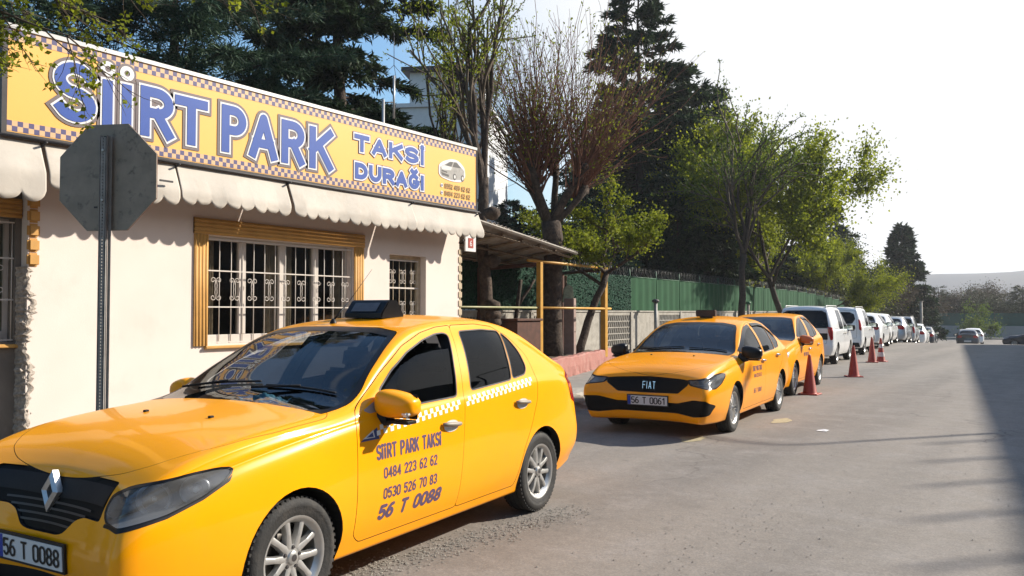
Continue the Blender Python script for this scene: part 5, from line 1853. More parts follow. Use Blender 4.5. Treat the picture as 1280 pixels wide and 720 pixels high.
# --- near conifers behind the office
put_tree('cedar_tree', 'tallest dark cedar standing close behind the office, right of the aerial trees', conifer_meshes(3, 17.5, 3.9, 150, 5.0, .14, 'needle_dark', .35, .24, .06, .42), (-17.3, 16.3), .3)
put_tree('pine_tree', 'bluish long-needled pine above the left half of the sign', conifer_meshes(5, 12.5, 4.6, 95, 5.0, .22, 'needle_blue', .15, .24, .028, .5, .8), (-16.6, 10.6), 1.3)
put_tree('pine_tree', 'dark pine behind the far left end of the sign', conifer_meshes(7, 11, 4.2, 80, 4.5, .2, 'needle_blue', .2, .24, .03, .5, .8), (-16.4, 4.6), 2.3)
# --- conifers behind the fence
cA = conifer_meshes(11, 15, 4.0, 120, 3.0, .05, 'needle_dark', .3, .32, .09, .62)
cB = conifer_meshes(12, 13, 4.2, 110, 3.0, .04, 'needle_dark', .2, .32, .09, .6)
cC = conifer_meshes(13, 11, 3.8, 95, 3.0, .03, 'needle_blue', .3, .32, .09, .7)
G = 'conifers behind the green fence'
for i, (px, ytop, X, me, mh, lab) in enumerate((
        (668, 260, -16.6, cB, 13, 'dark conifer just behind the fence, hidden by the pollarded tree'),
        (733, 190, -17.2, cC, 11, 'bluish conifer behind the right part of the pollarded crown'),
        (800, -25, -18.2, cA, 15, 'tallest dark conifer, its top against the white sky'),
        (850, 85, -17.4, cB, 13, 'dark conifer right of the tallest one behind the fence'),
        (887, 105, -18.6, cA, 15, 'conifer with drooping tips left of the bare tree'),
        (930, 165, -18.0, cB, 13, 'conifer right behind the bare street tree, beyond the fence'),
        (975, 190, -19.0, cC, 11, 'bluish conifer behind the bright green tree'),
        (1030, 240, -18.5, cB, 13, 'low conifer behind the right side of the bright green tree'),
        (640, 250, -22.0, cB, 13, 'conifer of the second row behind the shelter'),
        (770, 110, -23.0, cC, 11, 'conifer of the second row, filling the gap left of the tallest one'),
        (830, 120, -24.0, cA, 15, 'conifer of the second row, filling the gap right of the tallest one'),
        (760, 235, -14.9, cC, 11, 'low bluish conifer close behind the fence by the shelter'),
        (850, 240, -15.2, cB, 13, 'low dark conifer close behind the fence panels'),
        (905, 260, -15.2, cC, 11, 'low bluish conifer close behind the fence near the bare tree'),
        (700, 270, -15.0, cB, 13, 'low dark conifer close behind the hedge mesh'),
        (1060, 300, -17.5, cA, 15, 'small dark conifer above the white vans'))):
    p = at_px(px, 380, X)
    d_ = -p.x * math.sin(R(35)) + p.y * math.cos(R(35))
    top = 1.556 + (390 - ytop) / 1030 * d_
    sc = (top - gz(p.y)) / mh
    w_ = max(sc, .62) if X < -16 else .42
    put_tree('conifer_tree', lab, me, (p.x, p.y), i * 1.7, (w_, w_, sc), G)
# darker trees towards the corner
dk = broad_meshes(31, 8.5, 3.6, leafm='needle_olive', nleaf=16000, leaf=.20, fork=.16, trunk_r=.16, clump=.7)
dk2 = broad_meshes(32, 8.0, 3.4, leafm='far_brown', nleaf=9000, leaf=.18, fork=.16, trunk_r=.16, clump=.7)
for i, (x, y, sc, me, lab) in enumerate(((-15.3, 62, .80, dk, 'olive tree above the farthest green fence panels'), (-16.5, 70, .92, dk, 'olive-brown tree left of the small dark fir'), (-14.5, 77, .75, dk2, 'brownish leafless-looking tree behind the far parked cars'), (-20, 82, 1.15, dk, 'broad dark tree behind the small dark fir'), (-17, 92, 1.0, dk2, 'brown-green tree at the corner of the far fence'))):
    put_tree('corner_tree', lab, me, (x, y), i * 2.1, sc, 'trees at the far corner')
fir = conifer_meshes(41, 11.2, 3.6, 150, 1.8, .03, 'needle_dark', .15, .5, .16, .85)
put_tree('fir_tree', 'compact dark fir standing above the last parked cars', fir, tuple(at_px(1128, 390, -14.5))[:2], .5, 1.0)
# --- far tree line past the end wall, one by one
fA = broad_meshes(51, 9.5, 4.0, leafm='far_brown', nleaf=22000, leaf=.20, fork=.12, trunk_r=.18, clump=1.0)
fB = broad_meshes(52, 9.0, 3.8, leafm='far_green', nleaf=24000, leaf=.20, fork=.12, trunk_r=.18, clump=1.0)
fC = conifer_meshes(53, 10.5, 2.6, 60, .7, .03, 'far_green', .2, .6, .14, .7)
rt = random.Random(77)
far_lab = ['brownish budding tree', 'dull green tree', 'slim greyish conifer']
ordn = ['first', 'second', 'third', 'fourth', 'fifth', 'sixth', 'seventh', 'eighth', 'ninth', 'tenth', 'eleventh', 'twelfth']
k = 0
x = -25.
while x < 2:
    kind = [0, 1, 0, 2, 0, 1, 2, 1][k % 8]
    put_tree('far_tree', far_lab[kind] + ', ' + ordn[min(k, 11)] + ' from the left in the front of the far tree line', (fA, fB, fC)[kind], (x, 113.5 + rt.uniform(0, 8)), rt.uniform(0, 6), (1.05, 1.05, rt.uniform(.55, .74)), 'trees beyond the end wall')
    x += rt.uniform(2.6, 3.4); k += 1
x = -30.; k = 0
while x < 6:
    put_tree('far_tree', 'hazy taller tree, ' + ordn[min(k, 11)] + ' from the left in the back of the far tree line', (fB, fA)[k % 2], (x, 131 + rt.uniform(0, 9)), rt.uniform(0, 6), (1.3, 1.3, rt.uniform(.6, .72)), 'back row of trees beyond the end wall')
    x += rt.uniform(4.5, 6); k += 1
bush = broad_meshes(55, 2.2, 1.5, leafm='leaf_mid', nleaf=2600, leaf=.13, fork=.08, trunk_r=.05, clump=.3)
put_tree('bush', 'small round olive bush in front of the far green fence', bush, (-10.3, 104.6), 0, (1.5, 1.5, 1.9), cat='bush')
# --- trees standing between the cars and the fence
bt = broad_meshes(61, 10.5, 3.4, leafm='leaf_mid', nleaf=6000, leaf=.09, fork=.36, trunk_r=.15, bark='bark_dark', up=.9, n1=12, twig_r=.007, clump=.16, barkt='twig')
p = at_px(930, 385, -11.9)
put_tree('bare_tree', 'nearly bare street tree with a straight dark trunk before the green fence', bt, (p.x, p.y), .4, (1, 1, 1.05))
gt = broad_meshes(64, 10.5, 4.6, leafm='leaf_bright', nleaf=60000, leaf=.12, fork=.25, trunk_r=.13, bark='bark_dark', up=.42, clump=.5, lean=(.3, .8))
p = at_px(990, 385, -11.6)
put_tree('leafy_tree', 'bright green leafy street tree above the white van', gt, (p.x, p.y), 2.6, (1.12, 1.12, 1.25), 'leafy street trees')
p = at_px(1030, 385, -13.6)
put_tree('leafy_tree', 'smaller bright green tree just right of the large leafy one', gt, (p.x, p.y), .7, (.66, .66, .74), 'leafy street trees')
# --- the pollarded tree by the shelter
def pollard():
    rnd = random.Random(17); rng = np.random.default_rng(17)
    tr = MB(); sh_ = MB()
    tk = [Vector((0, 0, 0)), Vector((.02, .02, .5)), Vector((.0, .05, 1.4)), Vector((.06, .02, 2.4)), Vector((.03, .06, 3.0)), Vector((0, 0, 3.4))]
    tr.tube(tk, [.33, .26, .235, .23, .25, .24], 14, M['bark'])
    knobs = []
    ax = Vector((math.cos(R(35)), math.sin(R(35)), 0))   # across the view
    for (a, z, L, r) in ((-.8, .75, .95, .12), (-.4, 1.0, 1.25, .125), (.12, 1.1, 1.35, .11), (.5, .95, 1.3, .13), (.95, .7, 1.0, .11), (-.1, .8, .9, .10)):
        p0 = tk[-1] + Vector((0, 0, -.15))
        d = (ax * a + Vector((-.3 * math.cos(a * 5), .3 * math.sin(a * 7), 0)) + Vector((0, 0, 1.15))).normalized()
        e = p0 + d * L * 1.25
        pts = wob(p0, e, 4, .06, rnd)
        tr.tube(pts, [r, r * .85, r * .75, r * .72, r * .85], 9, M['bark'])
        tr.lathe([(.0, -.16), (.13, -.1), (r * 1.15, .0), (r * .95, .1), (.0, .17)], 10, M['bark'], True, Matrix.Translation(e))
        knobs.append((e, d))
    tips = []
    for e, d in knobs:
        for k in range(66):
            v = (d * .7 + Vector((rnd.gauss(0, .46), rnd.gauss(0, .46), rnd.uniform(.15, 1.3)))).normalized()
            L = rnd.uniform(1.2, 3.2) * (1 + .5 * max(0, v.z - .5))
            p0 = e + v * .1 - d * rnd.uniform(0, .45)
            pts = wob(p0, p0 + v * L, 5, .15, rnd)
            for i, q in enumerate(pts): q.z += .05 * L * (i / 5) ** 2
            r0 = rnd.uniform(.008, .022)
            sh_.tube(pts, [r0 * (1 - .15 * i) for i in range(6)], 4, M['twig_red'], caps=False)
            for _ in range(rnd.randint(2, 6)):
                j = rnd.randint(1, 4); w = (v + Vector((rnd.gauss(0, .5), rnd.gauss(0, .5), rnd.gauss(0, .4)))).normalized()
                tw = wob(pts[j], pts[j] + w * rnd.uniform(.4, 1.1), 3, .1, rnd)
                sh_.tube(tw, .0045, 3, M['twig_red'], caps=False); tips += [(q, w) for q in tw[1:]]
            tips += [(q, v) for q in pts[2:]]
    n = 4200
    P = np.array([tuple(p) for p, d in tips]); D = np.array([tuple(d) for p, d in tips]); idx = rng.integers(0, len(P), n)
    V = leaf_cloud(P[idx] + rng.normal(0, .05, (n, 3)), D[idx], .075, .045, rng, .8)
    return tr.mesh('trunk'), sh_.mesh('shoots'), quads_mesh('crown', V, M['leaf_spring'])
a_, b_, c_ = pollard()
t = thing('pollarded_tree', 'big pollarded tree with a crown of straight reddish shoots beside the shelter', 'tree', (-10.75, 17.0, GZ - .1), 0)
link('trunk', a_, t); link('shoots', b_, t); link('crown', c_, t)
# --- knotty tree left of it, with pale young leaves
kt = broad_meshes(71, 9.5, 2.4, leafm='leaf_spring', nleaf=4200, leaf=.06, fork=.42, trunk_r=.13, n1=5, bark='bark', up=1.0, clump=.12, spread=.8)
t = put_tree('young_leaf_tree', 'knotty forked tree with sparse young leaves behind the right end of the sign', kt, (-10.3, 13.9), 1.0, 1.0, z=GZ)
rk2 = random.Random(2)
for z in (.9, 1.05, 1.25, 2.2, 3.2):
    a = rk2.uniform(0, 6)
    kb = MB(); kb.lathe([(.0, -.16), (.12, -.12), (.19, -.02), (.17, .08), (.0, .15)], 9, M['bark'], True, Matrix.Translation((.07 * math.cos(a), .07 * math.sin(a), z))); kb.build('burl', None, t)
pl_ = broad_meshes(73, 9.0, 2.0, leafm='leaf_spring', nleaf=3600, leaf=.065, fork=.30, trunk_r=.07, bark='bark_dark', up=1.3, clump=.12, spread=.6, n1=6)
p = at_px(603, 330, -12.1)
put_tree('slender_tree', 'slender upright tree with a thin dark stem left of the pollarded tree', pl_, (-13.4, 16.6), .4, (1, 1, 1.25))
# --- leaning small tree with bright yellow-green leaves
lt = broad_meshes(81, 4.6, 2.6, leafm='leaf_spring', nleaf=9500, leaf=.075, fork=.46, trunk_r=.10, bark='bark_dark', lean=(.35, 1.0), up=.35, clump=.20)
put_tree('leaning_tree', 'small leaning tree with bright yellow-green leaves behind the shelter post', lt, (-10.7, 18.2), 0, 1.0, z=GZ)
st_ = MB()
rs_ = random.Random(6)
st_.tube(wob(Vector((0, 0, 0)), Vector((.15, .25, 1.9)), 5, .05, rs_), [.07, .06, .055, .05, .045, .04], 8, M['bark_dark'])
st_.tube(wob(Vector((.1, .18, 1.3)), Vector((.3, .55, 1.9)), 3, .05, rs_), [.04, .035, .03, .025], 7, M['bark_dark'])
o = st_.build('tree_stump', None); o.location = (-10.5, 14.9, GZ - .1)
tag(o, 'bare forked stump leaning under the shelter roof', 'stump')
# --- branches overhanging from the left edge of the picture
def overhang():
    rnd = random.Random(23); rng = np.random.default_rng(23)
    tr = MB(); tips = []
    root = Vector((0, 0, 0))
    tk = wob(root, Vector((-.1, .1, 3.3)), 6, .04, rnd)
    tr.tube(tk, [.13, .115, .10, .095, .09, .085, .08], 10, M['bark'])
    ax = Vector((math.cos(R(35)), math.sin(R(35)), 0)); dp = Vector((-math.sin(R(35)), math.cos(R(35)), 0))
    def br(p, d, L, r, lev):
        pts = wob(p, p + d * L, 6, .10, rnd, .02)
        tr.tube(pts, [r * (1 - .12 * i) for i in range(7)], 5 if lev < 2 else 4, M['twig'], caps=False)
        tips.extend([(q, d) for q in pts[2:]] if lev else [])
        if lev < 3:
            for k in range(5 if lev else 8):
                t = rnd.uniform(.25, 1); j = min(5, int(t * 6)); q = pts[j]
                v = (d + ax * rnd.gauss(.1, .5) + dp * rnd.gauss(0, .45) + Vector((0, 0, rnd.gauss(-.22, .4)))).normalized()
                br(q, v, L * rnd.uniform(.35, .62), max(.0022, r * .5), lev + 1)
    top = tk[-1]
    for (a, b, c, L) in ((1.0, .12, .16, 1.5), (.9, -.1, .42, 1.9), (.8, .35, .30, 1.8), (.95, .1, -.05, 1.2), (.7, -.2, .6, 1.9), (.8, .2, .75, 2.2)):
        br(top + Vector((0, 0, rnd.uniform(-.35, .1))), (ax * a + dp * b + Vector((0, 0, c))).normalized(), L, .022, 0)
    n = 6200
    P = np.array([tuple(p) for p, d in tips]); D = np.array([tuple(d) for p, d in tips]); idx = rng.integers(0, len(P), n)
    # leaves sit in little tufts
    cen = P[rng.integers(0, len(P), 760)]; ci = rng.integers(0, 760, n)
    V = leaf_cloud(cen[ci] + rng.normal(0, .022, (n, 3)), D[idx] * .3, .037, .026, rng, 1.0)
    return tr.mesh('trunk'), quads_mesh('crown', V, M['leaf_spring'])
put_tree('overhanging_tree', 'near branches with tiny fresh leaves hanging in from the upper left', overhang(), (-6.3, 1.25), 0, 1.0, z=SW)

def mir(pts):
    """half outline (y>=0, top to bottom) -> full outline"""
    return [tuple(p) for p in pts] + [(-p[0], p[1]) for p in reversed(pts) if abs(p[0]) > 1e-6]
def yz(pts, x=0): return [(x, y, z) for y, z in pts]
def xz(pts, y=0): return [(x, y, z) for x, z in pts]
def xy(pts, z=0): return [(x, y, z) for x, y in pts]
SEDAN = dict(
    xf=.815, xr=-3.54, wb=2.634, wr=.311, rim=.205, track=.835, cab=(-.62, -3.05), nose_w=.86, nose_c=-.22, tail_c=.16, bulge=.022,
    nose_z=[(.1, -.10), (.25, -.02), (.40, 0), (.52, -.01), (.62, -.04), (.72, -.075), (.80, -.13), (.95, -.2)],
    tail_z=[(.1, -.10), (.3, 0), (.5, 0.0), (.7, -.03), (.95, -.06), (1.1, -.03), (1.3, -.05)],
    zc=[(.815, .81), (.72, .86), (.55, .915), (.3, .962), (0, 1.0), (-.26, 1.03), (-.36, 1.05), (-.8, 1.272), (-1.08, 1.405), (-1.25, 1.462), (-1.6, 1.515), (-2.0, 1.535), (-2.4, 1.515), (-2.72, 1.45), (-3.0, 1.30), (-3.2, 1.195), (-3.35, 1.16), (-3.47, 1.15), (-3.54, 1.11)],
    ze=[(.815, .745), (.72, .812), (.55, .878), (.3, .928), (0, .960), (-.32, .985), (-.46, 1.015), (-.8, 1.212), (-1.1, 1.372), (-1.32, 1.442), (-1.7, 1.480), (-2.1, 1.482), (-2.45, 1.44), (-2.72, 1.365), (-3.0, 1.235), (-3.2, 1.145), (-3.35, 1.10), (-3.54, 1.05)],
    ye=[(.815, .715), (.6, .765), (.3, .78), (-.35, .775), (-.6, .742), (-.9, .675), (-1.3, .605), (-1.7, .585), (-2.3, .585), (-2.7, .60), (-3.0, .645), (-3.3, .69), (-3.54, .66)],
    zb=[(.815, .67), (.6, .765), (.3, .835), (-.3, .915), (-.6, .94), (-1.5, .972), (-2.2, 1.02), (-2.6, 1.045), (-3.0, 1.03), (-3.54, .96)],
    yb=[(.815, .73), (.6, .79), (.3, .815), (-.3, .825), (-1, .835), (-2, .84), (-2.8, .825), (-3.2, .79), (-3.54, .73)],
    ym=[(.815, .77), (.6, .83), (.3, .860), (0, .870), (-.6, .860), (-2, .862), (-2.634, .870), (-3.1, .85), (-3.54, .80)],
    zl=[(.815, .19), (.4, .17), (-.3, .19), (-2.3, .19), (-3, .22), (-3.54, .26)],
    yl=[(.815, .70), (.5, .78), (.2, .80), (-2.4, .80), (-3, .78), (-3.54, .70)],
    dash=(-.62, .955, .70))
def with_(sp, **k):
    d = dict(sp); d.update(k); return d
def stretch(tab, fn): return [(x, fn(x, v)) for x, v in tab]
DOOR_F = [(-.44, .32), (-.44, .60), (-.455, .90), (-.50, 1.0), (-.80, 1.18), (-1.1, 1.337), (-1.35, 1.418), (-1.55, 1.452), (-1.725, 1.462), (-1.62, 1.2), (-1.54, .95), (-1.49, .55), (-1.47, .27), (-.50, .27)]
DOOR_R = [(-1.47, .27), (-1.49, .55), (-1.54, .95), (-1.62, 1.2), (-1.725, 1.462), (-2.05, 1.467), (-2.28, 1.445), (-2.46, 1.365), (-2.56, 1.22), (-2.575, 1.06), (-2.54, .88), (-2.44, .70), (-2.33, .54), (-2.27, .38), (-2.24, .27)]
WIN_F = [(-.74, .985), (-.74, 1.09), (-.92, 1.20), (-1.12, 1.295), (-1.33, 1.365), (-1.50, 1.402), (-1.60, 1.408), (-1.645, 1.395), (-1.55, 1.2), (-1.475, 1.0)]
WIN_R = [(-1.66, 1.025), (-1.72, 1.2), (-1.80, 1.415), (-2.1, 1.422), (-2.35, 1.405), (-2.27, 1.25), (-2.205, 1.06)]
WIN_Q = [(-2.235, 1.065), (-2.30, 1.25), (-2.375, 1.395), (-2.43, 1.35), (-2.475, 1.25), (-2.475, 1.13), (-2.42, 1.085)]
SHIELD = [(0, 1.455), (.35, 1.450), (.545, 1.425), (.59, 1.37), (.725, 1.10), (.745, 1.02), (.70, .985), (.5, .985), (0, .985)]
REARW = [(0, 1.40), (.40, 1.385), (.50, 1.35), (.62, 1.13), (.60, 1.10), (.3, 1.12), (0, 1.12)]
def base_car(name, label, cat, sp, paint, nx=90, it=3, kind='alloy5', hood=True, detail=True, doors=True, wins=('f', 'r', 'q'), glass_f='glass', glass_r='tint_glass', group=None, outl=None, arch=.345):
    root = thing(name, label, cat, group=group)
    b = Body(sp, nx, it, paint)
    O = dict(door_f=DOOR_F, door_r=DOOR_R, win_f=WIN_F, win_r=WIN_R, win_q=WIN_Q, shield=SHIELD, rear=REARW,
             hood=[(.712, .0), (.706, .30), (.685, .44), (.635, .56), (.53, .655), (.38, .745), (.1, .772), (-.30, .768), (-.36, .70), (-.36, .5), (-.36, 0)])
    if outl: O.update(outl)
    for x in (0, -sp['wb']):
        for s in (1, -1):
            c = [(x + arch * math.cos(t), 0, sp['wr'] + .01 + arch * math.sin(t)) for t in [2 * PI * k / 40 for k in range(40)]]
            cc = cutter(c, (0, s, 0), .52, 1.3, b.mats, 1)
            b.cut(cc)
    nose = {}
    # windscreen and rear window
    for key, lo, hi, part in (('shield', -1.45, 1.2, 'windscreen'), ('rear', .6 if 'rear_lo' not in sp else sp['rear_lo'], 6, 'rear_window')):
        if not O.get(key): continue
        out = rounded(mir(O[key]), .03, 3)
        d = (1, 0, 0) if key == 'shield' else (-1, 0, 0)
        if key == 'shield': lo, hi = sp.get('shield_lo', -1.5), sp.get('shield_hi', -.30)
        else: lo, hi = sp.get('rear_lo', 2.55), sp.get('rear_hi', 3.35)
        c = cutter(yz(out), d, lo, hi, b.mats, 1)
        g = b.fixn(flat_mat(b.skin(c), M[glass_f if key == 'shield' else glass_r]))
        go = link(part, g, root)
        small = cutter(yz(out), d, lo - .1, hi + .1, b.mats, 1, grow=-.028)
        ring = csg(c, small, 'DIFFERENCE')
        fr = flat_mat(b.skin(ring), M['gloss_black'])
        b.fixn(fr)
        for v in fr.vertices: v.co += Vector((.0012 if key == 'shield' else -.0012, 0, .0012))
        link('glass_border', fr, go)
        b.cut(cutter(yz(out), d, lo, hi, b.mats, 1, grow=.003))
    # hood
    if hood:
        out = rounded([(x, y) for x, y in O['hood']] + [(x, -y) for x, y in reversed(O['hood'][1:-1])], .05, 3)
        c = cutter(xy(out), (0, 0, 1), .64, 1.4, b.mats, 1)
        h = b.solid(c)
        b.cut(cutter(xy(out), (0, 0, 1), .64, 1.4, b.mats, 1, grow=.0032))
        b.hood = h
        b.hood_ob = link('hood', h, root)
    b.glass = {}
    for s in (1, -1):
        doors_ = {}
        if doors:
            for k in ('door_f', 'door_r'):
                if not O.get(k): continue
                out = rounded(O[k], .025, 2)
                c = cutter(xz(out), (0, s, 0), .40, 1.3, b.mats, 1, grow=-.0015)
                doors_[k] = b.solid(c)
            for k in ('door_f', 'door_r'):
                if O.get(k): b.cut(cutter(xz(rounded(O[k], .025, 2)), (0, s, 0), .40, 1.3, b.mats, 1, grow=.0032))
        for w, dk in (('f', 'door_f'), ('r', 'door_r'), ('q', 'door_r')):
            if w not in wins or not O.get('win_' + w): continue
            out = rounded(O['win_' + w], .03, 3)
            c = cutter(xz(out), (0, s, 0), .40, 1.3, b.mats, 1)
            g = b.fixn(flat_mat(b.skin(c), M[glass_r if w != 'f' else sp.get('glass_side', glass_f)]))
            for v in g.vertices: v.co.y -= s * .004
            ring = csg(cutter(xz(out), (0, s, 0), .40, 1.3, b.mats, 1, grow=.009), c, 'DIFFERENCE')
            fr = b.fixn(flat_mat(b.skin(ring), M['black']))
            if w == 'f' and O.get('drop'):
                g = b.fixn(flat_mat(b.skin(cutter(xz(rounded(O['drop'], .02, 3)), (0, s, 0), .40, 1.3, b.mats, 1)), M[glass_r]))
                for v in g.vertices: v.co.y -= s * .012
            for v in fr.vertices: v.co += Vector((0, s * .0015, .0005))
            tgt = dk if dk in doors_ else None
            if tgt: doors_[tgt] = csg(doors_[tgt], c, 'DIFFERENCE')
            else: b.cut(c)
            b.glass.setdefault(s, []).append((w, g, fr, tgt))
        for k, me in doors_.items():
            do = link('front_door' if k == 'door_f' else 'rear_door', b.fixn(me), root)
            b.glass[(s, k)] = do
        for (w, g, fr, tgt) in b.glass.get(s, []):
            par = b.glass.get((s, tgt), root)
            go = link('side_window', g, par); link('window_seal', fr, par)
            b.glass[(s, w)] = go
    return root, b
def front_piece(b, pts, d, lo, hi, m, shift=0., cutbody=True, grow=0.002, lo_cut=None, idx=3, name='part', parent=None, rnd=.012):
    out = rounded(pts, rnd, 2)
    c = cutter(out, d, lo, hi, b.mats, 1)
    me = b.fixn(flat_mat(b.skin(c), m))
    if shift:
        dv = Vector(d).normalized() * shift
        for v in me.vertices: v.co += dv
    o = link(name, me, parent)
    if cutbody:
        b.cut(cutter(out, d, lo_cut if lo_cut is not None else lo, hi, b.mats, idx, grow=grow))
    return o
def finish(root, b):
    if getattr(b, 'hood_ob', None): b.fixn(b.hood_ob.data)
    link('body', b.fixn(b.body), root)
def checker_strip(b, root, side, x0, x1, z0, slope, sq=.034, name='checker_strip', parent=None, m=None, z_lo=None):
    V, F = [], []
    n = int(abs(x1 - x0) / sq)
    for i in range(n):
        for r in (0, 1):
            if (i + r) % 2: continue
            xa = x0 - i * sq; xb = xa - sq
            k = len(V)
            for (x, dz) in ((xa, 0), (xb, 0), (xb, 1), (xa, 1)):
                zz = z0 + slope * (x0 - x) + (r + dz) * sq * .9
                co, no = b.hit(x, zz, side)
                V.append(co + no * .0014)
            F.append((k, k + 1, k + 2, k + 3) if side < 0 else (k + 3, k + 2, k + 1, k))
    me = new_mesh(name, V, F, [m or M['white_ink']])
    return lettered(link(name, me, parent or root))
def under(root, sp):
    u = MB()
    u.box2((sp['xf'] - .25, -.62, .24), (sp['xr'] + .25, .62, .34), M['gap'])
    for x in (0, -sp['wb']):
        u.tube([(x, -.72, sp['wr']), (x, .72, sp['wr'])], .035, 8, M['dark_metal'])
    u.build('underbody', None, root)
# ---------------------------------------------------------------- taxi in front
def taxi_near():
    sp = SEDAN
    root, b = base_car('taxi', 'nearest yellow taxi with diamond badge, plate 56 T 0088 and phone numbers on its door', 'taxi', sp, M['taxi'], nx=120, it=3, group='yellow taxis parked in line', outl=dict(drop=[(-.74, .985), (-.80, 1.10), (-1.0, 1.215), (-1.2, 1.275), (-1.4, 1.30), (-1.60, 1.305), (-1.475, 1.0)]))
    # grille band + lower grille
    band = mir([(0, .835), (.045, .832), (.078, .79), (.20, .785), (.49, .785), (.475, .63), (.40, .625), (.30, .62), (.24, .60), (.17, .535), (.12, .522), (0, .518)])
    front_piece(b, yz(band), (1, 0, 0), .45, 1.2, M['grille_black'], shift=-.018, lo_cut=.60, name='grille', parent=root, rnd=.02)
    g = [o for o in root.children if o.name.startswith('grille')][0]
    for z in (.555, .585, .615, .645):
        w = .20 if z < .56 else (.26 if z < .59 else (.30 if z < .62 else .34))
        c = cutter(yz([(-w, z), (w, z), (w, z + .010), (-w, z + .010)]), (1, 0, 0), .45, 1.2, b.mats, 1)
        me = b.fixn(flat_mat(b.skin(c), M['slat_grey']))
        for v in me.vertices: v.co.x -= .008
        link('slat', me, g)
    c = cutter(yz(mir([(0, .760), (.47, .765), (.45, .685), (0, .672)])), (1, 0, 0), .45, 1.2, b.mats, 1)
    me = b.fixn(flat_mat(b.skin(c), M['black'])); 
    for v in me.vertices: v.co.x -= .006
    link('grille_band', me, root)
    # diamond badge
    co, n = b.hitd((2, 0, .70), (-1, 0, 0))
    bd = MB()
    hw, hh, t = .066, .098, .024
    o_ = [(0, hh), (hw, 0), (0, -hh), (-hw, 0)]; i_ = [(0, hh - .062), (hw - .042, 0), (0, -hh + .062), (-hw + .042, 0)]
    mid = [((a[0] + c_[0]) / 2, (a[1] + c_[1]) / 2) for a, c_ in zip(o_, i_)]
    T = Matrix.Translation((co.x - .010, -.02, .695)) @ Matrix.Rotation(R(-8), 4, 'Y')
    vs = [(0, y, z) for y, z in o_] + [(.03, y, z) for y, z in o_] + [(.042, y, z) for y, z in mid] + [(.03, y, z) for y, z in i_] + [(0, y, z) for y, z in i_]
    fs = []
    for r_ in range(4):
        for k in range(4):
            l = (k + 1) % 4
            fs.append((r_ * 4 + k, r_ * 4 + l, r_ * 4 + 4 + l, r_ * 4 + 4 + k))
    bd.add(vs, fs, M['alloy'], False, T)
    bo = bd.build('diamond_badge', None, root)
    bm = bmesh.new(); bm.from_mesh(bo.data); bmesh.ops.recalc_face_normals(bm, faces=bm.faces); bm.to_mesh(bo.data); bm.free()
    # lower intake
    front_piece(b, yz(mir([(0, .335), (.50, .325), (.60, .27), (.55, .235), (0, .225)])), (1, 0, 0), .4, 1.2, M['black'], shift=-.03, lo_cut=.55, name='lower_intake', parent=root, rnd=.02)
    for s in (1, -1):
        d = (math.cos(R(38)), s * math.sin(R(38)), 0)
        P = [(.75, .47, .745), (.70, .54, .785), (.62, .62, .812), (.50, .71, .834), (.42, .78, .840), (.375, .818, .824), (.41, .808, .775), (.50, .78, .722), (.62, .72, .673), (.72, .56, .635), (.765, .475, .628), (.775, .455, .675)]
        P = [(x, y * s, z) for x, y, z in P]
        bl = front_piece(b, P, d, .60, 1.3, M['lens'], shift=-.004, lo_cut=.795, grow=.001, idx=4, name='headlight', parent=root, rnd=.03)
        out = rounded(P, .03, 2)
        cb = cutter(out, d, .6, 1.3, b.mats, 1); sm = cutter(out, d, .5, 1.4, b.mats, 1, grow=-.009)
        ring = b.fixn(flat_mat(b.skin(csg(cb, sm, 'DIFFERENCE')), M['gloss_black']))
        link('lamp_frame', ring, bl)
        low = [(.765, .470, .632), (.72, .56, .638), (.62, .72, .676), (.50, .78, .725), (.41, .808, .778), (.385, .815, .80), (.395, .814, .772), (.50, .78, .714), (.62, .72, .665), (.725, .56, .624), (.77, .465, .616)]
        lo_ = front_piece(b, [(x, y * s, z) for x, y, z in low], d, .60, 1.3, M['black'], shift=.0015, cutbody=False, name='lamp_trim', parent=root, rnd=.006)
        # bowls behind the lens
        dv = Vector(d)
        for (x, y, z, r) in ((.60, .55, .70, .070), (.46, .67, .735, .060)):
            p = Vector((x, y * s, z))
            q = dv * .80 + (p - dv * p.dot(dv))
            q += dv * .03
            T = Matrix.Translation(q) @ dv.to_track_quat('Z', 'Y').to_matrix().to_4x4()
            bw = MB()
            bw.lathe([(.0, -.035), (r * .4, -.03), (r * .8, -.005), (r, .03), (r + .006, .032), (r + .006, -.02)], 24, M['lamp_silver'], True, T)
            bw.lathe([(.0, .012), (.012, .010), (.016, -.01), (.016, -.035)], 12, M['clear_lens'] if r > .05 else M['orange_lens'], True, T)
            bw.build('reflector_bowl', None, bl)
    finish(root, b)
    add_wheels(root, sp, 'alloy5', .5)
    under(root, sp)
    interior(root, sp)
    co, n = b.hitd((2, 0, .43), (-1, 0, 0))
    plate(root, '56 T 0088', (co.x + .026, -.035, .43), (0, R(3), 0))
    for s in (1, -1):
        mo = mirror(root, (-.72, s * .765, .975), s, M['taxi'], scale=1.0)
        for x, z, dk in ((-1.36, .83, 'door_f'), (-2.30, .885, 'door_r')):
            par = b.glass[(s, dk)]
            h, co = handle(b, par, x, z, s)
            cup = MB()
            T = Matrix.Translation(co + Vector((0, s * .007, -.012))) @ Matrix.Rotation(s * PI / 2 * -1, 4, 'X')
            vs = []
            cup.add([(.085 * math.cos(2 * PI * k / 20), .038 * math.sin(2 * PI * k / 20), 0) for k in range(20)], [tuple(range(20))], M['clear_lens'], False, T)
            cup.build('handle_cup', None, par)
        checker_strip(b, root, s, -.62, -1.50, .848, .08, .031, parent=b.glass[(s, 'door_f')])
        checker_strip(b, root, s, -1.56, -2.50, .925, .08, .031, parent=b.glass[(s, 'door_r')])
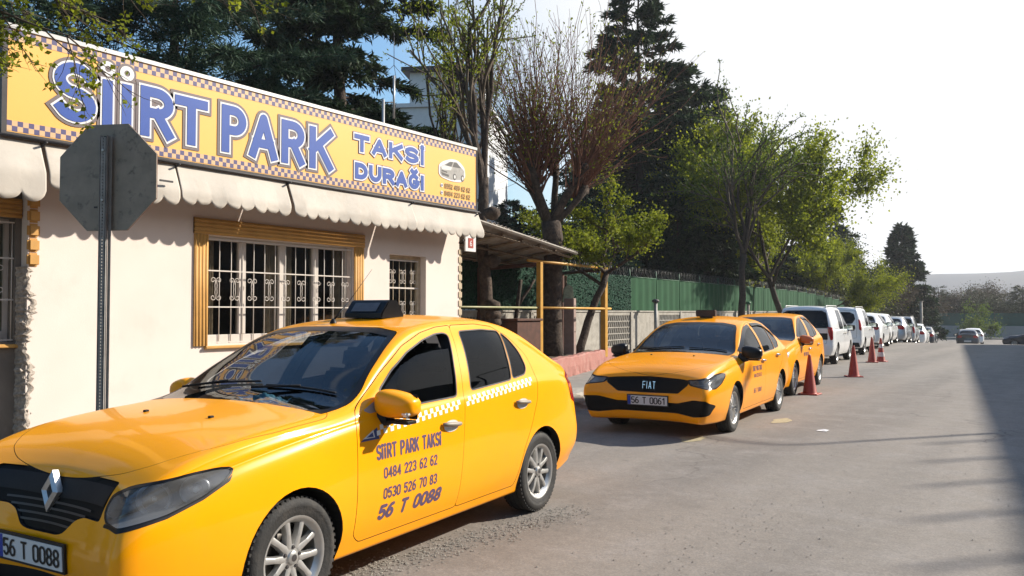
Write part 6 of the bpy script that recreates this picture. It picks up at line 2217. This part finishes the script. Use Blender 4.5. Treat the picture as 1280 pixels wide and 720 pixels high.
        # pennant at the strip's front end
        tr = [(0, 0), (.10, -.01), (.155, .035), (.16, .06)]
        V = [(0.0, 0.0), (.15, .065), (.165, .0)]
        side_decal(b, 'pennant', V, [(0, 1, 2)], M['navy_ink'], -.475 if s > 0 else -.46, .83, b.glass[(s, 'door_f')], s, .0015, 1 if s > 0 else -1)
        V = [(0.035, 0.013), (.13, .055), (.14, .012)]
        side_decal(b, 'pennant', V, [(0, 1, 2)], M['sign_white'], -.46, .83, b.glass[(s, 'door_f')], s, .003, 1 if s > 0 else -1)
        V = [(0.065, 0.019), (.12, .042), (.127, .017)]
        side_decal(b, 'pennant', V, [(0, 1, 2)], M['navy_ink'], -.46, .83, b.glass[(s, 'door_f')], s, .0045, 1 if s > 0 else -1)
        # small quarter panel (grey sail) behind the mirror
        sail = [(-.56, .995), (-.735, 1.065), (-.735, .985), (-.60, .975)]
        c = cutter(xz(rounded(sail, .01, 2)), (0, s, 0), .4, 1.3, b.mats, 1)
        me = b.fixn(flat_mat(b.skin(c), M['lamp_silver']))
        for v in me.vertices: v.co.y += s * .0012
        link('corner_trim', me, b.glass[(s, 'door_f')])
    # lettering on both front doors
    for s in (1, -1):
        par = b.glass[(s, 'door_f')]
        k = 1 if s > 0 else -1
        def put(txt, h, cw, gap, t, xs, z, slant=0., width=None, sp_=None):
            V, F, tw = lettering(txt, h, cw, gap, t, slant, sp_)
            f = width / tw
            V = [(u * f, v) for u, v in V]
            x0 = xs if s > 0 else xs - width
            side_decal(b, 'door_lettering', V, F, M['door_ink'], x0 if s > 0 else x0, z, par, s)
        put('SiiRT PARK TAKSi', .074, .028, .016, .0155, -.615, .715, 0, .63, .03)
        put('0484 223 62 62', .054, .026, .015, .0118, -.675, .600, 0, .52, .028)
        put('0530 526 70 83', .054, .026, .015, .0118, -.675, .482, 0, .52, .028)
        put('56 T 0088', .068, .040, .022, .0205, -.64, .370, .25, .60, .05)
    # tail lamps
    for s in (1, -1):
        front_piece(b, [(x, y * s, z) for x, y, z in [(-3.17, .82, 1.0), (-3.34, .74, 1.06), (-3.52, .58, 1.02), (-3.54, .58, .80), (-3.42, .80, .76), (-3.24, .84, .82)]], (-.5, s * .86, 0), 1.9, 2.9, M['red_lens'], shift=.004, cutbody=False, name='tail_lamp', parent=root, rnd=.03)
    # roof light
    rs = MB()
    z = 1.535
    prof = [(.13, 0), (.125, .035), (.055, .115), (.035, .13), (-.045, .13), (-.065, .115), (-.125, .035), (-.13, 0)]
    T = Matrix.Translation((-1.62, 0, z - .022)) @ Matrix.Rotation(PI / 2, 4, 'X')
    rs.prism([(x, y) for x, y in prof][::-1], -.175, .175, M['gloss_black'], T)
    ro = rs.build('roof_light', None, root, bevel=.008, seg=2)
    pn = MB()
    for sx in (1, -1):
        n = Vector((sx * .08, 0, .07)).normalized()
        a, c_ = Vector((-1.62 + sx * .119, 0, z - .022 + .045)), Vector((-1.62 + sx * .064, 0, z - .022 + .108))
        q = [a + Vector((0, -.115, 0)), a + Vector((0, .115, 0)), c_ + Vector((0, .115, 0)), c_ + Vector((0, -.115, 0))]
        pn.add([p + n * .004 for p in q], [(0, 1, 2, 3) if sx > 0 else (3, 2, 1, 0)], M['lamp_grey'])
    pn.build('light_panel', None, ro)
    # roof aerial, washer jets, wipers
    co, n = b.hitd((-1.33, -.13, 3), (0, 0, -1))
    an = MB()
    an.lathe([(.026, 0), (.022, .012), (.012, .03), (.0, .034)], 12, M['black'], True, Matrix.Translation(co))
    an.tube([co + Vector((0, 0, .02)), co + Vector((-.16, 0, .15))], [.008, .005], 6, M['black'])
    an.tube([co + Vector((-.16, 0, .15)), co + Vector((-.42, 0, .40))], [.0022, .0015], 5, M['black'])
    an.build('aerial', None, root)
    for s in (1, -1):
        co, n = b.hitd((.06, s * .27, 3), (0, 0, -1))
        MB().box(co + Vector((0, 0, .004)), (.03, .022, .014), M['black']).build('washer_jet', None, root, bevel=.004)
    for (y0, y1) in ((.10, .62), (-.52, .02)):
        pts = []
        for k in range(9):
            y = y0 + (y1 - y0) * k / 8
            co, n = b.hitd((3, y, 1.055 + .01 * math.sin(k)), (-1, 0, 0))
            co, n = b.hitd((-.50 - .03 * k / 8, y, 3), (0, 0, -1))
            pts.append(co + n * .012)
        w = MB().tube(pts, .007, 6, M['black'])
        w.tube([pts[4] + Vector((0, 0, .01)), Vector((-.43, y0 - .06, pts[0].z - .01))], .008, 6, M['black'])
        w.build('wiper', None, root)
    # turquoise cloth on the dashboard
    rnd = random.Random(4)
    vs, fs = [], []
    nn = 22
    for i in range(nn):
        for j in range(nn):
            u, v = i / (nn - 1) - .5, j / (nn - 1) - .5
            r_ = math.hypot(u, v)
            z_ = 1.0 + .045 * max(0, 1 - 2.2 * r_) + .014 * math.sin(u * 25 + 3 * v) * math.cos(v * 21) + .008 * rnd.random()
            vs.append((-.60 + u * .17 * (1 + .3 * math.sin(v * 7)), -.02 + v * .34 * (1 + .25 * math.sin(u * 9)), z_ - .0))
    for i in range(nn - 1):
        for j in range(nn - 1):
            if math.hypot(i - nn / 2, j - nn / 2) < nn * .52 + rnd.random() * 1: fs.append((i * nn + j, i * nn + j + 1, (i + 1) * nn + j + 1, (i + 1) * nn + j))
    cl = link('crumpled_cloth', new_mesh('crumpled_cloth', vs, fs, [M['cloth']], smooth=True))
    return root, cl, b

# ---------------------------------------------------------------- second taxi
def T_(tab, f): return [f(x, v) for x, v in tab]
EGEA = with_(SEDAN, xf=.87, xr=-3.66, wb=2.637, wr=.311, nose_c=-.32, nose_w=.88, track=.85, cab=(-.60, -3.15),
    nose_z=[(.1, -.10), (.25, 0), (.40, .0), (.52, -.01), (.62, -.035), (.72, -.055), (.80, -.11), (.95, -.2)],
    zc=[(.87, .80), (.77, .845), (.6, .885), (.3, .93), (0, .965), (-.30, 1.0), (-.42, 1.03), (-.8, 1.215), (-1.1, 1.355), (-1.3, 1.42), (-1.65, 1.475), (-2.05, 1.495), (-2.4, 1.475), (-2.72, 1.41), (-3.0, 1.29), (-3.3, 1.16), (-3.45, 1.125), (-3.58, 1.11), (-3.66, 1.06)],
    ze=[(.87, .735), (.77, .79), (.6, .845), (.3, .895), (0, .925), (-.35, .955), (-.5, .975), (-.8, 1.14), (-1.1, 1.29), (-1.32, 1.36), (-1.7, 1.415), (-2.1, 1.42), (-2.45, 1.39), (-2.75, 1.32), (-3.0, 1.23), (-3.2, 1.13), (-3.45, 1.07), (-3.66, 1.01)],
    ye=[(.87, .72), (.6, .775), (.3, .80), (-.35, .775), (-.6, .745), (-.9, .695), (-1.3, .625), (-1.7, .605), (-2.3, .605), (-2.7, .62), (-3.0, .655), (-3.3, .70), (-3.66, .68)],
    zb=[(.87, .67), (.6, .75), (.3, .80), (-.3, .865), (-.6, .90), (-1.5, .935), (-2.2, .97), (-2.8, .995), (-3.2, 1.0), (-3.66, .94)],
    yb=[(.87, .76), (.6, .82), (.3, .845), (-.3, .85), (-1, .86), (-2, .865), (-2.8, .85), (-3.2, .82), (-3.66, .75)],
    ym=[(.87, .81), (.6, .865), (.3, .89), (0, .896), (-.6, .885), (-2, .887), (-2.634, .896), (-3.1, .88), (-3.66, .82)],
    zl=[(.87, .19), (.4, .17), (-.3, .18), (-2.3, .18), (-3, .22), (-3.66, .26)],
    yl=[(.87, .74), (.5, .81), (.2, .83), (-2.4, .83), (-3, .81), (-3.66, .72)], dash=(-.58, .90, .70))
E_DF = [(-.42, .32), (-.42, .60), (-.44, .88), (-.50, .96), (-.80, 1.125), (-1.1, 1.275), (-1.35, 1.355), (-1.55, 1.395), (-1.66, 1.405), (-1.64, 1.2), (-1.60, .93), (-1.56, .55), (-1.53, .25), (-.47, .25)]
E_DR = [(-1.53, .25), (-1.56, .55), (-1.60, .93), (-1.64, 1.2), (-1.66, 1.405), (-2.05, 1.415), (-2.4, 1.385), (-2.66, 1.30), (-2.80, 1.17), (-2.78, 1.0), (-2.68, .80), (-2.46, .69), (-2.34, .54), (-2.27, .38), (-2.25, .25)]
E_WF = [(-.70, .945), (-.72, 1.02), (-.92, 1.14), (-1.12, 1.23), (-1.33, 1.30), (-1.50, 1.335), (-1.585, 1.34), (-1.575, 1.2), (-1.555, .965)]
E_WR = [(-1.65, .97), (-1.675, 1.2), (-1.69, 1.35), (-2.05, 1.36), (-2.36, 1.335), (-2.33, 1.2), (-2.30, .995)]
E_WQ = [(-2.335, 1.0), (-2.365, 1.2), (-2.39, 1.325), (-2.55, 1.27), (-2.69, 1.16), (-2.70, 1.10), (-2.60, 1.02)]
def visor(b, root, pts, s, m, out=.012):
    V, F = [], []
    for x, z in pts:
        for dz in (0, -.045):
            co, n = b.hit(x, z + dz, s)
            V.append(co + n * (out if dz else .004) + Vector((0, s * (.006 if dz else 0), 0)))
    for i in range(len(pts) - 1):
        k = 2 * i
        F.append((k, k + 1, k + 3, k + 2))
    link('wind_visor', new_mesh('wind_visor', V, F, [m], smooth=True), root)
def taxi_second():
    sp = with_(EGEA, glass_side='tint_glass')
    root, b = base_car('taxi', 'second yellow taxi, with slim headlights, black mirrors and plate 56 T 0061', 'taxi', sp, M['taxi2'], nx=100, it=3, group='yellow taxis parked in line',
        outl=dict(door_f=E_DF, door_r=E_DR, win_f=E_WF, win_r=E_WR, win_q=E_WQ, rear=[(0, 1.36), (.42, 1.345), (.52, 1.30), (.62, 1.16), (.60, 1.14), (0, 1.15)],
        shield=[(0, 1.405), (.35, 1.398), (.54, 1.365), (.585, 1.32), (.70, 1.05), (.715, .99), (.68, .965), (.5, .965), (0, .965)],
        hood=[(.795, .0), (.775, .30), (.72, .48), (.62, .62), (.42, .74), (0, .785), (-.33, .775), (-.40, .70), (-.40, .5), (-.40, 0)]))
    front_piece(b, yz(mir([(0, .742), (.43, .725), (.56, .715), (.53, .655), (.46, .60), (.40, .55), (0, .54)])), (1, 0, 0), .45, 1.2, M['grille_black'], shift=-.02, lo_cut=.62, name='grille', parent=root, rnd=.02)
    front_piece(b, yz(mir([(0, .425), (.40, .43), (.62, .485), (.80, .49), (.85, .42), (.80, .305), (.62, .285), (.40, .31), (0, .305)])), (1, 0, 0), .30, 1.2, M['grille_black'], shift=-.02, lo_cut=.58, name='lower_intake', parent=root, rnd=.02)
    for s in (1, -1):
        d = (math.cos(R(42)), s * math.sin(R(42)), 0)
        P = [(.80, .42, .722), (.74, .53, .748), (.62, .68, .782), (.50, .79, .795), (.40, .86, .785), (.43, .86, .745), (.55, .80, .668), (.66, .70, .618), (.76, .55, .622), (.82, .45, .655)]
        P = [(x, y * s, z) for x, y, z in P]
        bl = front_piece(b, P, d, .60, 1.3, M['lens'], shift=-.003, lo_cut=.80, grow=.001, idx=4, name='headlight', parent=root, rnd=.02)
        out = rounded(P, .02, 2)
        ring = csg(cutter(out, d, .6, 1.3, b.mats, 1), cutter(out, d, .5, 1.4, b.mats, 1, grow=-.012), 'DIFFERENCE')
        link('lamp_frame', b.fixn(flat_mat(b.skin(ring), M['gloss_black'])), bl)
        dv = Vector(d)
        for (x, y, z, r) in ((.70, .56, .675, .04), (.58, .68, .70, .038)):
            p = Vector((x, y * s, z)); q = dv * .83 + (p - dv * p.dot(dv))
            T = Matrix.Translation(q) @ dv.to_track_quat('Z', 'Y').to_matrix().to_4x4()
            bw = MB().lathe([(.0, -.03), (r * .7, -.01), (r, .02), (r + .005, .0)], 20, M['chrome'], True, T)
            bw.build('reflector_bowl', None, bl)
    finish(root, b)
    add_wheels(root, sp, 'alloy10', .3)
    under(root, sp)
    interior(root, sp)
    co, n = b.hitd((2, 0, .60), (-1, 0, 0))
    V, F, tw = lettering('FIAT', .085, .034, .024, .0080)
    f = .165 / tw
    vs = [(co.x + .004 - (v + .592 - .63) * .15, (u * f) - .0825, v + .592) for u, v in V]
    lettered(link('badge_lettering', new_mesh('badge_lettering', vs, F, [M['chrome']]), root))
    co, n = b.hitd((2, 0, .45), (-1, 0, 0))
    plate(root, '56 T 0061', (co.x + .034, 0, .445), (0, R(2), 0))
    for s in (1, -1):
        mirror(root, (-.50, s * .80, .965), s, M['gloss_black'], scale=1.05, ind=False)
        for x, z, dk in ((-1.45, .86, 'door_f'), (-2.36, .90, 'door_r')):
            handle(b, b.glass[(s, dk)], x, z, s, dark=False)
        visor(b, b.glass[(s, 'door_f')], [(-.62, 1.03), (-.92, 1.185), (-1.12, 1.275), (-1.33, 1.345), (-1.55, 1.375)], s, M['gloss_black'])
        visor(b, b.glass[(s, 'door_r')], [(-1.68, 1.388), (-2.05, 1.395), (-2.36, 1.37), (-2.58, 1.30), (-2.74, 1.20)], s, M['gloss_black'])
        par = b.glass[(s, 'door_f')]
        for txt, h_, cw, gap, t, xs, z, w_ in (('SiiRT PARK TAKSi', .060, .028, .016, .0125, -.86, .735, .50), ('0484 223 62 62', .045, .026, .015, .0095, -.90, .645, .42), ('56 T 0061', .055, .040, .022, .0145, -.90, .43, .45)):
            V, F, tw = lettering(txt, h_, cw, gap, t)
            V = [(u * w_ / tw, v) for u, v in V]
            side_decal(b, 'door_lettering', V, F, M['door_ink'], xs if s > 0 else xs - w_, z, par, s)
        tl = [(-3.30, .86, .93), (-3.48, .78, .98), (-3.62, .62, .96), (-3.64, .60, .80), (-3.50, .80, .79), (-3.36, .86, .84)]
        front_piece(b, [(x, y * s, z) for x, y, z in tl], (-.5, s * .86, 0), 1.9, 2.95, M['red_lens'], shift=.004, cutbody=False, name='tail_lamp', parent=root, rnd=.03)
    ro = MB().box((-1.60, 0, 1.475 + .062), (.10, .30, .10), M['roof_box'])
    ro.box((-1.60, 0, 1.475 + .005), (.06, .20, .03), M['black'])
    ro.build('roof_light', None, root, bevel=.01, seg=2)
    for s in (1, -1):
        co, n = b.hitd((-.05, s * .30, 3), (0, 0, -1))
        MB().box(co + Vector((0, 0, .004)), (.03, .022, .014), M['black']).build('washer_jet', None, root, bevel=.004)
    for (y0, y1) in ((.10, .62), (-.52, .02)):
        pts = []
        for k in range(7):
            y = y0 + (y1 - y0) * k / 6
            co, n = b.hitd((-.47 - .03 * k / 6, y, 3), (0, 0, -1))
            pts.append(co + n * .012)
        MB().tube(pts, .007, 6, M['black']).build('wiper', None, root)
    # hood crease seam across the nose is the shut line itself
    return root
def taxi_third():
    sp = with_(SEDAN, glass_side='tint_glass')
    root, b = base_car('taxi', 'third yellow taxi, half hidden behind the second, with an orange-faced mirror', 'taxi', sp, M['taxi2'], nx=70, it=2, group='yellow taxis parked in line', glass_f='glass')
    front_piece(b, yz(mir([(0, .79), (.44, .752), (.37, .64), (.24, .60), (.12, .522), (0, .518)])), (1, 0, 0), .45, 1.2, M['black'], shift=-.018, lo_cut=.60, name='grille', parent=root, rnd=.02)
    for s in (1, -1):
        d = (math.cos(R(38)), s * math.sin(R(38)), 0)
        P = [(.76, .42, .72), (.62, .60, .81), (.50, .70, .832), (.375, .815, .82), (.42, .805, .765), (.62, .72, .657), (.77, .43, .60)]
        front_piece(b, [(x, y * s, z) for x, y, z in P], d, .60, 1.3, M['lamp_silver'], shift=.001, cutbody=False, name='headlight', parent=root, rnd=.03)
    finish(root, b)
    add_wheels(root, sp, 'alloy10', .8)
    under(root, sp); interior(root, sp)
    for s in (1, -1):
        mirror(root, (-.72, s * .765, .975), s, M['orange_face'] if s > 0 else M['taxi2'], scale=1.0)
        for x, z, dk in ((-1.36, .83, 'door_f'), (-2.30, .885, 'door_r')):
            handle(b, b.glass[(s, dk)], x, z, s, dark=False)
        visor(b, b.glass[(s, 'door_f')], [(-.66, 1.10), (-.92, 1.245), (-1.12, 1.34), (-1.33, 1.41), (-1.6, 1.452)], s, M['gloss_black'])
        visor(b, b.glass[(s, 'door_r')], [(-1.76, 1.455), (-2.05, 1.46), (-2.26, 1.44), (-2.44, 1.37)], s, M['gloss_black'])
        front_piece(b, [(x, y * s, z) for x, y, z in [(-3.22, .80, 1.0), (-3.36, .72, 1.045), (-3.52, .58, 1.0), (-3.54, .58, .80), (-3.42, .80, .76), (-3.30, .83, .84)]], (-.5, s * .86, 0), 1.9, 2.9, M['red_lens'], shift=.004, cutbody=False, name='tail_lamp', parent=root, rnd=.03)
        par = b.glass[(s, 'door_f')]
        for txt, h_, cw, gap, t, xs, z, w_ in (('SiiRT PARK TAKSi', .060, .028, .016, .0125, -.75, .70, .50),):
            V, F, tw = lettering(txt, h_, cw, gap, t)
            V = [(u * w_ / tw, v) for u, v in V]
            side_decal(b, 'door_lettering', V, F, M['door_ink'], xs if s > 0 else xs - w_, z, par, s)
    return root
# ---------------------------------------------------------------- parked white vehicles, seen from behind
VAN = with_(SEDAN, xf=.80, xr=-3.30, wb=2.60, wr=.31, track=.83, cab=(-.45, -3.0), nose_w=.86, nose_c=-.22, tail_c=.05, bulge=.012, shield_lo=-1.2, shield_hi=-.05,
    tail_z=[(.1, -.10), (.3, .02), (.55, 0.02), (.7, -.0), (1.05, -.0), (1.3, -.04), (1.7, -.16)],
    zc=[(.80, .88), (.68, .95), (.5, 1.0), (.2, 1.07), (-.05, 1.13), (-.35, 1.36), (-.65, 1.57), (-.9, 1.68), (-1.3, 1.735), (-2.0, 1.75), (-2.8, 1.74), (-3.2, 1.72), (-3.30, 1.68)],
    ze=[(.80, .80), (.68, .86), (.5, .93), (.2, 1.0), (-.05, 1.05), (-.35, 1.27), (-.65, 1.48), (-.9, 1.60), (-1.3, 1.665), (-2.0, 1.69), (-2.8, 1.68), (-3.2, 1.65), (-3.30, 1.62)],
    ye=[(.80, .70), (.5, .76), (.2, .77), (-.1, .74), (-.5, .70), (-.9, .655), (-1.5, .65), (-3.0, .655), (-3.3, .63)],
    zb=[(.80, .72), (.5, .86), (.1, .94), (-.3, .98), (-1, 1.0), (-2, 1.01), (-3.3, 1.03)],
    yb=[(.80, .74), (.5, .80), (0, .83), (-1, .845), (-3.0, .835), (-3.3, .79)],
    ym=[(.80, .78), (.5, .83), (0, .86), (-1, .86), (-3.0, .86), (-3.3, .81)],
    zl=[(.80, .22), (-3.3, .26)], yl=[(.80, .72), (.3, .80), (-2.9, .80), (-3.3, .74)], dash=(-.30, 1.02, .70), seatx=.25)
V_O = dict(door_f=[(-.25, .34), (-.25, .98), (-.5, 1.30), (-.72, 1.5), (-.92, 1.62), (-1.25, 1.655), (-1.27, 1.0), (-1.25, .30), (-.4, .30)],
    door_r=[(-1.27, .30), (-1.29, 1.0), (-1.27, 1.66), (-1.7, 1.675), (-2.2, 1.675), (-2.2, .75), (-2.15, .3)],
    win_f=[(-.55, 1.03), (-.62, 1.30), (-.80, 1.46), (-.95, 1.56), (-1.18, 1.59), (-1.20, 1.03)], win_r=[(-1.36, 1.04), (-1.36, 1.60), (-2.08, 1.605), (-2.10, 1.04)],
    win_q=[(-2.32, 1.05), (-2.30, 1.595), (-2.85, 1.585), (-2.98, 1.40), (-3.0, 1.08)],
    shield=[(0, 1.62), (.4, 1.61), (.58, 1.56), (.68, 1.18), (.66, 1.13), (0, 1.11)],
    rear=[(0, 1.60), (.50, 1.59), (.62, 1.53), (.70, 1.12), (.68, 1.08), (0, 1.08)],
    hood=[(.70, .0), (.68, .30), (.62, .5), (.42, .68), (.0, .73), (-.03, .5), (-.03, 0)])
def rear_car(name, label, cat, sp, outl, paint, group, van=True, nx=56, it=2, lamp=None, band=None, spoiler=False, rack=False, dark_bumper=False):
    sp = with_(sp, rear_lo=2.35 if not van else 2.9, rear_hi=3.5)
    root, b = base_car(name, label, cat, sp, paint, nx=nx, it=it, kind='alloy10', outl=outl, glass_f='tint_glass', group=group)
    xr = -sp['xr']
    d = (-1, 0, 0)
    for s in (1, -1):
        P = [(0, y * s, z) for y, z in lamp]
        dd = (-.8, s * .6, 0)
        P3 = [(-xr + .02 + (0.35 * max(0, y - .55) ** 1 if not van else .12 * max(0, y - .6)), y * s, z) for y, z in lamp]
        front_piece(b, P3, dd, 1.6, 3.9, M['red_lens'], shift=.006, cutbody=False, name='tail_lamp', parent=root, rnd=.03)
        dF = (math.cos(R(38)), s * math.sin(R(38)), 0)
        zz = .10 if van else 0
        Q = [(.74, .42, .72 + zz), (.60, .60, .80 + zz), (.48, .72, .82 + zz), (.375, .80, .82 + zz), (.42, .795, .75 + zz), (.60, .70, .66 + zz), (.76, .43, .62 + zz)]
        front_piece(b, [(x, y * s, z) for x, y, z in Q], dF, .55, 1.3, M['lamp_silver'], shift=.001, cutbody=False, name='headlight', parent=root, rnd=.03)
    front_piece(b, yz(mir([(0, .76), (.40, .74), (.36, .60), (0, .56)])), (1, 0, 0), .45, 1.2, M['black'], shift=.001, cutbody=False, name='grille', parent=root, rnd=.02)
    if band:
        front_piece(b, yz(mir(band)), d, 2.9, 3.8, M['black'], shift=.004, cutbody=False, name='tailgate_band', parent=root, rnd=.02)
    g = mir([(0, 1.62 if van else 1.13), (.60, 1.60 if van else 1.11), (.66, 1.1 if van else .95), (.64, .62), (0, .58)])
    out = rounded(yz(g), .05, 3)
    ring = csg(cutter(out, d, 2.95 if van else 3.3, 3.9, b.mats, 1, grow=.003), cutter(out, d, 2.5, 4.0, b.mats, 1, grow=-.003), 'DIFFERENCE')
    b.cut(csg(ring, cutter(yz([(-1, 0), (1, 0), (1, .3), (-1, .3)]), d, 2, 4, b.mats, 1), 'DIFFERENCE')) if False else None
    me = b.fixn(flat_mat(b.skin(ring), M['gap']))
    for v in me.vertices: v.co.x -= .002
    link('tailgate_seam', me, root)
    if dark_bumper:
        front_piece(b, yz(mir([(0, .46), (.72, .46), (.76, .30), (0, .30)])), d, 2.6, 3.8, M['black'], shift=.004, cutbody=False, name='bumper_skirt', parent=root, rnd=.02)
    finish(root, b)
    add_wheels(root, sp, 'alloy10', .8)
    under(root, sp); interior(root, sp, False)
    zp = .80 if van else .55
    co, n = b.hitd((-6, 0, zp), (1, 0, 0))
    P = MB().box((0, 0, 0), (.012, .54, .13), M['ink']); P.box((-.008, 0, 0), (.004, .52, .11), M['plate'])
    o = P.build('licence_plate', None, root); o.location = (co.x - .008, 0, zp)
    for s in (1, -1):
        mirror(root, ((-.42 if van else -.70), s * (.765), 1.02 if van else .975), s, M['black'] if van else paint, scale=1.1, ind=False)
        for x, z, dk in ((-1.10 if van else -1.36, .90 if van else .83, 'door_f'), ((-1.45 if van else -2.30), .90, 'door_r')):
            if (s, dk) in b.glass: handle(b, b.glass[(s, dk)], x, z, s, dark=van)
        if rack:
            MB().tube([(-.95, s * .58, 1.67), (-1.1, s * .58, 1.745), (-2.9, s * .58, 1.745), (-3.05, s * .58, 1.69)], .016, 6, M['alu']).build('roof_rail', None, root)
    if van:
        MB().tube([(co.x - .02, -.03, 1.10), (co.x - .03, -.30, 1.14)], .008, 6, M['black']).build('rear_wiper', None, root)
    return root

# ================================================================ vehicles in place
root, cl, b = taxi_near()
root.location = (-4.142, 2.745, 0); root.rotation_euler = (0, 0, R(-85))
M4 = Matrix.Translation(root.location) @ Matrix.Rotation(R(-85), 4, 'Z')
cl.matrix_world = M4
tag(cl, 'crumpled turquoise cloth lying on the dashboard of the nearest taxi', 'cloth')
t2 = taxi_second(); t2.location = (-4.645, 10.391, 0); t2.rotation_euler = (0, 0, R(-85.2))
t3 = taxi_third(); t3.location = (-5.36, 15.62, 0); t3.rotation_euler = (0, 0, R(-85))
ROW = 'white and dark vehicles parked in line behind the taxis'
lampv = [(.66, 1.12), (.84, 1.10), (.84, .75), (.74, .72), (.68, .95)]
lampk = [(.72, 1.30), (.80, 1.28), (.85, 1.10), (.83, .88), (.72, .92)]
lamps = [(.45, 1.0), (.62, 1.03), (.80, .98), (.82, .84), (.70, .80), (.48, .84)]
def park(o, xw, yw, hd=95., wheel_x=0.):
    """(xw, yw): ground contact of the right rear wheel"""
    h = R(hd)
    f = Vector((math.cos(h), math.sin(h), 0)); l = Vector((-math.sin(h), math.cos(h), 0))
    # wheel at local (-wb, -.83)
    p = Vector((xw, yw, 0)) + f * 2.6 + l * .83
    o.location = (p.x, p.y, gz(p.y)); o.rotation_euler = (0, 0, h)
v1 = rear_car('parked_van', 'boxy white van with a wide black rear window, right behind the taxis', 'van', VAN, V_O, M['white_paint'], ROW, lamp=lampv, band=[(0, .93), (.67, .93), (.67, .74), (0, .74)], rack=True)
park(v1, -6.2, 25.84)
V2O = dict(V_O); V2O['rear'] = [(0, 1.56), (.40, 1.55), (.55, 1.48), (.60, 1.30), (.50, 1.14), (0, 1.10)]
v2 = rear_car('parked_van', 'second white van, with a rounded rear window and roof rails', 'van', VAN, V2O, M['white_paint'], ROW, lamp=lampk, rack=True, dark_bumper=True)
park(v2, -6.72, 32.0)
s1 = rear_car('parked_car', 'white saloon car parked next after the two white vans', 'car', SEDAN, None, M['white_paint'], ROW, van=False, lamp=lamps)
park(s1, -7.25, 38.0)
def repaint(o, m_from, m_to):
    for c in [o] + list(o.children_recursive):
        if c.type == 'MESH' and any(s is m_from for s in c.data.materials):
            c.data = c.data.copy()
            for i, s in enumerate(c.data.materials):
                if s is m_from: c.data.materials[i] = m_to
def again(src, label, x, y, hd=95., paint=None, name=None, frm='white_paint'):
    c = copy_tree(src)
    c['label'] = label
    park(c, x, y, hd)
    if paint: repaint(c, M[frm], M[paint])
    return c
again(s1, 'white saloon with its tail lamps clearly seen, middle of the parked row', -7.88, 43.5)
again(s1, 'silver saloon just before the tall grey van in the far row', -8.2, 49.5, 95, 'silver_paint')
again(v1, 'silver-grey van standing taller than the far parked cars', -8.7, 55.5, 95, 'silver_paint')
again(s1, 'small white car in front of the silver van in the far row', -9.0, 61.5)
again(s1, 'dark blue car near the end of the parked row', -9.3, 67.5, 95, 'dark_paint')
hb = again(s1, 'black car alone on the road at the far end, tail towards us', -7.6, 79, 96, 'dark_paint')
again(s1, 'white car standing just beyond the lone black car', -7.9, 86, 97)
c1 = again(s1, 'dark car seen side-on, crossing at the far right', -3.2, 85, 150, 'dark_paint')
c2 = again(v1, 'pale silver estate car at the right edge of the far crossing', -2.2, 74, 205, 'silver_paint')
for c, px, y, hd in ((c1, 1250, 84.0, 172.), (c2, 1279, 71.0, 168.)):
    th = R(35); u = (px - 640) / 1030
    rx, ry = u * math.cos(th) - math.sin(th), u * math.sin(th) + math.cos(th)
    c.location = (rx / ry * y + 1.2, y, gz(y)); c.rotation_euler = (0, 0, R(hd))

# ================================================================ air
hz = MB().box2((-1450, -290, -6), (1450, 1300, 90)).build('haze')
hz.data.materials.clear()
hm = bpy.data.materials.new('haze'); hm.use_nodes = True
ht = hm.node_tree; ht.nodes.remove(ht.nodes['Principled BSDF'])
pv = ht.nodes.new('ShaderNodeVolumePrincipled')
pv.inputs['Color'].default_value = (.92, .94, 1, 1)
pv.inputs['Density'].default_value = .0004
pv.inputs['Anisotropy'].default_value = .3
ht.links.new(pv.outputs[0], ht.nodes['Material Output'].inputs['Volume'])
hz.data.materials.append(hm)
tag(hz, kind='stuff')
